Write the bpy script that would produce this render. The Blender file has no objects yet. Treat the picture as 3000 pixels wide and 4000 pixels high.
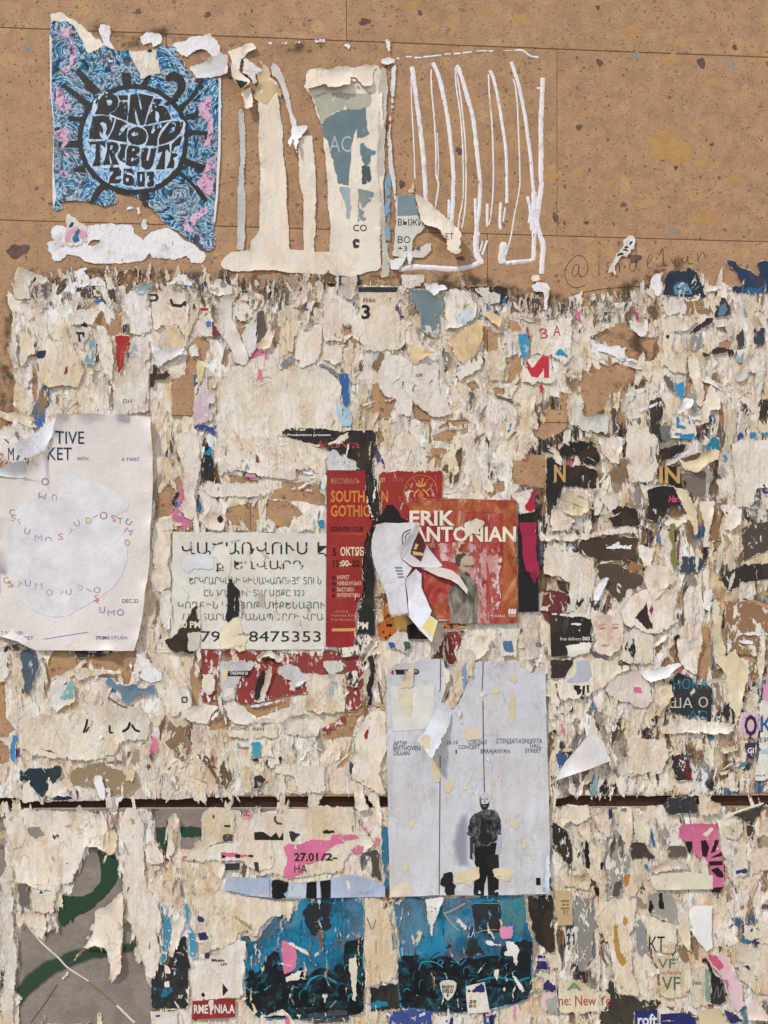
import bpy, math, random, time
import numpy as np
from mathutils import Vector, geometry, kdtree

T0 = time.time()
S = bpy.context.scene
COL = S.collection
random.seed(7); RNG = np.random.default_rng(11)
R = math.radians

# ------------------------------------------------------------------ camera
YAW = R(2.4); FPX = 3000.0; HORIZON = 2950.0; DIST = 1.42; EYE = 1.45
cd = bpy.data.cameras.new('camera'); cam = bpy.data.objects.new('camera', cd); COL.objects.link(cam)
cam.location = (0, -DIST, EYE); cam.rotation_euler = (R(90), 0, -YAW)
cd.sensor_fit = 'AUTO'; cd.sensor_width = 36; cd.lens = 36*FPX/4000; cd.shift_y = (HORIZON-2000)/4000
cd.clip_start = .02; cd.clip_end = 500
S.camera = cam
# ------------------------------------------------------------------ sky, sun, exposure
SUN_EL, SUN_AZ = 48, -59          # azimuth measured from the wall's outward normal, negative = from the left
w = bpy.data.worlds.new('World'); S.world = w; w.use_nodes = True
nt = w.node_tree; bg = nt.nodes['Background']
sk = nt.nodes.new('ShaderNodeTexSky'); sk.sky_type = 'NISHITA'; sk.sun_disc = False
sk.sun_elevation = R(SUN_EL); sk.sun_rotation = R(180+SUN_AZ); sk.air_density = 1.0; sk.dust_density = 2.0; sk.ozone_density = 1
nt.links.new(sk.outputs[0], bg.inputs[0]); bg.inputs[1].default_value = 0.115
sd = bpy.data.lights.new('sun', 'SUN'); sun = bpy.data.objects.new('sun', sd); COL.objects.link(sun)
sd.energy = 3.0; sd.angle = R(5); sd.color = (1, .965, .92)
ds = Vector((math.sin(R(SUN_AZ))*math.cos(R(SUN_EL)), -math.cos(R(SUN_AZ))*math.cos(R(SUN_EL)), math.sin(R(SUN_EL))))
sun.rotation_euler = ds.to_track_quat('Z', 'Y').to_euler(); sun.location = ds*6
vs = S.view_settings; vs.view_transform = 'Standard'; vs.look = 'None'; vs.exposure = 0.36; vs.gamma = 1
S.render.engine = 'CYCLES'; S.cycles.max_bounces = 6; S.cycles.transparent_max_bounces = 12

# ------------------------------------------------------------------ wall coordinates: u,v count the wall in half-millimetre steps, h stands off it (mm)
CS, SN = math.cos(YAW), math.sin(YAW)
def W(u, v, h=0):
    u = np.asarray(u, float); v = np.asarray(v, float)
    dx = SN*FPX + CS*(u-1500); dy = CS*FPX - SN*(u-1500); dz = HORIZON - v
    t = DIST/dy
    return np.stack([dx*t, -np.asarray(h, float)*.001 + 0*u, EYE + dz*t], -1)

def lin(c):
    c = c/255.0
    return c/12.92 if c <= .04045 else ((c+.055)/1.055)**2.4
def hexl(s): return tuple(lin(int(s[i:i+2], 16)) for i in (0, 2, 4))

# ------------------------------------------------------------------ numpy value noise
def vn(x, y, seed=0):
    xi = np.floor(x).astype(np.int64); yi = np.floor(y).astype(np.int64)
    xf = x-xi; yf = y-yi
    def hsh(a, b):
        n = (a*374761393 + b*668265263 + seed*974711) & 0x7fffffff
        n = ((n ^ (n >> 13))*1274126177) & 0x7fffffff
        return ((n ^ (n >> 16)) & 0xffff)/65535.0
    u = xf*xf*(3-2*xf); v = yf*yf*(3-2*yf)
    a = hsh(xi, yi); b = hsh(xi+1, yi); c = hsh(xi, yi+1); d = hsh(xi+1, yi+1)
    return (a+(b-a)*u)+((c+(d-c)*u)-(a+(b-a)*u))*v
def fbm(x, y, seed=0, o=3):
    s = 0; a = 1; t = 0
    for i in range(o):
        s = s+a*vn(x*2**i, y*2**i, seed+i*17); t += a; a *= .5
    return s/t - .5

# ------------------------------------------------------------------ material helpers
class NB:
    def __init__(s, name):
        s.m = bpy.data.materials.new(name); s.m.use_nodes = True
        s.t = s.m.node_tree; s.n = s.t.nodes; s.b = s.n['Principled BSDF']; s.out = s.n['Material Output']
        s.b.inputs['Roughness'].default_value = .8; s.b.inputs['Specular IOR Level'].default_value = .2
    def nd(s, ty, **k):
        n = s.n.new('ShaderNode'+ty)
        for a, v in k.items(): setattr(n, a, v)
        return n
    def put(s, sock, v):
        if hasattr(v, 'is_output') or isinstance(v, bpy.types.NodeSocket): s.t.links.new(v, sock)
        elif isinstance(v, (tuple, list)):
            d = sock.default_value
            sock.default_value = tuple(v)+((1,) if len(v) == 3 and len(d) == 4 else ())
        else: sock.default_value = v
    def math(s, op, a, b=0, clamp=False):
        n = s.nd('Math', operation=op, use_clamp=clamp); s.put(n.inputs[0], a); s.put(n.inputs[1], b); return n.outputs[0]
    def mix(s, f, a, b, mode='MIX'):
        n = s.nd('Mix', data_type='RGBA', blend_type=mode); s.put(n.inputs[0], f); s.put(n.inputs[6], a); s.put(n.inputs[7], b); return n.outputs[2]
    def step(s, v, lo, hi):
        n = s.nd('MapRange', interpolation_type='SMOOTHSTEP'); s.put(n.inputs[0], v); s.put(n.inputs[1], lo); s.put(n.inputs[2], hi); return n.outputs[0]
    def rng(s, v, a, b, c, d):
        n = s.nd('MapRange'); s.put(n.inputs[0], v)
        for i, q in enumerate((a, b, c, d)): s.put(n.inputs[i+1], q)
        return n.outputs[0]
    def pos(s, scale=(1, 1, 1), rnd=True):
        g = s.nd('NewGeometry').outputs['Position']
        if rnd:
            r = s.math('MULTIPLY', s.nd('ObjectInfo').outputs['Random'], 37.0)
            cx = s.nd('CombineXYZ'); s.put(cx.inputs[1], r); s.put(cx.inputs[0], r)
            ad = s.nd('VectorMath', operation='ADD'); s.put(ad.inputs[0], g); s.put(ad.inputs[1], cx.outputs[0]); g = ad.outputs[0]
        mu = s.nd('VectorMath', operation='MULTIPLY'); s.put(mu.inputs[0], g); mu.inputs[1].default_value = scale
        return mu.outputs[0]
    def noise(s, vec, sc, det=4, rough=.55, dist=0):
        n = s.nd('TexNoise'); s.put(n.inputs['Vector'], vec); s.put(n.inputs['Scale'], sc); n.inputs['Detail'].default_value = det
        n.inputs['Roughness'].default_value = rough; n.inputs['Distortion'].default_value = dist; return n.outputs[0]
    def voro(s, vec, sc, feat='F1', rnd=1):
        n = s.nd('TexVoronoi', feature=feat); s.put(n.inputs['Vector'], vec); s.put(n.inputs['Scale'], sc); n.inputs['Randomness'].default_value = rnd; return n
    def ramp(s, f, stops, interp='LINEAR'):
        n = s.nd('ValToRGB'); s.put(n.inputs[0], f); e = n.color_ramp; e.interpolation = interp
        while len(e.elements) < len(stops): e.elements.new(.5)
        for i, (p, c) in enumerate(stops): e.elements[i].position = p; e.elements[i].color = tuple(c)+(1,)
        return n.outputs[0]
    def bump(s, h, dist, strength=1, nrm=None):
        n = s.nd('Bump'); s.put(n.inputs['Height'], h); n.inputs['Distance'].default_value = dist; n.inputs['Strength'].default_value = strength
        if nrm is not None: s.put(n.inputs['Normal'], nrm)
        return n.outputs[0]
    def attr(s, name): return s.nd('Attribute', attribute_name=name).outputs
    def done(s, color, nrm=None, alpha=None, rough=None):
        s.put(s.b.inputs['Base Color'], color)
        if nrm is not None: s.put(s.b.inputs['Normal'], nrm)
        if alpha is not None: s.put(s.b.inputs['Alpha'], alpha)
        if rough is not None: s.put(s.b.inputs['Roughness'], rough)
        return s.m

CREAM = hexl('EBDFCE'); TAN = hexl('B98548'); DIRT = hexl('6A5A48')
def paper_bump(b, amt=1.0, extra=None):
    p = b.pos((1, 1, .6))
    n1 = b.noise(p, 55, 6, .6, .8)
    ridge = b.math('ABSOLUTE', b.math('SUBTRACT', b.noise(p, 28, 3, .5, 1.2), .5))
    r2 = b.step(ridge, 0, .05)
    h = b.math('ADD', b.math('MULTIPLY', n1, .9), b.math('MULTIPLY', r2, .12))
    fib = b.noise(b.pos((1, 1, .3)), 420, 2)
    h = b.math('ADD', h, b.math('MULTIPLY', fib, .06))
    if extra is not None: h = b.math('ADD', h, extra)
    return b.bump(h, .0018*amt, .9)
def stains(b, col, amount):
    p = b.pos((1, 1, .75))
    n = b.noise(p, 17, 6, .6, .6)
    m = b.step(n, .51, .64)
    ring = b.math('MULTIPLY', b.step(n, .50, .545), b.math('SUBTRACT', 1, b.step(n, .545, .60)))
    st = b.noise(b.pos((1, 1, .12)), 95, 4, .6)
    m2 = b.math('MULTIPLY', b.step(st, .56, .74), .7)
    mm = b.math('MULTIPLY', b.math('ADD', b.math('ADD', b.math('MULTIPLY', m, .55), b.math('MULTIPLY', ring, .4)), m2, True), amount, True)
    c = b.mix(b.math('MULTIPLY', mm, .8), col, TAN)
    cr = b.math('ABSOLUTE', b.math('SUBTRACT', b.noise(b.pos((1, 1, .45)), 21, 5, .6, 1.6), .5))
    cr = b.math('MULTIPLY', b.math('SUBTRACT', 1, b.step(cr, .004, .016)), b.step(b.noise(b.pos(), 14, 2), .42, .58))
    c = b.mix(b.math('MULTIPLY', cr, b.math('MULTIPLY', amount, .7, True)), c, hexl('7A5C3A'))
    g = b.step(b.noise(b.pos(), 6, 5, .65), .50, .75)
    sp = b.step(b.noise(b.pos(), 190, 3, .6), .6, .74)
    gm = b.math('MULTIPLY', b.math('ADD', b.math('MULTIPLY', g, .42), b.math('MULTIPLY', b.math('MULTIPLY', sp, g), .6)), b.math('ADD', b.math('MULTIPLY', amount, .8), .1), True)
    return b.mix(gm, c, DIRT)
def peelmask(b, peel):
    p = b.pos((1, 1, .55))
    n = b.noise(p, 75, 7, .66, .5)
    thr = b.math('ADD', b.math('MULTIPLY', peel, .62), .24)
    lo = b.math('SUBTRACT', thr, .02); hi = b.math('ADD', thr, .02)
    m = b.nd('MapRange', interpolation_type='SMOOTHSTEP'); b.put(m.inputs[0], n); b.put(m.inputs[1], lo); b.put(m.inputs[2], hi)
    b.put(m.inputs[3], 1.0); b.put(m.inputs[4], 0.0)
    on = b.math('GREATER_THAN', peel, .005)
    return b.math('MULTIPLY', m.outputs[0], on)
def tornmask(b):
    ed = b.attr('ed')[2]
    n = b.math('ADD', b.math('MULTIPLY', b.noise(b.pos((1, 1, .7)), 130, 4, .6), .6), b.math('MULTIPLY', b.noise(b.pos((1, 1, .7)), 26, 3), .6))
    wd = b.math('MULTIPLY', b.math('SUBTRACT', n, .52), 9.0)
    return b.step(b.math('SUBTRACT', ed, wd), 0.35, -0.2)

def layers(b, under, cov, rnd=True, tint=None):
    """torn layers of paper one over another: returns colour and relief"""
    n1 = b.noise(b.pos((1, 1, .3), rnd), 27, 9, .68, .9)
    thr = b.math('SUBTRACT', .70, b.math('MULTIPLY', cov, .42))
    lo = b.math('SUBTRACT', thr, .01); hi = b.math('ADD', thr, .01)
    m1 = b.step(n1, lo, hi)
    rim = b.math('MULTIPLY', m1, b.math('SUBTRACT', 1, b.step(n1, hi, b.math('ADD', thr, .045))))
    n2 = b.noise(b.pos((1, 1, .28), rnd), 42, 9, .68, 1.1)
    m2 = b.math('MULTIPLY', m1, b.step(n2, .515, .53))
    rim2 = b.math('MULTIPLY', m2, b.math('SUBTRACT', 1, b.step(n2, .53, .555)))
    n3 = b.noise(b.pos((1, 1, .35), rnd), 115, 6, .66, .5)
    m3 = b.step(n3, .60, .615)
    tone = b.noise(b.pos((1, 1, .6), rnd), 13, 6, .6, .4)
    a1 = b.ramp(tone, [(.32, hexl('C9A270')), (.42, hexl('E2CDAA')), (.52, hexl('EDE0CC')), (.68, hexl('DED4CA'))])
    a2 = b.ramp(tone, [(.36, hexl('EBDBC0')), (.47, hexl('F2E9DA')), (.6, hexl('F5F2EE'))])
    if tint is not None:
        a1 = b.mix(.62, a1, tint); a2 = b.mix(.62, a2, tint)
    c = b.mix(m1, under, a1)
    c = b.mix(b.math('MULTIPLY', rim, .55), c, hexl('F0EADF'))
    c = b.mix(m2, c, a2)
    c = b.mix(b.math('MULTIPLY', rim2, .5), c, hexl('F2EDE4'))
    c = b.mix(b.math('MULTIPLY', m3, .55), c, hexl('EDE6DA'))
    sm = b.noise(b.pos((1, 1, .07), rnd), 130, 5, .6)
    c = b.mix(b.math('MULTIPLY', b.step(sm, .52, .66), .2), c, hexl('C4A076'))
    c = b.mix(b.math('MULTIPLY', b.step(sm, .46, .34), .25), c, hexl('F2EEE6'))
    h = b.math('ADD', b.math('ADD', b.math('MULTIPLY', m1, .55), b.math('MULTIPLY', m2, .4)), b.math('MULTIPLY', m3, .25))
    return c, h
def feather(b, rag=0.0):
    ed = b.attr('ed')[2]
    n = b.math('MULTIPLY', b.math('SUBTRACT', b.noise(b.pos((1, 1, .6)), 300, 4, .7), .42), 5.5)
    if not isinstance(rag, float) or rag:
        r = b.math('MULTIPLY', b.math('SUBTRACT', b.noise(b.pos((1, 1, .26)), 70, 7, .68, .5), .48), rag)
        n = b.math('MAXIMUM', n, r)
    return b.step(b.math('SUBTRACT', ed, n), -.02, .1)
def mat_paper(special=None, name='torn_paper', worn=False):
    b = NB(name); oi = b.nd('ObjectInfo')
    peel = oi.outputs['Alpha']; stain = b.math('MULTIPLY', oi.outputs['Object Index'], .01)
    base = special(b) if special else oi.outputs['Color']
    big = b.rng(b.noise(b.pos(), 9, 3), .3, .7, .9, 1.06)
    vv = b.nd('HueSaturation'); b.put(vv.inputs['Value'], big); b.put(vv.inputs['Color'], base); base = vv.outputs[0]
    ex = None
    if worn:
        un = b.ramp(b.noise(b.pos(), 15, 4, .6), [(.36, hexl('3A332E')), (.45, hexl('8A7458')), (.52, hexl('A8977E')), (.6, hexl('C9B48C')), (.7, hexl('7C8488'))])
        cov = b.math('SUBTRACT', 1.02, b.math('MULTIPLY', stain, .26))
        base, ex = layers(b, un, cov, True, base)
    pm = peelmask(b, peel)
    core = b.mix(b.noise(b.pos(), 40, 4), hexl('DCD0BC'), hexl('EDE6D8'))
    c = b.mix(pm, base, core)
    c = b.mix(tornmask(b), c, core)
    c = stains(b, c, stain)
    bk = b.nd('NewGeometry').outputs['Backfacing']
    c = b.mix(bk, c, CREAM)
    hx = b.math('MULTIPLY', pm, -.18)
    if ex is not None: hx = b.math('ADD', hx, b.math('MULTIPLY', ex, .5))
    nrm = paper_bump(b, 1.05 if worn else .65, hx)
    lum = b.nd('RGBToBW'); b.put(lum.inputs[0], oi.outputs['Color'])
    rag = 34.0 if worn else (0.0 if special else b.math('MULTIPLY', b.step(lum.outputs[0], .4, .2), 36.0))
    return b.done(c, nrm, feather(b, rag), rough=.72)
def mat_print(special=None, name='printed_ink', edge=0.0):
    b = NB(name); oi = b.nd('ObjectInfo')
    peel = oi.outputs['Alpha']
    base = special(b) if special else oi.outputs['Color']
    big = b.rng(b.noise(b.pos(), 30, 4), .3, .7, .88, 1.1)
    vv = b.nd('HueSaturation'); b.put(vv.inputs['Value'], big); b.put(vv.inputs['Color'], base); base = vv.outputs[0]
    a = b.math('MULTIPLY', b.math('SUBTRACT', 1, peelmask(b, peel)), feather(b, 14.0))
    return b.done(base, paper_bump(b, .6), a, .65)

def sp_psy(b):
    p = b.pos((1, 1, 1), False)
    d = b.noise(p, 12, 3, .5, 2.5)
    n = b.noise(p, 21, 4, .6, 5.0)
    c = b.ramp(n, [(.30, hexl('0E1522')), (.39, hexl('14304A')), (.45, hexl('1F6A92')), (.49, hexl('3A98BE')), (.525, hexl('DCE6E8')), (.56, hexl('2A82A8')), (.62, hexl('122236')), (.7, hexl('2A7A9C')), (.78, hexl('E2E6E6'))])
    g = b.ramp(b.noise(p, 24, 4, .6, 3.5), [(.32, hexl('141C22')), (.42, hexl('2E5A66')), (.49, hexl('4A2A40')), (.55, hexl('D0A4BC')), (.61, hexl('E0CCD4')), (.67, hexl('1F3644')), (.76, hexl('C9B8A0'))])
    return b.mix(b.step(d, .62, .68), c, g)
def sp_psytwo(b):
    n = b.noise(b.pos((1, 1, .8), False), 34, 5, .6, 3.5)
    return b.ramp(n, [(.32, hexl('1F4468')), (.42, hexl('3A84BC')), (.5, hexl('6FA8CC')), (.56, hexl('D8E2E8')), (.64, hexl('4A90C0')), (.74, hexl('E2E6E8'))])
def sp_pnk(b):
    v = b.voro(b.pos((1, 1, 1), False), 130)
    m = b.step(v.outputs['Distance'], .25, .2)
    c = b.ramp(b.noise(b.pos((1, 1, 1), False), 60, 4, .6, 2), [(.35, hexl('7A5A7A')), (.45, hexl('D8A2BC')), (.6, hexl('E2BCCC')), (.7, hexl('A9B4C8'))])
    return b.mix(b.math('MULTIPLY', m, .7), c, hexl('A83250'))
def sp_erik(b):
    p = b.pos((1, 1, .5), False)
    c = b.ramp(b.noise(p, 22, 8, .7, 1.2), [(.32, hexl('7A2022')), (.43, hexl('9C2E32')), (.52, hexl('B0463E')), (.6, hexl('B86A58')), (.7, hexl('DCC0B6'))])
    sc = b.step(b.noise(b.pos((1, 1, .2), False), 90, 6, .7), .56, .66)
    return b.mix(b.math('MULTIPLY', sc, .4), c, hexl('DCC0B8'))
def sp_rust(b):
    p = b.pos((1, 1, .6), False)
    return b.ramp(b.noise(p, 26, 8, .68, 1.6), [(.3, hexl('7C3220')), (.44, hexl('A04E2C')), (.55, hexl('B4683C')), (.66, hexl('C48C68')), (.78, hexl('DCC4B0'))])
def sp_wash(b):
    p = b.pos((1, 1, .35), False)
    return b.ramp(b.noise(p, 30, 8, .7, .8), [(.34, hexl('B06460')), (.48, hexl('C89490')), (.6, hexl('DCC0BA')), (.72, hexl('E4D8D2'))])
def sp_leo(b):
    v = b.voro(b.pos((1, 1, 1), False), 120)
    m = b.step(v.outputs['Distance'], .42, .36)
    return b.mix(m, hexl('C0682E'), hexl('1F1816'))
def sp_grey(b):
    p = b.pos((1, 1, .06), False)
    c = b.ramp(b.noise(p, 60, 4, .55), [(.3, hexl('C6C2C0')), (.5, hexl('D2D0D0')), (.62, hexl('DADADC')), (.75, hexl('D2C8BE'))])
    big = b.noise(b.pos((1, 1, .4), False), 4, 3)
    return b.mix(b.step(big, .4, .62), c, hexl('D0D1D5'))
def sp_teal(b):
    p = b.pos((1, 1, 1), False)
    c = b.ramp(b.noise(p, 9, 6, .6, .8), [(.3, hexl('123848')), (.42, hexl('1A5E7A')), (.54, hexl('1F82A6')), (.66, hexl('2F8CA8')), (.78, hexl('3A6A6E'))])
    sc = b.step(b.noise(b.pos((2.4, 1, .7), False), 55, 7, .72, 1), .54, .62)
    c = b.mix(b.math('MULTIPLY', sc, .65), c, hexl('12262E'))
    return b.mix(b.math('MULTIPLY', b.step(b.noise(p, 120, 6, .7), .62, .68), .55), c, hexl('5FB0C4'))
def sp_crowd(b):
    p = b.pos((1, 1, 1), False)
    v = b.voro(p, 26, 'SMOOTH_F1'); head = b.step(v.outputs['Distance'], .5, .32)
    n = b.noise(p, 44, 7, .7, 1.5)
    c = b.ramp(n, [(.36, hexl('14181A')), (.5, hexl('22292C')), (.58, hexl('1C4854')), (.66, hexl('2A7E94')), (.74, hexl('7A8E90'))])
    return b.mix(b.math('MULTIPLY', head, .8), c, hexl('181B1C'))
def sp_shirt(b):
    return b.ramp(b.noise(b.pos((1, 1, .7), False), 60, 6, .65, 2), [(.34, hexl('1E1C1C')), (.47, hexl('3C3A3A')), (.58, hexl('605E5C')), (.72, hexl('8E8C88'))])
def sp_coat(b):
    return b.ramp(b.noise(b.pos((1, 1, .5), False), 45, 6, .65, 1), [(.34, hexl('565246')), (.48, hexl('7E7868')), (.6, hexl('979082')), (.72, hexl('C2BCB0'))])
def sp_face(b):
    return b.ramp(b.noise(b.pos(), 30, 4, .6), [(.35, hexl('C89A8A')), (.5, hexl('E0CBB8')), (.65, hexl('E6DCC8'))])
def mat_soft(name, col, lo, hi, nz):
    b = NB(name); ed = b.attr('ed')[2]
    n = b.noise(b.pos((1, 1, 1), False), nz, 6, .65)
    f = b.step(ed, 0, hi)
    a = b.math('MULTIPLY', b.math('MULTIPLY', f, b.step(n, lo, lo+.25)), .72)
    if name.startswith('spray'): a = f if name == 'spray_green' else b.math('MULTIPLY', f, .8)
    return b.done(col, None, a, .8)

MAT = {'paper': mat_paper(), 'worn': mat_paper(None, 'worn_paper', True), 'print': mat_print()}
for k, f in (('psy', sp_psy), ('psytwo', sp_psytwo), ('pnk', sp_pnk), ('erik', sp_erik), ('rust', sp_rust), ('wash', sp_wash), ('leo', sp_leo), ('grey', sp_grey), ('teal', sp_teal), ('crowd', sp_crowd), ('face', sp_face), ('shirt', sp_shirt), ('coat', sp_coat)):
    MAT['paper_'+k] = mat_paper(f, 'printed_paper_'+k); MAT['print_'+k] = mat_print(f, 'printed_ink_'+k)
MAT['grime'] = mat_soft('mould_grime', hexl('4A4036'), .40, 16, 38)
MAT['spray'] = mat_soft('spray_green', hexl('2C4634'), 0, .9, 10)
def mat_softink():
    b = NB('soft_ink'); ed = b.attr('ed')[2]
    return b.done(b.nd('ObjectInfo').outputs['Color'], None, b.math('MULTIPLY', b.step(ed, -2, 16), .85), .7)
MAT['soft'] = mat_softink()
MAT['sprayf'] = mat_soft('spray_green_thin', hexl('334C3A'), 0, 8, 10)

def mat_glue():
    b = NB('dried_glue')
    n = b.noise(b.pos((1, 1, .5)), 150, 6, .65)
    t = b.noise(b.pos(), 40, 6, .65)
    c = b.ramp(t, [(.3, hexl('BCAE9C')), (.38, hexl('DED6D0')), (.5, hexl('EEEAEA')), (.7, hexl('E8E0DA'))])
    c = b.mix(b.math('MULTIPLY', b.step(b.noise(b.pos(), 260, 4, .7), .58, .7), .35), c, hexl('8A7460'))
    a = b.step(b.noise(b.pos((1, 1, .45)), 85, 7, .68, .6), .33, .36)
    a = b.math('MULTIPLY', a, feather(b))
    return b.done(c, b.bump(n, .0016), a, .7)
MAT['glue'] = mat_glue()

def mat_crust():
    b = NB('torn_paper_crust')
    un = b.attr('col')[0]; cov = b.attr('cov')[2]
    c, h = layers(b, un, cov, False)
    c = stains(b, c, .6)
    return b.done(c, paper_bump(b, 1.2, b.math('MULTIPLY', h, .9)), None, .8)
MAT['crust'] = mat_crust()
def mat_shred():
    b = NB('torn_paper_shreds')
    base = b.attr('col')[0]
    un = b.ramp(b.noise(b.pos(), 18, 4, .6), [(.38, hexl('4A4038')), (.47, hexl('98805E')), (.55, hexl('B8A68A')), (.66, hexl('8A8A88'))])
    c, h = layers(b, un, .93, False, base)
    lum = b.nd('RGBToBW'); b.put(lum.inputs[0], base)
    c = b.mix(b.step(lum.outputs[0], .42, .3), c, base)
    core = b.mix(b.noise(b.pos(), 40, 4), hexl('DACDB6'), hexl('EBE3D3'))
    c = b.mix(b.step(b.attr('ed')[2], .9, .2), c, core)
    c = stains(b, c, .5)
    return b.done(c, paper_bump(b, 1.1, b.math('MULTIPLY', h, .3)), feather(b), .78)
MAT['shred'] = mat_shred()

def hst(s):
    r, g, b = hexl(s); return (min(r*1.16, .95), min(g*1.22, .95), min(b*1.40, .95))
def mat_tuff():
    b = NB('tuff_stone')
    p0 = b.pos((1, 1, 1), True)
    tn = b.nd('TexNoise'); b.put(tn.inputs['Vector'], p0); tn.inputs['Scale'].default_value = 110; tn.inputs['Detail'].default_value = 3
    sv = b.nd('VectorMath', operation='SUBTRACT'); b.put(sv.inputs[0], tn.outputs[1]); sv.inputs[1].default_value = (.5, .5, .5)
    ws = b.nd('VectorMath', operation='SCALE'); b.put(ws.inputs[0], sv.outputs[0]); ws.inputs[3].default_value = .012
    wv = b.nd('VectorMath', operation='ADD'); b.put(wv.inputs[0], p0); b.put(wv.inputs[1], ws.outputs[0]); p = wv.outputs[0]
    fine = b.noise(p0, 330, 4, .7); mid = b.noise(p0, 34, 6, .62); big = b.noise(p0, 4.5, 4)
    c = b.ramp(mid, [(.3, hst('9A7452')), (.47, hst('A67E58')), (.56, hst('AC845C')), (.72, hst('B58C62'))])
    c = b.mix(b.math('MULTIPLY', b.step(big, .45, .7), .3), c, hst('9E7854'))
    c = b.mix(b.math('MULTIPLY', b.step(fine, .48, .75), .3), c, hst('BC966E'))
    c = b.mix(b.math('MULTIPLY', b.step(fine, .48, .27), .4), c, hst('83603F'))
    for sc, lo, amt, s1, s2 in ((30, .55, .42, 'B98A4C', 'C09A62'), (66, .5, .5, 'B88E5A', 'A58664')):
        v = b.voro(p, sc); sp = b.nd('SeparateColor'); b.put(sp.inputs[0], v.outputs['Color'])
        m = b.step(b.math('SUBTRACT', v.outputs['Distance'], b.math('MULTIPLY', b.step(sp.outputs[0], lo, 1.0), .45)), .03, -.03)
        c = b.mix(b.math('MULTIPLY', m, amt), c, b.mix(sp.outputs[1], hst(s1), hst(s2)))
    vv = b.nd('HueSaturation'); b.put(vv.inputs['Value'], b.rng(b.nd('ObjectInfo').outputs['Random'], 0, 1, .95, 1.09)); b.put(vv.inputs['Color'], c); c = vv.outputs[0]
    pits = None
    for sc, lo, r in ((85, .8, .34), (150, .72, .34), (300, .7, .42)):
        v = b.voro(p, sc); sp = b.nd('SeparateColor'); b.put(sp.inputs[0], v.outputs['Color'])
        m = b.step(b.math('SUBTRACT', v.outputs['Distance'], b.math('MULTIPLY', b.step(sp.outputs[0], lo, 1.0), r)), .03, -.03)
        dc = b.ramp(sp.outputs[1], [(0, hst('462A20')), (.45, hst('5E3E30')), (.75, hst('7C6654')), (1, hst('8E7A66'))])
        c = b.mix(b.math('MULTIPLY', m, .62), c, dc)
        pits = m if pits is None else b.math('MAXIMUM', pits, m)
    h = b.math('ADD', b.math('MULTIPLY', pits, -.55), b.math('ADD', fine, b.math('MULTIPLY', mid, .6)))
    return b.done(c, b.bump(h, .0012, .8), None, .88)
MAT['tuff'] = mat_tuff()
def mat_plain(name, c1, c2, sc, bd=.0008, rough=.85, stretch=(1, 1, 1)):
    b = NB(name); n = b.noise(b.pos(stretch), sc, 6, .65); f = b.noise(b.pos(stretch), sc*9, 3)
    c = b.mix(b.step(n, .35, .65), c1, c2); c = b.mix(b.math('MULTIPLY', b.step(f, .4, .7), .35), c, tuple(x*.7 for x in c1))
    return b.done(c, b.bump(b.math('ADD', n, b.math('MULTIPLY', f, .5)), bd), None, rough)
MAT['plaster'] = mat_plain('grey_plaster', hexl('857A70'), hexl('978A7E'), 30, .0009)
MAT['wood'] = mat_plain('dark_wood', hexl('3A2419'), hexl('4C3022'), 14, .0012, .6, (.12, 1, 1))
MAT['mortar'] = mat_plain('mortar', hst('6A4E38'), hst('7A5C42'), 90)
MAT['pave'] = mat_plain('pavement', hexl('8A857C'), hexl('989288'), 8)
MAT['clast'] = mat_plain('tuff_clast', hst('A87C48'), hst('B28850'), 60, .0006)
MAT['clastd'] = mat_plain('tuff_dark_clast', hst('5C4438'), hst('6E5648'), 60, .0006)
MAT['clastg'] = mat_plain('tuff_grey_clast', hst('847A6C'), hst('948A7A'), 60, .0006)

# ------------------------------------------------------------------ mesh from wall-space points
def mk(name, u, v, h, faces, mat, parent=None, origin=None, attrs=None, smooth=True):
    P = W(u, v, h)
    if origin is None:
        o = P.mean(0); o[1] = 0
    else: o = np.array(origin, float)
    me = bpy.data.meshes.new(name)
    me.from_pydata((P-o).tolist(), [], faces)
    if attrs:
        for k, a in attrs.items():
            if k == 'col':
                at = me.attributes.new('col', 'FLOAT_COLOR', 'POINT'); at.data.foreach_set('color', np.asarray(a, np.float32).ravel())
            else:
                at = me.attributes.new(k, 'FLOAT', 'POINT'); at.data.foreach_set('value', np.asarray(a, np.float32))
    if smooth: me.shade_smooth()
    me.materials.append(MAT[mat] if isinstance(mat, str) else mat)
    ob = bpy.data.objects.new(name, me); COL.objects.link(ob)
    ob.location = o
    if parent is not None:
        ob.parent = parent[0]; ob.location = Vector(o-parent[1])
    return ob, o

def pip(x, y, poly):
    x = np.asarray(x); y = np.asarray(y); ins = np.zeros(x.shape, bool)
    n = len(poly); j = n-1
    for i in range(n):
        xi, yi = poly[i]; xj, yj = poly[j]
        if yi != yj:
            c = ((yi > y) != (yj > y)) & (x < (xj-xi)*(y-yi)/(yj-yi)+xi)
            ins ^= c
        j = i
    return ins
def segdist(px, py, segs):
    # segs (n,4); distance of every point to the nearest segment
    if len(segs) == 0: return np.full(len(px), 1e3)
    best = np.full(len(px), 1e9)
    P = np.stack([px, py], -1)
    for k in range(0, len(segs), 400):
        s = segs[k:k+400]
        a = s[:, :2]; d = s[:, 2:]-a; L = (d**2).sum(1)+1e-9
        for q in range(0, len(P), 4000):
            t = (((P[q:q+4000, None]-a)*d).sum(-1)/L).clip(0, 1)
            dd = ((P[q:q+4000, None]-(a+t[..., None]*d))**2).sum(-1).min(1)
            best[q:q+4000] = np.minimum(best[q:q+4000], dd)
    return np.sqrt(best)

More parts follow.
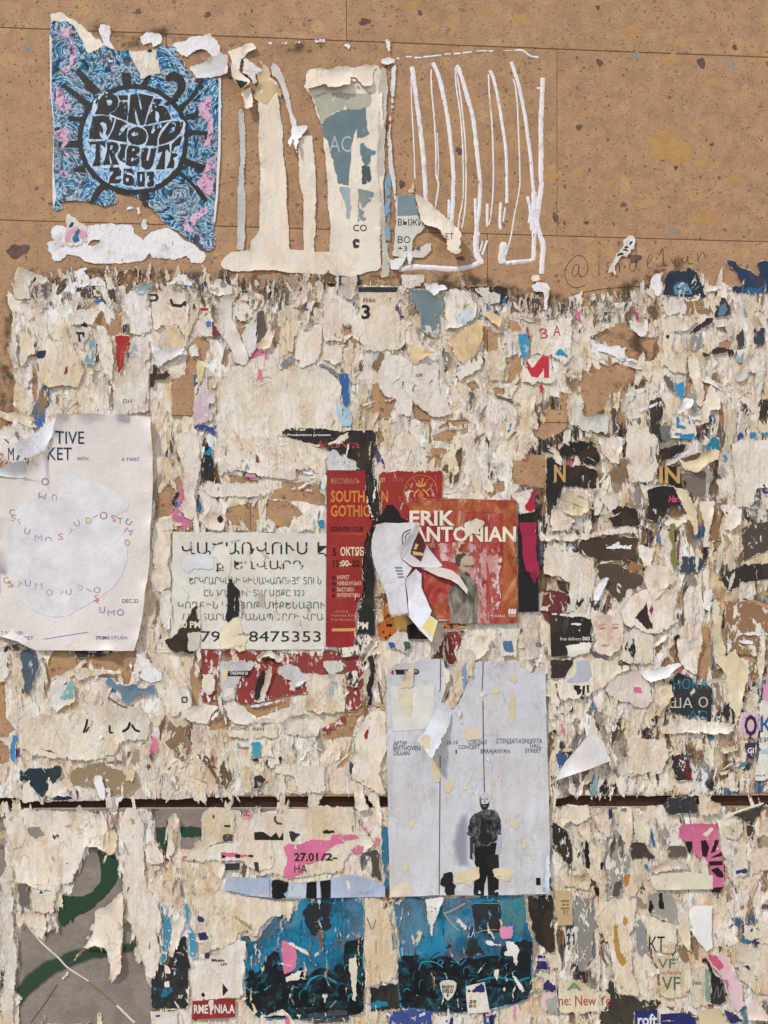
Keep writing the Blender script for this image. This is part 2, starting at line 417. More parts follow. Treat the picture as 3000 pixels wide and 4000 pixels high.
def rough_loop(pts, torn, step_t=6.0, step_c=18.0, amp=.15, rg=random):
    out = []; flag = []
    n = len(pts)
    def frac(a, b, L0):
        L = math.dist(a, b)
        if L <= step_t: return []
        k = min(amp*L, 2.6+.022*L)
        mx = (a[0]+b[0])/2; my = (a[1]+b[1])/2
        dx, dy = (b[0]-a[0])/L, (b[1]-a[1])/L
        o = rg.uniform(-1, 1)*k
        m = (mx-dy*o+dx*rg.uniform(-.1, .1)*L, my+dx*o+dy*rg.uniform(-.1, .1)*L)
        return frac(a, m, L0)+[m]+frac(m, b, L0)
    for i in range(n):
        a, b = pts[i], pts[(i+1) % n]
        out.append(a); flag.append(torn[i])
        L = math.dist(a, b)
        if torn[i]: ins = frac(a, b, L)
        else:
            k = int(L/step_c); ins = [(a[0]+(b[0]-a[0])*j/(k+1)+rg.uniform(-.5, .5), a[1]+(b[1]-a[1])*j/(k+1)+rg.uniform(-.5, .5)) for j in range(1, k+1)]
        out += ins; flag += [torn[i]]*len(ins)
    return out, flag

def fill(loops, spacing, seed=0, keep=None):
    """constrained triangulation of loops (even-odd) with jittered inner points"""
    vs_, es = [], []
    for lp in loops:
        n0 = len(vs_); vs_ += [Vector(p) for p in lp]
        es += [(n0+i, n0+(i+1) % len(lp)) for i in range(len(lp))]
    A = np.array([p for lp in loops for p in lp]); lo = A.min(0); hi = A.max(0)
    rg = np.random.default_rng(seed)
    gx, gy = np.meshgrid(np.arange(lo[0]+spacing/2, hi[0], spacing), np.arange(lo[1]+spacing/2, hi[1], spacing*.9))
    gx = gx+rg.uniform(-.35, .35, gx.shape)*spacing; gy = gy+rg.uniform(-.35, .35, gy.shape)*spacing
    gx = gx.ravel(); gy = gy.ravel()
    ins = np.zeros(gx.shape, bool)
    for lp in loops: ins ^= pip(gx, gy, lp)
    gx = gx[ins]; gy = gy[ins]
    if len(gx):
        segs = np.array([[*lp[i], *lp[(i+1) % len(lp)]] for lp in loops for i in range(len(lp))])
        ok = segdist(gx, gy, segs) > spacing*.35
        vs_ += [Vector((a, b)) for a, b in zip(gx[ok], gy[ok])]
    r = geometry.delaunay_2d_cdt(vs_, es, [], 0, 1e-4)
    co = np.array([tuple(p) for p in r[0]]); fs = np.array([tuple(f) for f in r[2]])
    cen = co[fs].mean(1)
    ins = np.zeros(len(fs), bool)
    for lp in loops: ins ^= pip(cen[:, 0], cen[:, 1], lp)
    fs = fs[ins]
    # face the camera: (v1-v0)x(v2-v0) in (u,v) must be negative there
    a, b_, c = co[fs[:, 0]], co[fs[:, 1]], co[fs[:, 2]]
    cr = (b_[:, 0]-a[:, 0])*(c[:, 1]-a[:, 1])-(b_[:, 1]-a[:, 1])*(c[:, 0]-a[:, 0])
    fs[cr > 0] = fs[cr > 0][:, ::-1]
    used = np.unique(fs); rm = -np.ones(len(co), int); rm[used] = np.arange(len(used))
    return co[used], rm[fs].tolist()

PX = .473   # mm per wall step near the centre
PAL = dict(W='E4DEDC', F='F0EDEC', C='EEE0CC', T='E0C598', G='B3A898', K='2A2625', Q='4A4038', N='2A3142', B='2F6FA8', U='2A84AC',
           D='6F8488', L='A9BEC4', R='A22A2E', M='742C30', P='E07A9A', Y='D8C440', V='B792B2', O='C7652F', E='5E6B3A', X='8C6B4C', Z='6A655F', I='3E3A8C')
class St:
    def __init__(s, txt):
        s.col = hexl(PAL['C']); s.sp = None; s.cut = s.bold = s.it = s.neat = False; s.p = 0.; s.s = None; s.w = None; s.l = None; s.tilt = None
        for t in txt.split():
            if t[0] == '@': s.sp = t[1:]
            elif t == 'cut': s.cut = True
            elif t == 'b': s.bold = True
            elif t == 'it': s.it = True
            elif t == 'n': s.neat = True
            elif t.startswith('tilt:'): s.tilt = tuple(float(q) for q in t[5:].split(','))
            elif t in PAL: s.col = hexl(PAL[t]); s.code = t
            elif t[0] == 'c' and len(t) == 7: s.col = hexl(t[1:])
            elif t[0] == 'p': s.p = float(t[1:])
            elif t[0] == 's': s.s = float(t[1:])
            elif t[0] == 'w': s.w = float(t[1:])
            elif t[0] == 'l': s.l = float(t[1:])
        if s.s is None:
            lum = sum(s.col)/3
            s.s = .35 if lum > .45 else .12

class Frame:                                    # reads the layout lists
    x0 = y0 = 0; k = 1
    def pts(s, txt):
        loops = []
        for part in txt.split('/'):
            lp, fl = [], []
            for t in part.split():
                tl = t.endswith('~'); t = t.rstrip('~')
                x, y = t.split(','); lp.append((s.x0+float(x)*s.k, s.y0+float(y)*s.k)); fl.append(tl)
            if len(lp) > 2 or len(loops) == 0: loops.append((lp, fl))
        return loops
    def pt(s, x, y): return (s.x0+x*s.k, s.y0+y*s.k)
FR = Frame()

def heightfun(z0, st, segs, seed, tilt=None):
    wv = .35 if st.w is None else st.w
    lf = .9 if st.l is None else st.l
    def f(x, y, d=None):
        x = np.asarray(x, float); y = np.asarray(y, float)
        if d is None: d = segdist(x, y, segs)
        h = z0 + wv*1.6*fbm(x/85, y/120, seed) + wv*.5*fbm(x/28, y/34, seed+5, 2)
        g = np.clip((vn(x/48, y/48, seed+9)-.42)*2.4, 0, 1)
        h = h + lf*g*np.exp(-d/15)
        if tilt:
            ax, ay, bx, by, H = tilt
            dx, dy = bx-ax, by-ay; L = dx*dx+dy*dy
            t = np.clip(((x-ax)*dx+(y-ay)*dy)/L, 0, 1.25)
            h = h + H*t**1.5
        return np.maximum(h, .15)
    return f

SEED = [100]; ZJ = [0]
def sheet(name, loops, st, z0, parent=None, hf=None, dz=0, mat=None, is_print=False):
    SEED[0] += 1; seed = SEED[0]
    rg = random.Random(seed)
    L2 = []; segs = []; tsegs = []
    for lp, fl in loops:
        tf = [(not st.cut) or q for q in fl]
        pts, f2 = rough_loop(lp, tf, rg=rg, amp=.05 if st.neat else (.10 if is_print else .15))
        L2.append(pts)
        for i in range(len(pts)):
            sg = (*pts[i], *pts[(i+1) % len(pts)]); segs.append(sg)
            if f2[i]: tsegs.append(sg)
    segs = np.array(segs); tsegs = np.array(tsegs) if tsegs else np.zeros((0, 4))
    A = np.array(loops[0][0]); area = abs(np.sum(A[:, 0]*np.roll(A[:, 1], -1)-A[:, 1]*np.roll(A[:, 0], -1)))/2
    sp = min(22, max(7, math.sqrt(area)/13))
    co, fs = fill(L2, sp, seed)
    u, v = co[:, 0], co[:, 1]
    d = segdist(u, v, segs)
    ed = np.minimum(segdist(u, v, tsegs)*PX, 50)
    if st.sp in ('grime', 'spray', 'sprayf', 'soft'): ed = d*PX
    tilt = None
    if st.tilt:
        a = FR.pt(*st.tilt[:2]); b = FR.pt(*st.tilt[2:4]); tilt = (*a, *b, st.tilt[4])
    if hf is None:
        ZJ[0] = (ZJ[0]+1) % 40
        hf = heightfun(z0+ZJ[0]*.006, st, segs, seed, tilt); h = hf(u, v, d)
    else: h = hf(u, v)+dz
    if mat is None:
        kind = 'print' if is_print else 'paper'
        if st.sp in ('grime', 'spray', 'sprayf', 'soft'): mat = st.sp
        else: mat = kind+('_'+st.sp if st.sp else '')
        if mat == 'paper' and not st.cut and sum(st.col)/3 > .38 and 'flap' not in name and not st.neat: mat = 'worn'
        if mat == 'paper' and not st.cut and sum(st.col)/3 < .2: st.p = max(st.p, .13)
    ob, o = mk(name, u, v, h, fs, mat, parent, None, {'ed': ed})
    ob.color = (*st.col, st.p); ob.pass_index = int(st.s*100)
    return ob, o, hf

def ribbon(name, pts, wd, st, dz, parent, hf, dome=0., wobble=.0, mat=None):
    SEED[0] += 1; seed = SEED[0]
    P = [np.array(p, float) for p in pts]; Q = [2*P[0]-P[1]]+P+[2*P[-1]-P[-2]]
    out = []
    for i in range(1, len(Q)-2):
        n = max(2, int(np.linalg.norm(Q[i+1]-Q[i])/6))
        for j in range(n):
            t = j/n
            out.append(.5*((2*Q[i])+(-Q[i-1]+Q[i+1])*t+(2*Q[i-1]-5*Q[i]+4*Q[i+1]-Q[i+2])*t*t+(-Q[i-1]+3*Q[i]-3*Q[i+1]+Q[i+2])*t**3))
    out.append(P[-1]); C = np.array(out); n = len(C)
    d = np.gradient(C, axis=0); d /= (np.linalg.norm(d, axis=1)[:, None]+1e-9); nr = np.stack([-d[:, 1], d[:, 0]], -1)
    s = np.arange(n)
    wd = wd*(.98 if dome else 1)
    wl = wd/2*(1+wobble*2*fbm(s/5., s*0+.5, seed, 3)+wobble*1.2*fbm(s/1.7, s*0+3.5, seed+1, 1)); wr = wd/2*(1+wobble*2*fbm(s/5., s*0+.5, seed+3, 3))
    ta = np.minimum(1, np.minimum(s+1, n-s)/max(1.5, wd/12)); ta = np.sqrt(np.clip(ta, .12, 1))
    prof = [(-1, 0), (-.62, .8), (0, 1), (.62, .8), (1, 0)] if dome else [(-1, 0), (1, 0)]
    m = len(prof); U = []; V = []; H = []
    for q, hh in prof:
        ww = (wl if q < 0 else wr)*ta
        U.append(C[:, 0]+nr[:, 0]*q*ww); V.append(C[:, 1]+nr[:, 1]*q*ww); H.append(hh*dome*ta*(.8+.5*vn(s/3., s*0., seed)))
    U = np.stack(U, 1).ravel(); V = np.stack(V, 1).ravel(); H = np.stack(H, 1).ravel()
    H = H+(hf(U, V) if hf else 0)+dz
    fs = []
    for i in range(n-1):
        for j in range(m-1):
            a = i*m+j; fs.append((a, a+1, a+m+1, a+m))
    a, b_, c = [np.array([U[fs[0][i]], V[fs[0][i]]]) for i in range(3)]
    if np.cross(b_-a, c-a) > 0: fs = [f[::-1] for f in fs]
    ob, o = mk(name, U, V, H, fs, mat or 'print', parent, None, {'ed': np.full(len(U), 9.)})
    ob.color = (*st.col, st.p); ob.pass_index = int(st.s*100)
    return ob, o

_tc = {}
def textmesh(s, bold, it):
    key = (s, bold, it)
    if key not in _tc:
        cu = bpy.data.curves.new('t', 'FONT'); cu.body = s; cu.size = 1; cu.resolution_u = 2
        if bold: cu.offset = .028
        if it: cu.shear = .3
        ob = bpy.data.objects.new('t', cu); COL.objects.link(ob)
        me = bpy.data.meshes.new_from_object(ob)
        co = np.empty(len(me.vertices)*3); me.vertices.foreach_get('co', co); co = co.reshape(-1, 3)[:, :2]
        fs = [tuple(p.vertices) for p in me.polygons]
        bpy.data.objects.remove(ob); bpy.data.curves.remove(cu); bpy.data.meshes.remove(me)
        _tc[key] = (co, fs)
    return _tc[key]
CAP = None
def text(x, y, hgt, ang, st, dz, s, opts, parent, hf):
    global CAP
    if CAP is None: CAP = textmesh('H', False, False)[0][:, 1].max()
    co, fs = textmesh(s, st.bold, st.it)
    if not len(co): return
    co = co.copy(); co[:, 0] -= co[:, 0].min()
    sy = hgt*FR.k/CAP; sx = sy
    for o in opts.split():
        if o[0] == 'w': sx = float(o[1:])*FR.k/max(1e-6, co[:, 0].max())
    a = R(ang); X = co[:, 0]*sx; Y = co[:, 1]*sy
    x0, y0 = FR.pt(x, y)
    u = x0+X*math.cos(a)-Y*math.sin(a); v = y0-(X*math.sin(a)+Y*math.cos(a))
    f0 = fs[0]; q = np.array([[u[i], v[i]] for i in f0[:3]])
    if np.cross(q[1]-q[0], q[2]-q[0]) > 0: fs = [f[::-1] for f in fs]
    ob, o = mk('lettering', u, v, hf(u, v)+dz, fs, 'print', parent, None, {'ed': np.full(len(u), 9.)}, False)
    ob.color = (*st.col, st.p)

GROUPS = {}
def tag(ob, label, name):
    ob['label'] = label; ob['category'] = name.replace('_', ' ')
    GROUPS.setdefault(name, []).append(ob)

def kindset(ob, kind, label=None, cat=None):
    ob['kind'] = kind
    if label: ob['label'] = label
    if cat: ob['category'] = cat

# ------------------------------------------------------------------ layout of holes in the pasted layer, then of every paper and mark on the wall
HOLES = r'''
T 0 1030 800
H 830,370 910,350 975,400 985,480 965,575 915,578 880,560 840,510 780,490 770,480
H 1390,940 1500,900 1510,760 1600,780 1570,950 1560,1244 1570,1320 1480,1300 1400,1250 1390,1050
H 270,820 300,900 310,1000 300,1150 260,1050 265,900
H 245,1170 320,1165 330,1300 290,1390 245,1300
H 850,900 890,960 918,1050 915,1200 895,1100 890,1000 860,930
H 395,250 500,130 550,120 540,190 500,240 420,260
T 700 1030 800
H 140,590 260,610 250,680 200,800 150,770 60,760 80,670
H 770,410 820,560 860,720 790,690 760,640 780,560
H 1325,515 1395,515 1400,590 1435,640 1430,680 1340,680 1330,600
H 470,460 540,460 540,540 500,590
T 1400 1030 800
H 120,810 170,810 180,860 150,890 120,850
H 110,980 170,970 200,1060 300,1110 290,1220 150,1230 110,1100
H 1010,500 1090,560 1170,560 1170,680 1040,720 990,600
H 1180,760 1300,740 1330,830 1300,980 1180,960
H 870,960 1040,1010 1180,1010 1180,1060 1050,1060 900,1000
H 440,1140 540,1140 590,1244 590,1330 540,1330 450,1244
H 1190,450 1290,470 1320,540 1250,560 1190,480
T 2200 1230 800
H 210,190 330,140 400,80 500,65 540,120 620,185 690,180 760,190 780,300 700,400 520,350 480,290 380,260 280,230
H 120,490 180,400 230,340 290,370 370,340 450,380 530,420 570,440 720,510 700,550 560,640 430,700 410,590 330,760 260,790 180,830 160,700 130,560
H 1260,230 1320,200 1380,230 1390,280 1270,280
H 1005,480 1060,680 1000,670 985,620
H 1115,520 1190,560 1135,660
H -30,620 60,640 70,760 20,870 -30,880
T 0 1580 800
H -60,-50 60,-60 150,40 160,110 80,190 -60,200
H 1250,740 1330,700 1460,580 1480,650 1430,790 1380,900 1240,940
H 1400,990 1500,980 1659,1000 1659,1030 1400,1030
T 600 1600 800
H 590,800 700,770 860,740 1080,740 1170,790 1220,850 1130,950 1000,960 900,880 850,890 840,990 790,990 720,940 600,940 580,860
H 1040,580 1350,600 1350,680 1390,700 1390,780 1150,740 950,730 970,660 1040,640
H 600,530 700,545 850,570 850,600 620,590
H 160,920 330,930 400,960 440,990 170,985
T 1200 1580 800
H 480,40 560,-20 640,-20 700,40 690,110 620,140 590,120 520,120
H 860,20 960,60 1000,110 980,140 900,100
H 1060,190 1130,130 1300,120 1330,150 1140,180
H 950,280 1120,210 1300,190 1300,230 1200,300 1140,320 1000,290
H 910,350 1130,370 1130,400 1000,400
H 960,420 1080,440 1080,500 1000,520
H 1420,680 1600,620 1600,700 1480,760
H 570,220 640,200 620,300 580,330
T 0 2550 1000
H 270,100 330,0 480,-30 480,30 560,20 900,-20 830,210 780,190 720,160 620,150 790,130 640,105 480,100 430,150 340,160 330,200 350,250 300,280 280,180
H -40,200 30,190 40,420 100,500 60,530 60,700 0,740 -40,740
H 700,660 745,660 745,720 690,720
H 1350,470 1440,360 1500,450 1480,500 1390,480
T 700 2500 900
H 150,70 1110,75 1330,120 1320,460 1360,520 1280,580 1250,700 1040,720 1030,640 1200,540 1200,250 960,280 920,390 800,410 800,480 560,560 400,440 420,290 480,240 540,160 300,140 280,440 340,560 220,600 300,470 160,460 110,470 80,300 110,100
H 1400,500 1480,440 1480,490 1420,510
H 220,610 330,600 330,630 220,650
T 2000 1600 1000
H 0,480 220,510 220,290 120,280 100,340 0,330
H 150,170 230,0 370,0 350,120 210,200
H 1280,660 1360,640 1345,850 1280,880
T 2000 2300 1000
H 1210,420 1240,250 1280,250 1290,420 1300,560 1250,600 1190,560
H 1370,80 1560,70 1720,140 1720,520 1580,480 1500,490 1400,430 1380,300
H 1540,640 1520,540 1580,520 1600,560
T 0 3100 900
H 640,385 690,390 740,410 800,440 840,420 880,560 890,700 830,760 690,840 680,920 600,1110 525,1210 640,1100 760,1110 800,1280 770,1360 880,1300 890,930 960,960 1000,1100 1050,1330 1090,1400 1080,1660 110,1660 110,1300 150,1000 190,950 320,1070 345,1010 430,960 410,900 440,735 520,660 580,540
H 1120,120 1460,100 1460,400 1300,400 1290,180 1260,130 1200,180 1210,480 1120,340
H -40,390 40,400 50,560 -40,640
H 300,140 450,120 440,160 330,170
H -40,110 20,120 40,260 -40,320
'''
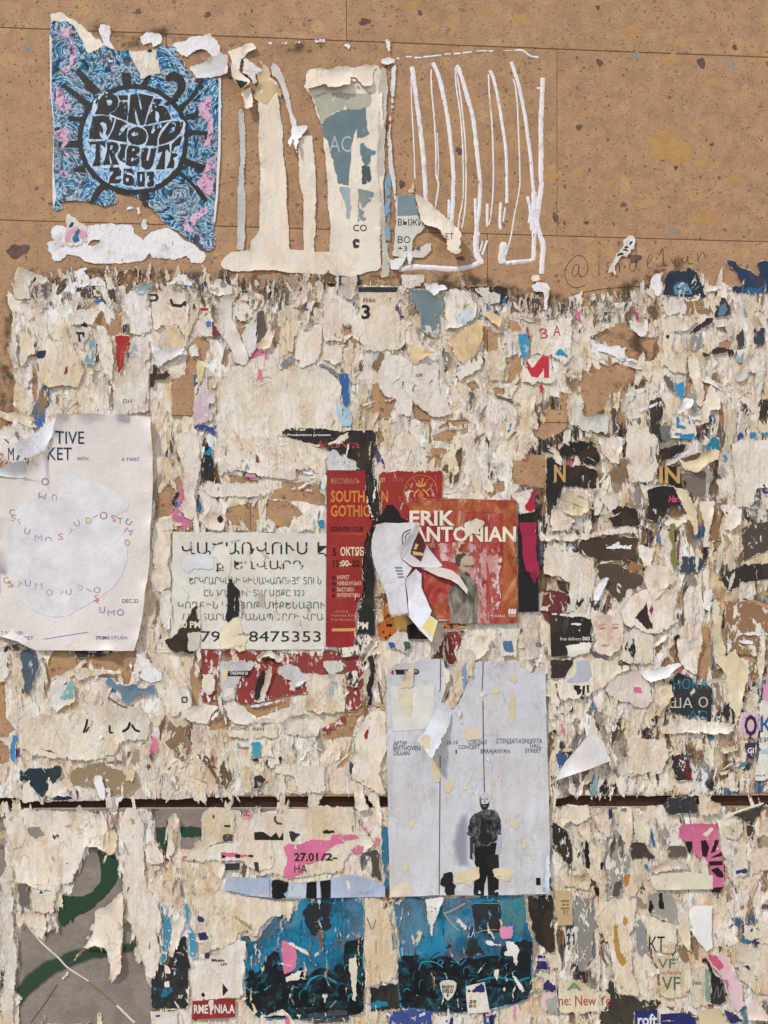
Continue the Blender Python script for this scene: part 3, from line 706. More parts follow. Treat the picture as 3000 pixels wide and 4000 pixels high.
DATA = r'''
T 150 0 850
poster|tattered blue psychedelic concert poster with round black lettering, high on the stone|@psy w.25 l1.2|1.2|90,100 205,100 235,140 300,150 330,190 400,260 500,340 600,390 690,390 900,390 930,345 1060,360 1065,440 1110,470 1120,530 1200,600 1390,590 1395,1171 1375,1176 1350,1596 1340,1716 1355,1866 1320,1926 1230,1906 1130,1826 1000,1736 960,1696 880,1616 800,1536 720,1496 660,1466 620,1431 560,1416 610,1496 610,1566 520,1576 400,1541 250,1536 190,1546 195,1596 130,1616 100,1576 115,1456 100,1226 120,976 110,900 85,700 90,400 90,250
>torn_margin|C|.25|92,103 200,103 235,142 330,192 420,280 520,345 440,390 380,420 345,330 300,260 240,190 225,172 108,170 100,330 92,400
>margin|W cut|.25|1375,600 1393,600 1390,1171 1370,1500 1348,1700 1335,1690 1355,1480 1372,1100
>margin|W cut|.25|88,260 105,300 104,700 125,1000 118,1300 140,1500 118,1590 108,1500 112,1230 125,976 112,900 92,700
>stained_corner|c4D5548 p.5|.25|375,420 440,390 520,345 535,370 500,430 430,440
T 300 300 500
>sun_ray|K cut|.2|-160,150 -120,130 150,330 110,390
>sun_ray|K cut|.2|-90,520 70,540 60,590 -90,560
>sun_ray|K cut|.2|-200,860 30,840 30,920 -200,910
>sun_ray|K cut|.2|-20,1200 80,1160 110,1240 -20,1230
>sun_ray|K cut|.2|185,1620 260,1470 330,1400 430,1430 330,1490 250,1600
>sun_ray|K cut|.2|850,1480 930,1470 920,1650 860,1650
>sun_ray|K cut|.2|1300,1260 1360,1250 1600,1480 1659,1560 1620,1590 1480,1400
>sun_ray|K cut|.2|1400,1060 1440,1080 1659,1160 1659,1230 1420,1140
>sun_ray|K cut|.2|1450,700 1659,720 1659,760 1450,750
>sun_ray|K cut|.2|1430,500 1560,480 1560,530 1440,560
>sun_ray|K cut|.2|1320,380 1450,290 1590,80 1610,110 1500,290 1380,420
>sun_ray|K cut|.2|610,120 700,100 690,-20 600,-30
>sun_ray|K cut|.2|200,210 280,170 60,-60 20,-20
>sun_ray|K cut|.2|840,110 900,120 1000,-80 960,-90
>sun_disc|@psytwo cut|.25|1395,800 1370,620 1310,470 1200,340 1060,240 900,180 720,165 560,190 410,250 280,340 170,470 105,620 75,790 90,960 150,1120 240,1250 360,1360 500,1430 650,1470 800,1470 950,1440 1090,1380 1210,1280 1310,1150 1370,990
>sun_ring|K cut|.3|1450,800 1430,600 1360,430 1240,290 1080,180 900,115 720,100 540,130 380,190 230,290 110,430 40,600 10,790 30,980 90,1150 190,1290 320,1400 450,1480 620,1530 800,1530 960,1500 1120,1440 1260,1330 1370,1180 1430,1000 / 1395,800 1370,620 1310,470 1200,340 1060,240 900,180 720,165 560,190 410,250 280,340 170,470 105,620 75,790 90,960 150,1120 240,1250 360,1360 500,1430 650,1470 800,1470 950,1440 1090,1380 1210,1280 1310,1150 1370,990
>glow|cC2D6E6 p.36|.35|215,300 330,215 400,190 520,225 690,220 790,195 900,225 1000,245 1120,295 1100,370 1170,390 1215,470 1250,550 1405,565 1412,720 1360,900 1325,1080 1300,1225 1030,1235 1030,1450 920,1465 700,1460 600,1430 400,1405 405,1200 190,1190 225,1000 150,960 140,700 190,520
>letter|K cut p.22|.55|262,315 300,300 330,255 380,225 460,230 520,260 545,310 535,380 500,440 440,470 415,500 235,495 270,420 280,350 / 390,310 440,305 465,330 455,370 410,385 390,350
>letter|K cut p.22|.55|530,250 665,248 665,310 560,310
>letter|K cut p.22|.55|555,340 600,325 660,340 665,480 645,580 560,545 500,520 430,490 500,450 545,390
>letter|K cut p.22|.55|695,250 785,220 800,310 830,430 850,440 830,330 800,222 905,245 1000,265 950,380 920,470 880,600 870,635 825,640 800,560 765,430 755,480 775,600 790,635 700,605 660,590 680,450 690,350
>letter|K cut p.22|.55|1005,290 1110,300 1060,380 1120,385 1160,410 1200,480 1230,560 1060,590 1075,520 1060,470 1020,450 1020,540 1035,600 895,630 920,540 960,420
>letter|K cut p.22|.55|215,525 330,508 495,545 465,660 430,740 395,780 375,740 395,680 385,620 340,590 300,610 330,650 345,700 340,760 300,710 300,760 330,815 165,815 170,700
>letter|K cut p.22|.55|515,555 590,575 660,620 600,640 560,700 545,780 590,740 640,670 665,660 650,760 650,860 540,840 400,815 440,760 480,680
>letter|K cut p.22|.55|913,775 895,850 850,885 785,893 720,880 675,840 657,775 675,705 730,668 785,657 850,675 895,715 / 803,750 780,725 740,722 707,750 730,778 775,775
>letter|K cut p.22|.55|855,655 960,640 990,640 965,740 990,745 1020,700 1015,630 1185,590 1110,670 1070,740 1045,830 1045,900 890,900 920,840 930,780 905,700
>letter|K cut p.22|.55|1225,580 1385,590 1370,670 1330,750 1260,820 1180,860 1070,895 1065,820 1110,730 1170,650 / 1240,660 1275,660 1265,710 1190,750 1210,700
>letter|K cut p.22|.55|165,850 370,840 378,930 320,890 300,890 305,990 310,1160 205,1170 240,1070 250,960 250,880 200,885 175,910
>letter|K cut p.22|.55|395,860 470,850 530,870 550,920 530,980 490,1010 510,1060 555,1145 470,1150 430,1030 420,1000 430,1080 440,1150 340,1150 370,1060 395,960 / 440,895 470,900 460,950 435,960
>letter|K cut p.22|.55|560,880 650,885 630,960 625,1050 640,1130 560,1090 530,1040 555,990 575,930
>letter|K cut p.22|.55|680,900 760,905 820,930 820,975 770,1020 815,1050 815,1110 780,1160 700,1172 640,1150 645,1060 650,960 / 725,935 755,940 745,970 715,975 / 710,1060 740,1055 745,1090 705,1110
>letter|K cut p.22|.55|845,935 935,935 915,1020 905,1090 925,1100 950,1020 960,940 1035,935 1010,1060 985,1160 950,1205 890,1210 840,1170 835,1060
>letter|K cut p.22|.55|1060,915 1200,880 1215,1000 1170,950 1150,980 1145,1090 1140,1210 1020,1210 1070,1100 1110,980 1050,1000
>letter|K cut p.22|.55|1235,880 1380,730 1340,900 1280,910 1230,990 1270,1000 1310,1010 1300,1040 1250,1060 1270,1110 1260,1190 1165,1195 1210,1090 1225,990
>letter|K cut p.22|.55|425,1190 550,1180 580,1230 575,1290 520,1300 500,1340 590,1330 560,1390 415,1390 430,1310 470,1260 480,1230 425,1240
>letter|K cut p.22|.55|610,1200 720,1200 735,1270 660,1240 640,1270 720,1290 750,1340 735,1410 670,1425 605,1400 600,1340 610,1270 / 640,1320 680,1320 670,1370 640,1360
>letter|K cut p.22|.55|755,1408 770,1425 755,1442 740,1425
>letter|K cut p.22|.55|780,1240 880,1235 890,1330 880,1430 800,1435 785,1340 / 825,1270 850,1270 845,1360 820,1365
>letter|K cut p.22|.55|910,1240 1000,1235 1010,1290 990,1325 1010,1370 995,1430 925,1440 910,1390 940,1380 950,1350 930,1330 945,1290 910,1290
T 150 0 850
>swirl|K cut p.15|.55|970,590 1000,560 1050,555 1100,580 1125,640 1115,700 1060,770 980,815 955,800 1020,750 1060,690 1065,640 1030,610 990,630 975,620
>ornament|@pnk p.3|.3|160,250 210,215 250,215 240,280 270,330 300,380 290,470 240,540 190,580 150,560 190,520 230,500 240,440 200,400 240,360 230,300 190,300
>ornament|@pnk p.3|.3|140,650 190,690 240,760 260,830 200,860 150,850 130,760
>ornament|@pnk p.3|.3|130,1010 200,980 250,1010 240,1090 200,1140 140,1110
>ornament|@pnk p.3|.3|1210,820 1260,760 1320,720 1335,860 1340,1000 1310,1100 1240,1140 1290,1040 1290,940 1230,880
>ornament|@pnk p.3|.3|1290,1230 1340,1180 1345,1330 1320,1500 1270,1480 1200,1400 1250,1340
>ornament|@pnk p.3|.3|1100,1700 1180,1630 1250,1590 1320,1600 1260,1650 1210,1690 1190,1780 1110,1770
>ornament|@pnk p.3|.3|160,1290 240,1310 240,1370 190,1370
>worn_print|c8A857C p.6|.35|185,860 280,840 320,880 300,930 220,920
>worn_print|c2E2A2C p.6|.35|1160,1800 1250,1780 1320,1800 1290,1850 1230,1890 1180,1860
paper_scrap|squarish cream paper scrap stuck on top of the blue psychedelic poster|C l2|2.2|690,395 905,390 945,570 775,615 750,530
>dark_notch|K|.2|805,400 835,388 875,392 870,412 830,408
paper_flap|white curled flap jutting from the upper right of the blue poster|F l4 tilt:1300,600,1300,440,5|2.4|1120,530 1200,510 1400,430 1450,450 1445,570 1390,590 1200,600 1180,570
glue_residue|upright white glue blob in the black mould above the blue poster|W|.8|470,190 540,190 555,240 545,310 580,380 570,490 540,480 510,380 460,260
glue_residue|small ragged white glue patch above the centre of the blue poster|W|.8|770,280 830,245 930,250 945,330 870,370 860,330 800,355 780,310
glue_residue|wide white glue patch above the right corner of the blue poster|W|.8|1030,330 1100,320 1180,280 1300,255 1360,310 1390,370 1380,430 1320,460 1305,410 1260,380 1180,400 1130,440 1060,400 1000,380
stone_grime|black mould haze around the glue above the blue poster|@grime|.15|330,150 520,160 600,230 760,230 960,170 1030,180 1020,260 1300,230 1400,330 1480,360 1420,440 1100,460 1080,340 940,400 600,390 400,270
T 150 500 850
glue_residue|broad pale lavender backing residue below the blue poster|W p.1|.7|35,740 70,720 100,780 120,740 190,730 215,760 220,800 390,740 470,740 580,720 590,740 640,730 700,740 740,730 730,800 800,850 870,790 940,770 965,740 1000,760 1230,930 1320,960 1260,1030 1160,1030 1130,980 1040,1010 960,1000 860,990 850,960 820,1015 700,1030 520,1040 350,1030 320,990 220,970 180,1020 110,1020 100,970 60,920 70,870 120,860 90,800 / 380,890 410,860 470,855 460,880 410,905
paper_scrap|triangular pink and blue scrap left on the lavender residue|W|1.6|220,655 380,750 370,830 385,870 330,910 220,905 160,915 215,820
>print|c243C50|.2|230,790 250,720 290,710 270,750 230,780
>print|c2C7196|.2|255,860 270,810 310,770 330,770 310,830 330,870 270,885
>print|cD99AB4|.2|200,850 240,780 290,750 320,760 260,820 250,880 210,880
>print|cD99AB4|.2|310,830 330,770 380,800 340,860
glue_residue|tiny pale glue flecks beside the torn lower edge of the blue poster|W|.6|800,690 840,700 830,780 785,780 790,720
glue_residue|small oval glue fleck under the torn diagonal of the blue poster|W|.6|745,610 775,600 780,660 755,660
glue_residue|pale glue crumb right of the hole under the blue poster date|W|.6|655,610 700,590 730,615 680,630
T 850 100 750
poster|large white poster stripped into hanging columns above a blank bottom strip|C n w.4 l2 s.3|1.2|20,2067 60,2000 120,1957 280,1947 290,1867 360,1737 370,1467 365,1217 350,700 370,560 360,480 450,430 520,500 540,700 565,980 580,1217 590,1217 600,1467 620,1767 625,1937 745,1942 740,1717 735,1467 700,1217 700,1150 700,1000 800,880 820,900 845,1217 850,1417 850,1817 835,1837 840,1957 965,1957 975,1717 950,1367 935,1217 900,900 840,700 780,590 740,560 770,470 770,390 880,375 960,400 1040,365 1380,345 1410,380 1410,1817 1420,2107 1380,2122 1180,2182 1000,2157 500,2122 80,2117
>faded_print|cB5B09C p.25|.25|820,600 1000,580 1340,580 1320,700 1000,760 890,850 850,740
>print|c6A7F82 p.2|.3|890,850 1000,760 1290,710 1280,760 1290,880 1310,940 1240,980 1290,1060 1400,1100 1330,1130 1320,1217 1240,1217 1230,1050 1200,900 1170,1000 1140,1390 1040,1385 1000,1217 960,1050 900,900
>pale_print|c9FAFB2 p.2|.3|1040,1387 1140,1397 1140,1697 1110,1667 1080,1497
>pale_print|c8A9490 p.3|.3|1215,1400 1360,1447 1300,1547 1250,1587 1290,1697 1200,1697 1210,1517
>dark_print|c4E5A5A p.3|.35|1240,1217 1320,1217 1330,1317 1310,1367 1240,1377
=965,1100,140,0|cA9B6B4|.5|AC|w190
=1170,1780,55,0|c3A3A3C|.5|CO|w120
>ink_mark|c3A3A3C cut|.5|1165,1870 1190,1845 1225,1855 1225,1880 1190,1870 1195,1900 1225,1900 1215,1925 1175,1925
paper_flap|frayed cream flap folded over the top of the stripped white poster|C l3 tilt:1050,380,1050,560,5|1.9|740,560 760,480 770,390 880,375 960,400 1040,365 1400,345 1350,410 1350,550 1260,555 1200,480 1150,470 1150,540 1040,570 960,570 920,530 880,550 790,580 / 1152,500 1175,465 1200,478 1195,520
paper_strip|thin grey paper strip standing left of the white columns|cC6C6C2 n l1|1|190,650 230,760 235,1217 230,1917 225,1957 160,1937 170,1717 195,1217 190,950
paper_flap|curled cream flap with black openings right of the blue poster|C l4 tilt:300,300,120,400,8|1.8|95,260 180,200 300,160 350,200 260,250 215,300 200,340 195,420 250,470 290,510 200,590 150,540 125,430 130,350
>dark_opening|K|.3|200,330 245,260 220,330 225,410 200,400
>dark_opening|K|.3|150,520 200,515 295,510 200,595
paper_flap|crumpled white tip behind the curled cream flap|F l4|2.4|220,290 270,300 390,380 360,440 330,430 350,500 300,520 260,440 215,420
paper_flap|cream paper tongue hanging under the curled flap|C l3 tilt:250,560,270,780,5|2.2|200,600 295,540 310,720 320,780 300,740 235,775 225,660
paper_flap|shredded cream ends at the head of the widest white column|T l4|2|350,300 380,310 450,390 460,460 540,560 555,635 500,600 420,690 300,620 360,520 330,440 390,390
paper_strip|slanting thin white strip between the two white columns|W n l1|1.1|460,370 480,325 540,370 580,470 630,650 680,820 690,870 640,880 600,720 560,580 510,470 470,440
paper_flap|white forked flap folded down on the narrow white column|F l3 tilt:720,880,680,1100,6|2.2|640,880 800,865 760,930 700,1000 690,1155 660,1060 655,1000 625,1085 610,1050 640,950
paper_strip|greyish upright edge strip at the right side of the stripped poster|cC9C2B4 n l1|1.5|1410,380 1460,350 1470,600 1450,900 1445,1217 1460,1857 1490,2027 1480,2177 1390,2187 1420,2097 1410,1800
>print|c86A4B4 p.25|.25|1455,1290 1490,1277 1490,1777 1480,2017 1455,1857
paper_strip|long white strip with a rust line along the edge of the glue comb|W n l.6|1.6|1500,380 1550,330 1540,480 1520,700 1500,1000 1540,1400 1560,1580 1540,1580 1510,1400 1470,1200 1480,800 1490,560
>rust_line|c7A4040 p.4|.2|1475,560 1492,560 1485,800 1475,1100 1465,1100 1468,800
glue_residue|white glue knob topping the edge of the stripped poster|W|2.2|1440,140 1470,125 1500,150 1490,200 1500,280 1470,230
paper_flap|small white tab at the top corner of the stripped poster|F l2|2.8|1390,305 1480,285 1540,310 1600,250 1590,265 1545,330 1450,355 1410,345
stone_grime|dark dirt line along the joint above the stripped poster|@grime|.15|240,140 700,120 1380,170 1350,200 1000,185 700,260 500,260 420,190
glue_residue|row of white glue dabs along the dirt line above the stripped poster|W|.5|425,140 470,140 470,172 430,172
glue_residue|pair of white glue dabs in the dirt line, second from the curled flap|W|.5|545,145 605,140 605,165 550,168
glue_residue|white glue dab between other dabs in the dirt line|W|.5|640,150 715,138 715,165 645,168
glue_residue|longest white glue dab in the dirt line above the stripped poster|W|.5|830,122 930,125 928,152 835,148
glue_residue|dripping white glue dab at the right end of the dirt line|W|.5|1085,170 1120,155 1152,165 1150,190 1130,220 1115,195 1090,190
T 1450 150 800
!glue_trace|comb of white dried glue lines left where a poster was torn away|W
~glue_bead|W|.5|36|330,230 345,330 370,520 400,750 420,950 435,1141 440,1290 445,1320
~glue_bead|W|.4|10|322,310 330,560 345,850 355,1141
~glue_bead|W|.5|33|495,200 520,240 560,350 600,540 630,720 655,950 668,1141 665,1160 662,1340 650,1517
~glue_bead|W|.4|13|485,250 490,420 510,640 525,900 525,1100 545,1190 520,1370
~glue_bead|W|.4|8|535,760 545,1000 540,1141
~glue_bead|W|.5|33|690,220 720,270 780,480 820,620 850,850 880,1141 885,1187 875,1367 850,1557 848,1677 870,1760
~glue_bead|W|.4|12|680,240 690,400 715,560 735,760 745,1000 745,1277 715,1457 705,1557
~glue_bead|W|.4|12|690,250 730,520 760,820 770,1141 760,1387 735,1537
~glue_bead|W|.5|25|960,260 990,320 1030,500 1070,750 1090,900 1100,1141 1100,1187 1098,1337
~glue_bead|W|.4|13|950,290 960,480 980,720 990,1000 990,1141 985,1287 965,1467 940,1527
~glue_bead|W|.5|28|1135,190 1160,270 1200,400 1240,600 1270,800 1290,950 1305,1141 1310,1187 1318,1287
~glue_bead|W|.5|46|1318,1240 1318,1360 1305,1487 1312,1557
~glue_bead|W|.4|12|1150,330 1170,400 1185,560 1195,800 1205,1141 1190,1287 1160,1437 1130,1617 1090,1757
~glue_bead|W|.5|40|1390,320 1385,420 1380,560 1375,700 1375,900 1375,1141 1380,1187 1360,1337 1340,1487 1370,1597 1392,1687 1385,1817 1380,1910
~glue_bead|W|.4|18|1340,400 1375,410
~glue_bead|W|.6|40|220,1872 350,1852 450,1852 560,1862 700,1867 830,1837 880,1807
~glue_bead|W|.5|50|860,1567 850,1657 860,1757 900,1827
~glue_bead|W|.4|18|940,1637 900,1757
~glue_bead|W|.4|14|905,1640 880,1727
~glue_bead|W|.6|36|1322,1540 1315,1737 1300,1797 1180,1812 1090,1822
~glue_bead|W|.5|56|1075,1650 1058,1737 1062,1825
~glue_bead|W|.4|22|843,1297 846,1457 850,1537
~glue_bead|W|.4|22|630,1307 630,1457
~glue_bead|W|.4|22|1050,1327 1042,1500 1050,1550
~glue_bead|W|.4|14|1085,1367 1070,1487
~glue_bead|W|.4|20|940,1340 940,1527
~glue_bead|W|.4|26|1265,1280 1290,1400 1280,1500
~glue_bead|W|.5|18|280,150 330,150
~glue_bead|W|.5|18|350,158 410,158
~glue_bead|W|.5|18|420,155 570,138
~glue_bead|W|.5|18|590,130 645,130
~glue_bead|W|.5|18|665,127 725,124
~glue_bead|W|.5|18|740,122 815,112
~glue_bead|W|.5|17|850,107 990,103
~glue_bead|W|.5|9|1070,102 1150,98
~glue_bead|W|.5|19|1160,98 1230,100 1290,145 1355,158
stone_grime|thin black mould line behind the dashed glue at the top of the comb|@grime|.15|200,70 260,110 420,105 700,90 1000,75 1150,85 1260,80 1380,150 1360,180 1240,130 1000,125 600,160 280,180 230,130
T 1450 650 800
flyer|torn flyer corner with grey block and cyrillic letters in the glue comb|cDCD9CC n l1.5|1.5|205,240 340,225 370,330 385,420 440,500 400,540 340,600 330,690 400,660 480,620 490,690 430,745 165,730 180,650 200,450 190,320
>grey_block|c7C8E92 p.15 cut|.25|215,245 340,230 380,400 210,405
=215,485,50,0|c3E4042|.3|ВЫЖИ|w205
=215,625,50,0|c3E4042|.3|ВО|w100
=215,690,42,0|c3E4042|.3|+3|w75
=362,692,40,0|c3E4042|.3|4|w35
paper_flap|curling cream flap peeled off the cyrillic flyer corner|C l3 tilt:370,300,650,600,9|2.4|350,240 430,280 610,450 700,530 725,590 700,700 740,730 660,750 605,700 600,620 540,540 430,490 390,420 370,320
=596,625,48,0|c4E4A46|.4|ЕТ|w62
paper_flap|pointed tan tip above the cyrillic flyer corner|T l3|2|285,220 325,170 330,130 350,160 348,225
glue_residue|cloudy white glue at the foot of the cyrillic flyer corner|cD3DADA p.1|2|140,760 290,720 250,810 200,855 160,840
glue_residue|teardrop of white glue hanging below the cyrillic flyer corner|W|2.4|290,700 330,700 335,750 320,820 300,800 288,750
T 2150 850 850
!graffiti|thin handwritten pencil handle on the bare stone|K
~pencil_stroke|c4A2E20|.08|5|215,360 185,360 165,420 180,455 210,420 220,360 215,410 230,450 275,430 285,360 250,300 190,295 130,360 110,430 140,510 200,535 265,515
~pencil_stroke|c4A2E20|.08|5|370,350 370,445
~pencil_stroke|c4A2E20|.08|7|369,290 371,300
~pencil_stroke|c4A2E20|.08|5|455,340 425,355 445,390 425,420
~pencil_stroke|c4A2E20|.08|5|518,340 530,420 528,370 550,345
~pencil_stroke|c4A2E20|.08|5|640,340 610,350 605,390 630,410 650,370 655,320 660,390 690,400
~pencil_stroke|c4A2E20|.08|5|740,360 775,300 755,285 740,340 745,385 780,385
~pencil_stroke|c4A2E20|.08|6|830,290 855,235 860,300 865,365
~pencil_stroke|c4A2E20|.08|5|840,370 895,365
~pencil_stroke|c4A2E20|.08|5|920,310 935,350 955,320 950,365
~pencil_stroke|c4A2E20|.08|5|1020,300 1000,330 1030,345 1050,290 1050,350 1090,350
~pencil_stroke|c4A2E20|.08|5|1120,260 1125,330 1140,290 1165,265 1185,320
~pencil_stroke|c4A2E20|.08|6|155,590 280,565 400,545 560,532 750,520
paper_scrap|white fish-shaped scrap with black dashes over the pencil writing|W l2|1.5|595,140 630,140 645,180 640,240 560,310 510,350 490,390 500,480 470,430 440,430 390,495 420,430 460,350 500,280 550,180
>ink_mark|K cut|.3|598,210 605,190 625,185 620,200 605,215
>ink_mark|K cut|.3|558,228 580,222 595,235 570,238
>ink_mark|K cut|.3|545,250 570,242 600,260 570,258
>ink_mark|K cut|.3|500,300 515,280 545,272 560,285 530,292
poster|navy remnant of a poster with half a pale face under the pencil writing|c22323F l1.5|1.8|830,602 855,540 850,470 900,410 1020,400 1040,375 1090,400 1140,450 1170,520 1175,590 1240,605
>printed_face|c5F8FA6 p.2|.3|945,510 1000,490 1045,505 1080,560 1078,600 950,598 930,555
>hair|c2F5568|.4|930,560 925,520 960,490 1010,478 1060,505 1090,560 1080,600 1065,545 1040,515 1000,500 955,520
>>printed_face:eye|c1C2C3A cut|.5|955,548 975,540 985,552 970,558
>>printed_face:eye|c1C2C3A cut|.5|1020,570 1050,568 1060,580 1035,583
>>printed_face:mouth_shadow|c223A4A cut|.5|985,592 1020,588 1025,598 985,599
poster|navy two-pronged remnant at the right edge beside the pencil writing|c243A52 l1.5|1.6|1330,340 1370,320 1410,330 1440,380 1540,420 1580,440 1590,410 1550,370 1580,340 1640,330 1700,340 1720,585 1370,585 1375,525 1450,520 1420,450 1340,370
>print|c2F6285 p.3|.3|1460,560 1490,540 1640,520 1650,580 1465,584
paper_scrap|white slip between the two navy remnants|F l2|1.9|1170,520 1380,545 1370,560 1170,575
paper_scrap|brown strip with faint cream capitals under the navy half face|c9A7550 p.2|1.2|840,608 1240,618 1240,700 1190,740 1040,745 840,740
=1092,655,34,0|cD9CDB4|.4|DON|w78
=1100,708,30,0|cC9B89C|.4|OUT|w75
glue_residue|cloudy white glue around the left of the navy half face|W|2.2|760,480 800,430 850,420 840,470 855,520 830,600 790,620 780,560
paper_scrap|ragged lilac-white patch under the half face|W s.3|1.6|840,620 920,610 1010,625 1040,680 1030,740 900,760 850,690
T 0 1030 800
paper_scrap|grey cone-shaped scrap at the top corner of the pasted mass|cC4B9A8 l3|2|145,30 250,60 350,100 400,110 440,65 450,90 400,150 340,180 290,130 240,190 250,290 180,300 120,290 110,230 125,100
glue_residue|white splayed glue smear with a pointed arm above the pasted mass|W|1.8|430,190 500,120 570,70 640,50 730,30 735,40 680,65 700,90 740,130 800,115 830,110 790,160 850,170 830,190 740,180 690,200 630,200 610,260 510,230 540,190 550,120 500,140
paper_scrap|dark brown mouldy patch below the white glue smear|Q p.35|1.4|660,200 940,200 965,300 940,330 850,340 760,280 650,290
glue_residue|pale dome-shaped glue blob on the top edge of the mass|W|2.4|1360,200 1400,130 1450,90 1510,95 1555,150 1560,190 1480,180 1430,160
>teal_chip|c3E7A90 cut|.3|1490,185 1560,185 1555,205 1500,210
paper_scrap|pale torn sheet right of the stone gap near the top|W s.4 l2|2.4|1010,260 1070,220 1200,230 1230,400 1230,575 1060,580 1050,450 1000,400 1000,300
paper_scrap|cream sheet with two cut-off black letter hooks|C s.5 l2|2.2|1230,240 1540,230 1530,600 1500,620 1440,505 1330,510 1250,560 1225,400
>ink_mark|K cut|.3|1215,252 1272,252 1290,285 1270,312 1215,312 1215,298 1258,296 1268,284 1258,268 1215,268
>ink_mark|K cut|.3|1375,295 1395,292 1408,330 1470,335 1495,310 1515,312 1510,355 1490,345 1470,362 1395,352
paper_scrap|navy thorn-shaped scrap above the red triangle|N l1|2.7|985,575 1000,490 1040,445 1060,490 1050,540 1060,578
paper_scrap|red triangular scrap with thin printed arcs among cream shreds|R l1.5|2.9|920,578 1060,578 1060,650 1030,730 1020,830 960,912 940,790
~printed_arc|cC4605C|.3|5|975,850 985,760 1010,680 1050,640
~printed_arc|cC4605C|.3|5|1000,830 1008,770 1028,710 1056,670
paper_scrap|light grey creased sheet left of the stone gap|cD6CFC8 l2.5 s.3|2.5|820,390 760,510 560,500 540,400 640,380 720,360
paper_scrap|faded teal scrap left of the red triangle|c7E9DA2 p.35 l1|2.6|730,620 775,605 785,700 780,800 760,910 740,830 690,830 685,790 715,700
paper_scrap|tall cream lozenge scrap between teal scrap and red triangle|C s.6 l2.5|2.8|780,490 840,510 900,600 930,800 910,960 850,900 800,780 785,650
paper_scrap|large cream scrap with yellow and orange washes|cE8D9BC s.6 l2|2.6|330,620 450,600 550,600 600,690 660,760 690,880 640,1000 520,1000 400,1020 330,980 300,850 290,780
>print|c8F2228|.3|525,910 530,850 550,825 562,880 545,900
>print|N|.3|295,740 310,710 380,705 375,775 300,770
>yellow_wash|cE9D68A p.5|.2|340,860 400,930 420,980 380,1010 350,960
>yellow_wash|cE9D68A p.5|.2|580,900 640,890 660,930 600,950
paper_scrap|smooth tan upright panel on the far left of the mass|cE6D3B4 s.1 l1.5|3|165,560 240,565 290,620 290,740 200,830 170,870
paper_scrap|grey scrap with a broken black letter left of the teal scrap|cB7ADA2 l1|2.5|560,520 740,510 730,620 690,700 640,710 600,640
>ink_mark|K cut|.3|620,560 690,562 690,600 675,602 672,578 650,580 660,640 640,640 636,580 620,578
paper_scrap|heavy black figure one turned on its side at a torn edge|K cut|2.9|1245,815 1280,850 1275,900 1330,895 1345,870 1385,910 1340,945 1260,945 1250,1008 1218,1008 1218,900 1240,895
paper_flap|folded tan flap above the sideways black figure|cE2CDA8 s.5 l3|3|1335,510 1440,505 1500,610 1520,660 1470,690 1370,700 1350,600
paper_flap|white crumpled flap under the folded tan flap|W l3|3.2|1255,720 1370,700 1500,690 1490,740 1400,790 1310,840 1255,840
paper_scrap|pale sheet with a washed blue stain right of the red triangle|cDCDAD2 s.5|2.5|1060,590 1210,590 1220,700 1215,900 1210,1200 930,1240 920,1000 960,912 1030,900 1040,720
>blue_wash|c9DB4C0 p.5|.2|1060,690 1110,640 1130,720 1090,820 1050,800
=1000,1135,30,0|c4A463F|.3|ОН|w70
paper_scrap|cream crumpled shred with frayed white tail beside the stone strip|W l2|2.6|1510,690 1560,660 1620,660 1625,770 1560,760 1520,770
T 700 1030 800
paper_scrap|yellow strip with blue smudge at the edge of the stone gap|Y l1.5|2.6|165,800 215,835 195,940 150,1060 120,1060 130,960
>blue_smudge|c3E5C9A|.3|110,985 150,955 165,970 140,1005
paper_scrap|pinkish violet shred hanging beside the stone strip|V l2 p.25|2.4|210,840 280,870 275,920 235,935 240,1030 310,1060 310,1140 250,1150 280,1240 250,1300 110,1310 120,1080 150,1060
>indigo_print|c44508C|.3|110,1330 150,1310 230,1320 290,1330 300,1410 250,1370 120,1345
paper_scrap|small triangular scrap with blue, maroon and green print|C l1.5|2.8|140,590 180,390 175,362 245,362 240,395 350,600 250,605
>red_stripe|R cut|.3|175,368 245,366 235,386 180,390
>green_dots|E cut p.5|.3|180,400 235,400 225,450 200,440
>blue_blob|c2E86B8 cut|.3|215,485 235,470 260,478 260,515 225,522
>maroon_print|M|.3|250,430 290,480 345,580 340,608 262,590 265,510
paper_scrap|mouldy grey-brown tatters at the top middle of the mass|c85745F p.5 l3|2.2|430,330 520,230 600,280 690,290 690,350 620,400 560,470 500,480 440,430
paper_scrap|curling mould-stained shreds above the triangular print scrap|cA0907C p.4 l4|2.4|240,230 260,140 320,130 400,170 480,180 440,110 400,105 420,150 440,250 400,265 330,280 260,260
paper_flap|long smooth white roll slanting down from the mould|cE6DDCF s.2 l3|3.2|330,290 410,265 480,300 430,320 430,420 500,590 565,770 540,830 450,800 380,640 340,480 330,350
paper_flap|bluish white cone beside the long white roll|cDDD8D2 l4|2.8|500,590 560,490 620,480 630,700 570,780 540,700
paper_scrap|charcoal angular scrap near the top middle|c5A524B p.15|2.8|625,500 640,390 700,380 700,460 720,540 690,610 650,660 628,660
paper_flap|cream ear-shaped flap with a brown stain by the charcoal scrap|cE7D6B6 s.7 l3|3|690,470 740,500 775,600 740,690 680,705 625,700 630,660 690,600 720,540
paper_scrap|tan streaked hanging shred between the stone slit and the bulb shred|T s.6 l2|2.5|790,400 900,360 990,380 1000,480 960,560 920,740 860,700 820,540
paper_scrap|broad cream panel under the bulb-shaped shred|C s.3 l1.5|2.7|960,520 1030,560 1150,480 1150,700 1140,800 1060,830 980,860 975,790 930,780
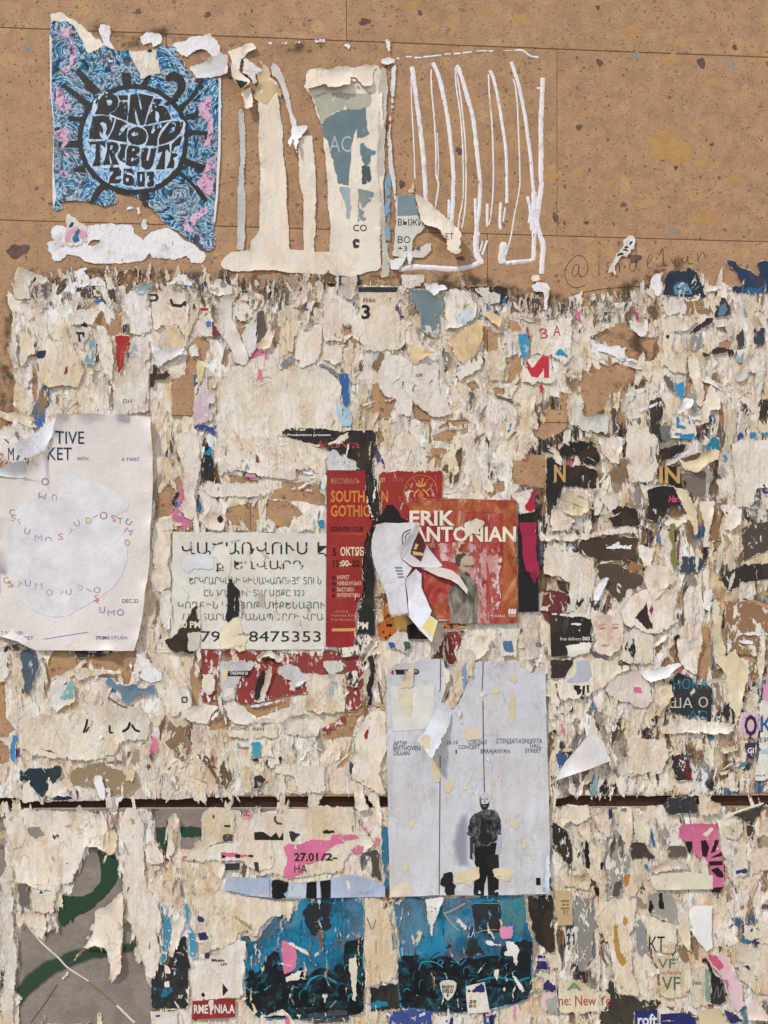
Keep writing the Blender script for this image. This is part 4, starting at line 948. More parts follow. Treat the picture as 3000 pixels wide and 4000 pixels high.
paper_scrap|bulb-shaped cream shred with a red and green printed tip|C s.6 l3|3|1000,260 1050,232 1100,255 1115,310 1080,380 1040,480 1020,480 995,380 990,310
>red_print|R|.3|1000,385 1030,400 1075,385 1070,400 1030,412 1005,405
>green_print|E p.3|.3|1010,415 1045,415 1025,465
paper_scrap|streaked cream sheet left of the black-headed bill|C s.6 l2|2.4|1170,300 1300,280 1400,340 1480,400 1470,640 1440,640 1400,590 1395,515 1325,515 1330,640 1290,640 1170,650
paper_scrap|pale square under the streaked cream sheet|C s.3 l1.5|2.3|1165,660 1320,680 1325,800 1250,830 1160,790
paper_scrap|cobalt blue curved scrap at the right of the blank cream sheet|c35629C|2.3|1290,880 1380,890 1390,1190 1320,1140 1310,1000 1285,930
>grey_print|c7F8288 p.2|.3|1100,830 1180,815 1240,850 1300,900 1290,940 1230,890 1180,850
>pale_blue_print|cA9C6D4 p.2|.2|1270,1080 1310,1140 1390,1190 1390,1244 1390,1330 1290,1300
paper_scrap|slate grey smear above the blank cream sheet|c84858A p.3|2.5|805,830 850,770 930,735 935,810 880,860 850,840 810,850
poster|large blank cream sheet with tan water stains in the left middle|cE9DFCA s.35 w.5 l1.5|1.9|430,840 560,790 760,720 840,860 960,870 1080,835 1200,860 1270,930 1325,990 1310,1080 1330,1330 1380,1330 1380,1470 900,1490 620,1480 380,1500 310,1480 300,1244 330,1000
paper_scrap|dirty grey upright scrap with black side on the top edge|cB9B0A6 l2 s.5|2.6|1310,115 1440,95 1450,120 1450,270 1390,300 1330,290 1300,240
>dark_edge|K cut|.3|1440,95 1460,100 1460,185 1448,185
paper_scrap|small blue dab beside the black-headed bill|c2F6C9C|2.8|1395,320 1440,300 1450,340 1420,375 1400,350
T 1400 1030 800
poster|cream bill with a black header bar and a bold figure three|cE5DBC8 s.5 l1|2.2|0,195 325,195 330,300 300,370 340,450 430,470 390,560 380,690 200,720 60,720 10,640
>header_bar|c2E3533 cut p.1|.25|0,196 322,196 310,236 0,238
=38,318,28,0|K|.3|РЕВА|w100
=25,450,105,0|K b|.3|3|w70
=245,318,28,0|K|.3|Т|w22
>ink_mark|K|.3|330,425 360,420 380,435 360,450 340,445
>ink_smear|c5A5650 p.6|.3|220,640 270,600 330,640 310,670 250,660
paper_scrap|slate teal torn hanging near the top right of the bill|D l2 p.12|3|400,220 520,215 690,290 680,480 660,530 650,610 560,605 500,540 490,400 430,330 410,270
>pale_worn_foot|cCFC6B6 p.4|.25|500,520 580,505 660,490 655,605 570,604 510,545
paper_scrap|cream scrap with a grey corner standing above the slate teal sheet|cDDD5C2 l1.5|2.6|340,100 530,95 540,150 500,190 370,210 350,160
paper_flap|white crumpled flap over the slate teal sheet|F l4|3.8|495,160 560,175 700,190 720,225 650,240 620,275 560,230
paper_scrap|tan stained sheet right of the slate teal sheet|C s.9 l2|2.6|680,260 750,200 830,220 920,240 960,360 950,440 860,520 680,540 700,420
>pale_blue_print|cCBD3DA p.3|.25|860,370 930,360 950,440 800,530 790,450
paper_scrap|black band with a blank pale block at the upper right middle|c2D2A2A p.25|2.2|700,185 1000,190 1220,190 1220,330 1150,340 930,240
>pale_block|cD5CDC0 p.3|.3|920,200 1060,195 1060,235 1150,245 1140,330 1020,330 970,250
paper_scrap|bright blue curved stripe at the end of the black band|U|2.8|1140,380 1160,290 1180,262 1220,300 1180,330 1150,385
paper_flap|tan folded tab below the black band|T l4|3.4|1010,400 1050,390 1165,470 1135,545 1060,470
paper_scrap|dark scrap with cream capitals below the long glue line|c55493C p.1|2.2|1390,240 1470,265 1480,400 1390,372
=1395,292,32,0|cD8CFB8|.3|AIR|w68
=1395,362,32,0|cD8CFB8|.3|LD|w55
glue_residue|white glue splat at the foot of the long right glue line|W|3.4|1395,180 1450,150 1520,165 1552,210 1540,290 1515,395 1490,380 1500,290 1490,240 1420,230 1400,200
paper_scrap|frayed cream tuft over the dark scrap with capitals|C l2|2.6|1395,100 1470,98 1476,150 1400,152
paper_scrap|cream sheet with thin red capitals at the upper right|C s.5 l1|2.4|1385,560 1430,480 1659,440 1720,450 1720,780 1660,830 1560,760 1380,750
=1465,612,82,0|cB5555A|.3|B|w68
=1575,590,82,0|cB5555A|.3|A|w60
>blue_spikes|c2F8FB4|.3|1565,750 1620,690 1659,705 1700,750 1690,770
paper_scrap|cyan pointed scrap left of the thin red capitals|c3390BC l1|2.8|1290,560 1390,560 1385,680 1370,760 1325,815 1300,690
>worn_streak|c8CC0D4 p.4|.25|1310,640 1385,680 1370,740 1330,790
paper_scrap|pale sheet carrying half a bold red letter M|C s.5 l1|2.6|1310,960 1330,830 1365,780 1550,745 1560,800 1610,930 1560,980 1400,990
>letter|cC4363E cut|.3|1365,790 1400,850 1420,840 1480,755 1540,755 1540,930 1500,930 1500,860 1450,930 1400,920 1350,830
paper_scrap|short upright red bar under the bold red letter|cC4363E l1|2.8|1455,975 1502,975 1495,1060 1460,1120
paper_scrap|grey-white blank rounded sheet under the figure three bill|W s.15 l1.5|2.6|190,790 260,745 370,745 430,800 450,1000 440,1244 310,1244 300,1110 200,1060 150,960
paper_scrap|pale scrap with faint serif letters beside the blank rounded sheet|cDAD3C6 p.1 l1|2.7|330,800 440,800 660,830 660,1060 740,1130 760,1240 590,1244 440,1130 330,1000
=465,918,30,0|c4A4642|.3|це|w52
>torn_black|c35302E p.55|.25|350,960 440,955 560,1040 560,1140 640,1160 640,1080 660,940 600,930 560,1000 450,1010 440,1090 350,1060
>torn_black|c35302E p.55|.25|340,810 430,810 440,850 370,860 350,930 335,900
paper_scrap|torn black and cream fragment right of the serif letters|c35302E p.5 l1|2.5|760,740 800,760 860,800 960,740 1010,760 1000,860 940,880 830,960 770,930 780,860
paper_flap|tan crumpled hanging piece in the upper middle|T s.6 l4|3.2|720,600 870,540 990,450 1005,560 980,690 920,770 840,830 780,760 720,660
paper_flap|folded tan triangle beside the tan crumpled hanging piece|T s.4 l4|3|400,655 500,680 640,740 560,750 460,830 430,830
paper_scrap|olive grey shred below the folded tan triangle|c857F70 p.3|2.8|690,700 750,720 740,850 690,870 680,760
paper_scrap|slate scrap with pale torn tip at the middle right of the serif letters|c5E6064 p.2|2.6|890,1020 960,1060 930,1120 910,1200 890,1200
paper_scrap|tan shredded fringe left of the cyan pointed scrap|cCDBB9A p.3 l3|2.6|1040,730 1180,680 1190,760 1170,960 1060,950 1050,860
paper_scrap|narrow white curled shred beside the fringe|F l3|3|1165,560 1210,560 1280,650 1300,690 1240,640 1245,750 1215,755 1190,650
T 0 0 1659
stone_grime|grey mould along the upper rim of the pasted mass|@grime|.15|20,1130 60,1040 200,1030 420,1020 700,1040 900,1050 1100,1080 1350,1070 1560,1050 1900,1070 2000,1100 2250,1150 2450,1080 2700,980 2640,1200 2300,1240 1900,1210 1300,1200 800,1190 300,1180
stone_grime|grey mould down the left rim of the pasted mass|@grime|.15|10,1130 80,1130 80,1700 10,1800 -20,1500
stone_grime|grey film in the stone window|@grime|.15|2350,1290 2580,1290 2600,1440 2480,1440
stone_grime|grey film in the lower stone window|@grime|.15|2380,1480 2560,1460 2540,1580 2420,1600
T 2200 1230 800
glue_residue|lumpy white glue bridge between the two bare stone windows|W|1.6|220,200 270,230 370,260 460,250 480,290 510,340 480,385 420,350 370,330 280,300 330,370 290,370 230,300
glue_residue|white smile-shaped glue loop over the upper bare stone window|W|2|515,20 560,80 640,100 660,40 690,40 690,130 650,185 600,170 540,110 / 560,92 640,110 620,128 585,120
paper_scrap|large cream stained sheet with a brown blister right of the stone windows|cE5D3B0 s.7 l2|2.4|840,20 1000,30 1150,30 1010,130 900,150 870,290 900,350 1000,310 1010,480 940,500 880,480 780,430 800,300 800,200 830,100
paper_scrap|dark plum S-shaped remnant near the right edge|c3A2B33 p.12|2.6|1010,160 1080,90 1150,30 1200,20 1230,-40 1200,-70 1250,-80 1240,-130 1310,-130 1350,-60 1350,10 1220,50 1150,110 1100,150 1050,160
>blue_patch|c557A90 p.2|.3|1240,20 1260,-60 1310,-110 1330,-40 1300,10
paper_scrap|small black chip beside the cream stained sheet|K|2.8|820,180 860,150 862,200 830,215
paper_scrap|narrow black chip above the pale blue strip|K|2.8|900,155 945,155 945,280 925,220
paper_scrap|pale blue upright strip beside the silver scrap|cA9C2CC p.2|2.7|955,170 1000,140 995,280 955,270
paper_scrap|silver grey crumpled scrap below the plum remnant|c8F8B86 p.3 l2|2.8|1010,160 1130,150 1130,250 1050,300 1000,280
paper_scrap|dark plum forked remnant under the stone pocket|c3A2B33 p.2|2.6|1110,310 1250,260 1390,290 1385,330 1340,370 1320,310 1190,330 1170,370 1120,340
paper_scrap|grey patterned curl above the stone pocket|cBDB8AE p.3 l3|2.9|1210,60 1300,40 1370,70 1370,180 1330,200 1300,110 1230,110
paper_scrap|charcoal leaf-shaped chip near the right edge|c3B3F42 p.15|2.6|1390,180 1440,110 1465,180 1470,270 1410,300 1400,230
paper_scrap|charcoal block with a pale streak at the right edge|c3B4248 p.15|2.6|1530,110 1630,105 1635,250 1530,245
paper_scrap|grey-blue worn patch below the charcoal leaf chip|c8FA3A8 p.45|2.4|1400,290 1480,260 1500,330 1440,400 1390,370
paper_scrap|grey dripping shreds below the charcoal block|cB5AC9E p.45 l3|2.6|1480,330 1620,260 1640,420 1600,700 1560,720 1540,480 1420,560 1380,500
paper_scrap|bright blue hanging wedge under the cream stained sheet|c3C8FBC p.15 l2|2.4|870,490 920,560 980,540 975,640 940,720 910,640 890,560
paper_scrap|dark grey wedge left of the bright blue wedge|c6B675F p.15 l1|2.3|800,480 870,500 900,600 910,670 840,600 810,540
paper_flap|long cream flap dropping right of the bright blue wedge|C s.6 l3|3|1000,340 1090,340 1110,480 1140,640 1120,760 1070,740 1020,520 1000,420
paper_flap|white folded flap below the bright blue wedge|F l5 tilt:1000,700,920,840,6|3.6|970,670 1050,700 1030,760 960,800 900,860 920,780
paper_flap|tall cream spear flap near the blue lettering on the right|C s.4 l3|3|1190,560 1250,640 1270,780 1190,780 1170,880 1100,900 1120,720
>rust_stain|c7A3420 p.3|.2|1092,740 1108,735 1120,900 1105,930
paper_scrap|black worn panel between grey strips on the right|c3A3430 p.2|2|690,690 790,660 830,760 780,880 860,1040 780,1040 700,930 690,800
>grey_panel|c74706C p.25|.2|770,890 860,890 860,1030 800,1020
glue_residue|short row of white glue beads crossing the lower stone window|W|1.2|495,650 560,610 650,590 655,620 560,660 510,670
glue_residue|thin glue rib across the black worn panel|W|2.6|600,775 700,735 795,705 795,730 700,765 610,795
paper_strip|narrow cream post at the edge of the black worn panel|C l2|2.8|665,590 690,600 688,900 660,900
paper_scrap|pale scrap with broken cyan lettering at the right|C p.1|2.4|870,830 1020,800 1060,900 1075,990 1040,1020 860,1000
>letter|c2F84B0|.3|905,830 945,835 935,890 1000,910 985,935 905,925
>letter|c2F84B0|.3|985,820 1020,820 1030,890 1000,910 1005,860
>blue_rule|c2F84B0|.3|870,970 960,950 960,970 1060,958 1070,990 1040,1020 960,1018 950,1000
paper_scrap|blue and white chipped lettering left of the tan wedge|c2F84B0 p.3|2.6|1180,790 1230,810 1250,860 1230,900 1190,840
paper_scrap|blue chip hanging beside the tan wedge|c2F84B0 p.1|2.5|1260,880 1290,960 1290,1020 1262,1010
paper_scrap|blue knob-shaped print chip near the right edge|c2F84B0 p.2|2.6|1500,960 1560,960 1560,1000 1510,1020
paper_scrap|pair of blue print chips against the right edge|c2F84B0 p.2|2.6|1590,950 1670,960 1650,1000 1600,990
paper_scrap|indigo zigzag print chip right of the tan wedge|c33468C p.15|2.7|1385,1080 1400,990 1430,940 1465,990 1430,1010 1410,1080
paper_scrap|indigo hooked print chip above the blue knob chip|c33468C p.15|2.7|1450,760 1503,755 1512,900 1490,900 1480,800
paper_scrap|light blue broken print under the tan wedge, its smaller half|c3C90BC p.2|2.6|1280,1110 1330,1130 1320,1190 1290,1190
paper_scrap|light blue broken print under the tan wedge, its larger half|c3C90BC p.2|2.6|1340,1190 1370,1140 1430,1110 1400,1190
paper_scrap|dirty tan wedge pointing down near the blue lettering|cC0AC88 s.6 l2|2.9|1280,780 1420,760 1380,1000 1330,1110 1300,900
paper_scrap|black torn field above the gold letters at the right|K p.12|2|770,1100 880,1060 1000,1040 980,1100 900,1160 770,1210
paper_scrap|blackish field left of the cream sheet with a whisk drawing|K p.15|2|0,1040 240,1020 270,1090 300,1200 260,1244 170,1215 100,1120 -60,1180 -60,1080
paper_scrap|tall cream sheet with a tiny whisk drawing|C s.45 l1.5|2.8|500,880 690,900 760,1000 770,1244 740,1330 700,1360 520,1370 500,1244
~whisk_line|c8A8680|.25|5|705,1070 703,1140 695,1170 700,1200 715,1205 725,1180 712,1145 712,1075
paper_scrap|dark slate ragged strip left of the whisk sheet|c4A4A50 p.25|2.6|380,750 420,760 430,870 470,990 400,990 390,870
paper_scrap|pale blue washed scraps at the foot of the lower stone window|cCFD3CC s.5 l3|2.5|60,760 100,650 150,650 160,820 260,820 380,800 390,980 220,960 60,900
paper_scrap|grizzled cream crumple below the pale blue washed scraps|C s.6 l4|2.7|270,1000 380,980 480,1000 480,1090 460,1240 370,1200 300,1100
T 0 1580 800
poster|beige market poster with white cut-out shape, its corner curling off the wall|cE6DCD5 cut w.8 l7 s.06|5|480,95 850,92 1225,110 1240,300 1245,700 1230,1000 1215,1300 1180,1600 1130,1900 1090,2000 300,1995 250,1975 160,1925 0,1880 -10,1700 15,1500 5,1200 -15,900 -5,590 200,610 250,490 380,390 440,260
>cut_out_shape|cE2DCDC cut|.3|500,560 525,545 600,560 900,690 1030,780 1055,820 1040,860 960,900 930,960 1000,1060 1040,1170 1035,1260 990,1400 930,1480 800,1580 560,1715 480,1727 400,1722 260,1670 150,1560 85,1430 60,1260 55,1150 65,1030 100,950 170,830 300,770 450,750 500,690
=458,328,100,0|c2E2A48|.35|TIVE|w232
=395,458,100,0|c2E2A48|.35|KET|w195
=630,462,27,0|c6A6470|.35|WITH|w92
=992,466,27,0|c6A6470|.35|A TWIST|w145
=345,664,60,0|c9A7F94|.35|O|w62
=385,730,50,170|c9F99A6|.35|M|w60
=470,735,50,180|c9F99A6|.35|U|w40
=85,905,50,0|cA49CA6|.35|C|w45
=100,952,50,0|cB0A85C|.35|S|w45
=158,985,42,25|cC08078|.35|T|w34
=200,1050,48,-18|c8D8AA0|.35|U|w46
=290,1115,52,0|cA6A6BC|.35|M|w62
=372,1134,56,0|c9A88A8|.35|O|w60
=480,1104,52,0|cC47E5E|.35|S|w44
=552,1040,42,-35|cA8A460|.35|T|w44
=625,1000,48,32|c8D8AA0|.35|U|w46
=705,972,50,0|cAFA65A|.35|D|w46
~dash|cC47068|.35|8|762,925 800,903
=815,938,62,0|c8A7690|.35|O|w64
=896,950,50,-12|cC47068|.35|S|w46
=958,972,48,0|cAFA65A|.35|T|w42
=1015,965,48,-35|c8D8AA0|.35|U|w46
=1010,1040,48,-28|cA6A6BC|.35|M|w60
=1015,1150,50,0|cAFA65A|.35|O|w45
T 0 2000 800
=35,582,50,0|cB8AE60|.35|C|w42
=72,612,50,0|cC88070|.35|S|w52
=140,600,40,-30|cB8AE60|.35|T|w40
=213,606,50,0|c8D8AA0|.35|U|w46
=293,630,50,0|cA6A6BC|.35|M|w60
=384,682,52,0|cB8AE60|.35|O|w55
=478,660,36,-40|cA6A6BC|.35|T|w44
=541,677,48,0|cC0706A|.35|U|w46
=637,645,50,0|cA6A6BC|.35|D|w44
~dash|cC47068|.35|8|705,625 750,650
=767,663,52,0|c9A88A8|.35|O|w57
=770,728,50,0|cC8805E|.35|S|w44
=790,760,42,40|cC87078|.35|T|w40
=813,822,50,0|c8D8AA0|.35|U|w46
=878,842,46,0|cA6A6BC|.35|M|w58
=953,844,54,0|c9A88A8|.35|O|w60
=998,740,30,0|c6A6470|.35|DEC 22|w130
=5,998,30,0|c7A7478|.35|12:00-20:00|w190
=85,1038,28,0|c7A7478|.35|IA STREET|w195
~rule|c7A7478|.35|4|360,1034 722,976
=785,1034,24,0|c6A6470 b|.35|STUMO|w110
=905,1034,24,0|c7A7478|.35|STUDI|w130
T 0 1580 800
paper_flap|pale blue-white curl of the beige poster corner, seen from behind|cE9EAEE cut l2 tilt:420,330,220,380,22|6|470,110 455,200 430,280 370,390 290,460 235,492 190,440 190,380 280,280 400,170
paper_flap|bright white rolled lip under the curled poster corner|cF0EEEC cut l3 tilt:120,600,140,500,10|6.5|-20,560 80,505 235,490 255,515 240,580 200,610 90,600 -20,585
paper_scrap|white corner fragment with two dark capitals still stuck behind the curl|cE4DEDC s.1 l2|4|-20,200 60,180 110,175 160,300 240,480 90,500 0,390 -30,380
=75,458,100,0|c2E2A48|.35|M|w45
=138,458,100,0|c2E2A48|.35|A|w85
>ink_mark|c2E2A48 cut|.3|42,290 55,288 85,318 78,325
paper_scrap|white shred fanning out above the curled poster corner|W l4|3.4|100,140 150,110 200,190 280,270 200,370 150,250
T 600 1600 800
poster|black remnant of a poster with small white print and red letters|c2C2927 n p.1|2.3|1000,215 1080,157 1815,160 1810,330 1775,420 1815,560 1840,900 1880,960 1780,1000 1700,1700 1650,1700 1640,1200 1650,500 1620,430 1440,350 1250,275
=1005,218,17,0|cDCD6CC b|.35|rrot Productions presents|w430
=1345,318,62,0|cA84440|.5|kova|w330
>torn_label|cD8D0C2|.3|1085,157 1330,157 1330,172 1090,178
paper_scrap|cream fringe of vertical shreds below the blank cream sheet|C s.6 l3|2.4|520,240 900,230 1100,230 1250,280 1440,350 1400,420 1390,600 1300,580 1290,500 1160,500 1150,580 950,560 860,550 700,500 610,510 520,560 510,400
>blue_streaks|c6F93A6 p.5|.25|690,450 740,350 790,420 780,500 700,490
>indigo_sliver|c3E3A7C|.25|775,330 795,350 810,420 795,420
>brown_gap|c7A5030|.25|825,430 830,355 860,390 862,430 840,450
paper_scrap|pale blue hanging sheet left of the red festival bill|cC5D0D4 s.4 l2|2.6|1400,360 1440,330 1650,430 1650,520 1400,520 1390,690 1340,670 1370,520
paper_scrap|pink and black sliver over the stone at the left middle|c2B2627|2.2|690,505 760,500 850,520 900,550 850,560 720,545
>pink_print|cD08AA4|.3|710,545 760,515 830,530 845,555
glue_residue|thin white zigzag threads over the bare stone|W|1.6|1075,640 1180,630 1250,590 1290,590 1190,645 1310,655 1310,668 1120,655
glue_residue|ladder of white threads above the zigzag|W|1.8|1205,500 1295,515 1290,580 1275,580 1280,530 1225,520 1215,580 1205,575
paper_strip|black strip with cyan scratches left of the fringe|c262325 p.04|2.6|410,240 440,260 470,330 490,420 505,600 430,580 390,640 380,720 400,800 390,850 355,845 345,700 370,560 380,420 410,340
>cyan_scratch|c1F86AE|.3|390,370 430,340 455,300 465,225 480,360 470,390 420,380
>cyan_scratch|c1F86AE|.3|420,460 480,435 485,455 430,470
>cyan_scratch|c2A6E90 p.2|.3|352,830 365,740 395,790 385,850
paper_strip|long pale strip left of the black and cyan strip|C s.5 l2|2.8|170,200 280,180 380,260 390,420 370,560 340,700 350,850 310,900 240,880 200,820 240,760 250,560 220,400
paper_scrap|cream strip of torn paper above the armenian notice|cE3D9C8 s.4|2|380,640 430,580 500,600 860,600 870,640 970,660 900,710 700,715 470,715 420,690
paper_scrap|cream square scrap at the corner of the armenian notice|cE6DAC4 s.2 l1|2.6|0,915 160,905 158,1100 130,1240 0,1260
paper_scrap|tan shreds with a black chip above the armenian notice|C s.7 l3|2.2|360,880 480,820 580,850 590,950 540,995 440,990
>black_chip|K p.1|.3|505,880 550,845 580,900 545,940
paper_scrap|grey and black crumbs on the upper rim of the armenian notice|c8A857C p.5 l2|2.2|850,990 860,890 930,870 990,940 970,1000
paper_scrap|blue chip wedged against the red festival bill|c3C84B4 p.1|2.4|1318,900 1390,895 1395,1000 1340,970
paper_scrap|crumpled pale ball of paper above the blue chip|C s.5 l3|2.4|1150,900 1200,850 1280,830 1310,900 1300,995 1150,995
paper_scrap|indigo speck on the shreds at the left middle|c3A3478|3|100,395 112,310 125,310 122,400
T 600 2050 800
poster|white armenian sale notice with black capitals and a phone number|cE3DDD0 cut s.22 l1 w.3|2.6|158,60 800,66 1450,78 1470,940 1480,1010 860,1015 800,1010 140,1005 140,870 150,500
=230,240,92,0|c2E2B2A p.24|.35|ՎԱՃԱՌՎՈՒՄ Է|w1170
=505,362,66,0|c3A3634 p.3|.35|ք. ԵՂՎԱՐԴ|w710
=292,484,56,0|c6A655E p.28|.35|ԵՐԿՀԱՐԿԱՆԻ ԿԻՍԱԿԱՌՈՒՅՑ ՏՈՒՆ|w1065
=412,580,50,0|c6A655E p.28|.35|ԸՆԴՀԱՆՈՒՐ ՏԱՐԱԾՔԸ 320|w810
=200,680,52,0|c6A655E p.28|.35|ԿՈՂՔԻՆ ԿԱ ՅՈԹ ՄԵՔԵՆԱՅՈՒ|w1190
=235,775,52,0|c6A655E p.28|.35|ՀԱՍՏԱՐԱՆ ՃԱՆԱՊԱՐՀԻ ՎՐԱ|w1145
=385,948,84,0|c2E2B2A p.18|.35|7903 8475353|w970
>tear_patch|cE2DACC p.05|.6|470,235 500,165 620,180 640,300 620,420 600,440 560,330
>black_tear|c2A2726 p.1|.8|600,425 640,440 690,520 705,560 705,660 695,750 650,755 600,800 580,740 600,640 595,520
>cream_tear|cE8DAB8 s.2|.9|650,755 700,750 720,860 760,930 740,1020 690,1035 640,1000 560,1015 530,960 540,880 600,800
>faint_scrub|cDCDCDC p.1|.6|230,300 260,250 380,230 480,280 500,360 330,360 280,400 235,370
paper_scrap|black bat-shaped scrap with white PM lettering on the armenian notice|c2B2827 p.06 l1|4|340,660 365,640 370,720 390,880 380,960 360,1040 300,1055 150,1030 80,950 75,925 150,910 205,840 285,740
=205,838,52,0|cE4D8B8 b|.35|00 PM|w178
>blank_label|cCFC8B4|.3|275,878 380,870 370,1020 280,1022
paper_scrap|cream strip under the tip of the black bat scrap|C s.4 l2|3.4|340,590 385,580 390,880 375,1240 330,1244 350,1040 380,960
paper_strip|torn cream border strip left of the armenian notice|cE0D8C4 s.6 l2|3.2|60,540 150,530 140,870 90,880 60,760 50,640
paper_scrap|stack of cream tabs left of the armenian notice|C s.6 l2|3|0,0 130,10 150,250 120,290 150,500 40,560 10,540 20,280 -20,200
T 1200 1580 800
poster|red festival bill with orange condensed capitals, torn along its right side|c982A2C cut w.25 l1 p.05|3.6|160,540 470,540 475,650~ 490,800~ 520,900~ 545,940~ 530,1030~ 490,1060~ 465,1130~ 460,1244~ 450,1330~ 455,1500~ 440,1580~ 410,1620~ 400,1880~ 400,1970 150,1965 155,1244
=190,648,40,0|cC88C64|.35|ФЕСТИВАЛЬ|w235
=190,795,88,0|cD0802E b|.35|SOUTH|w275
=190,912,88,0|cD0802E b|.35|GOTHIC|w318
=188,1030,34,0|c4A1E20 b|.35|COUNTRY CLUB|w268
=190,1065,16,0|cC8702E|.35|* MYSTERY MUSIC MARKET|w280
=205,1228,60,0|c3E1A1C b|.35|5|w32
=270,1228,62,0|cE4D2B0 b|.35|ОКТЯБ|w190
=208,1315,48,0|c4A1E20 b|.35|13|w48
=262,1315,48,0|cE4D2B0 b|.35|:00-|w96
=362,1315,48,0|c4A1E20 b|.35|22|w60
=242,1420,30,0|cDCB090 b|.35|МАРКЕТ|w102
=242,1468,30,0|cDCB090 b|.35|ЖИВАЯ МУЗЫКА|w200
=242,1518,30,0|cDCB090 b|.35|ВЫСТАВКА|w140
=242,1564,30,0|cDCB090 b|.35|ИНТЕРАКТИВЫ|w185
>bullet|c4A1E20 cut|.3|195,1405 215,1392 232,1405 215,1424
>bullet|c4A1E20 cut|.3|195,1453 215,1440 232,1453 215,1472
>bullet|c4A1E20 cut|.3|195,1503 215,1490 232,1503 215,1522
>bullet|c4A1E20 cut|.3|195,1550 215,1537 232,1550 215,1569
=222,1690,24,0|cC88A70|.35|«Sport» &|w110
=195,1722,24,0|cC88A70|.35|Hummus Kim|w190
=195,1758,24,0|cC88A70|.35|9 36 Martiros Sa|w200
>gold_rule|cC8A060 cut|.3|200,1818 392,1815 392,1840 200,1842
>torn_lip|cDCD2BE|.5|462,540 474,545 480,650 496,800 526,900 550,940 535,1032 520,1020 532,945 508,900 480,800 466,650
poster|right half of the red festival bill with a round hand emblem|c982A2C cut w.2 l1 p.05|2.6|570,540~ 1095,548 1090,780 1180,1000 640,1200 600,830~ 575,700~
=590,632,28,0|cD8B090 b|.35|ОТ|w42
=690,632,40,0|cB4654A|.35|SAN|w85
=600,795,88,0|cD0802E b|.35|N|w55
~emblem_ring|cC8743C|.4|6|1052,720 1040,650 1000,600 950,582 890,582 840,605 800,650 787,720 800,790 830,850
~emblem_line|cD4924E|.4|12|920,670 900,620
~emblem_line|cD4924E|.4|12|925,670 935,600
~emblem_line|cD4924E|.4|11|915,672 880,640
~emblem_line|cD4924E|.4|11|930,672 960,635
~emblem_line|cD4924E|.4|16|880,655 920,668 960,655
~emblem_line|cD4924E|.4|14|905,690 870,730 870,755
~emblem_line|cD4924E|.4|14|935,690 970,725 985,752
~emblem_line|cD4924E|.4|10|830,700 870,715
~emblem_line|cD4924E|.4|10|1000,680 960,712
>emblem_drop|cD06A38 cut|.4|918,695 945,740 935,762 900,762 895,740
>emblem_ray|cC8743C cut|.35|815,650 850,670 848,675 812,656
>emblem_ray|cC8743C cut|.35|1015,640 985,668 990,672 1020,646
>emblem_ray|cC8743C cut|.35|860,600 880,630 876,634 855,606
>emblem_ray|cC8743C cut|.35|985,600 965,632 970,635 990,605
>emblem_ray|cC8743C cut|.35|1045,745 1005,738 1005,748 1043,753
>silhouette|c221C1C cut|.4|560,985 580,930 615,870 640,820 690,815 740,870 760,920 815,945 810,965 640,970
>worn_edge|cCFA09A p.65|.35|575,760 600,800 630,870 600,960 560,980 560,860
T 1300 2000 800
poster|orange-red concert poster with cream capitals and a man looking up|@erik cut w.25 l1 p.06|4.4|612,-106 1052,-100 1483,-88 1492,905 940,908 930,890 620,880 615,400
>orange_edge|@rust|.3|1370,-20 1480,-60 1488,860 1360,860 1365,600 1375,300
>orange_band|@rust|.3|620,-98 1480,-85 1480,20 1200,10 1000,-10 830,20 620,10
>pale_scratch|@wash p.42|.35|1240,250 1300,280 1350,250 1365,430 1340,560 1360,700 1330,860 1270,850 1290,600 1250,450
>pale_wash|@wash p.36|.32|860,250 1050,240 1250,300 1250,850 1180,880 1170,600 1000,420 870,400
>orange_flame|@rust p.2|.34|1005,320 1040,250 1090,260 1100,330 1050,340
>orange_foot|@rust p.1|.33|745,740 930,740 930,870 830,870 760,800
=620,112,112,0|cE8DFC6 b|.5|ERIK|w365
=640,242,112,0|cE8DFC6 b|.5|ANTONIAN|w840
=762,298,34,0|cD89080|.45|BER 30, 21:00|w240
>coat|@coat p.08|.45|940,905 935,650 960,590 1000,540 1020,470 1060,490 1110,520 1160,580 1172,700 1170,905
>>coat:coat_lapel|c5A5446 p.1|.5|1030,500 1080,560 1090,700 1050,790 1040,640
>shirt|c6A2A34 cut|.5|1060,475 1110,510 1105,530 1070,515
>neck|cB5A088 p.1 cut|.5|1030,440 1100,430 1110,490 1060,490 1025,465
>face|cBCA894 p.08 cut|.52|1040,370 1090,355 1115,365 1140,410 1140,430 1110,445 1060,450 1035,420
>>face:beard|c6E6250 p.15|.56|1045,420 1080,435 1140,428 1130,450 1080,455 1050,445
>hair|c4E4636 p.2|.56|990,430 985,380 1010,340 1060,330 1105,345 1115,365 1060,370 1040,400 1040,440 1015,460
~coat_seam|c4E483C|.55|5|1150,600 1140,750 1135,900
>>coat:coat_button|c2E2A22 cut|.55|1125,605 1133,600 1138,608 1130,614
>>coat:coat_button|c2E2A22 cut|.55|1138,685 1146,680 1151,688 1143,694
=1312,858,24,0|cE0D0C0|.45|KARAS|w80
>logo_bar|cE8E0D4 cut|.45|1418,795 1436,785 1436,832 1418,832
>logo_bar|cE8E0D4 cut|.45|1440,795 1458,785 1458,832 1440,832
>logo_bar|cE8E0D4 cut|.45|1462,795 1480,785 1480,832 1462,832
=1418,852,13,0|cE8E0D4|.45|THEATRE|w62
>rule|cE0C8B8 cut|.45|760,878 925,876 925,884 760,886
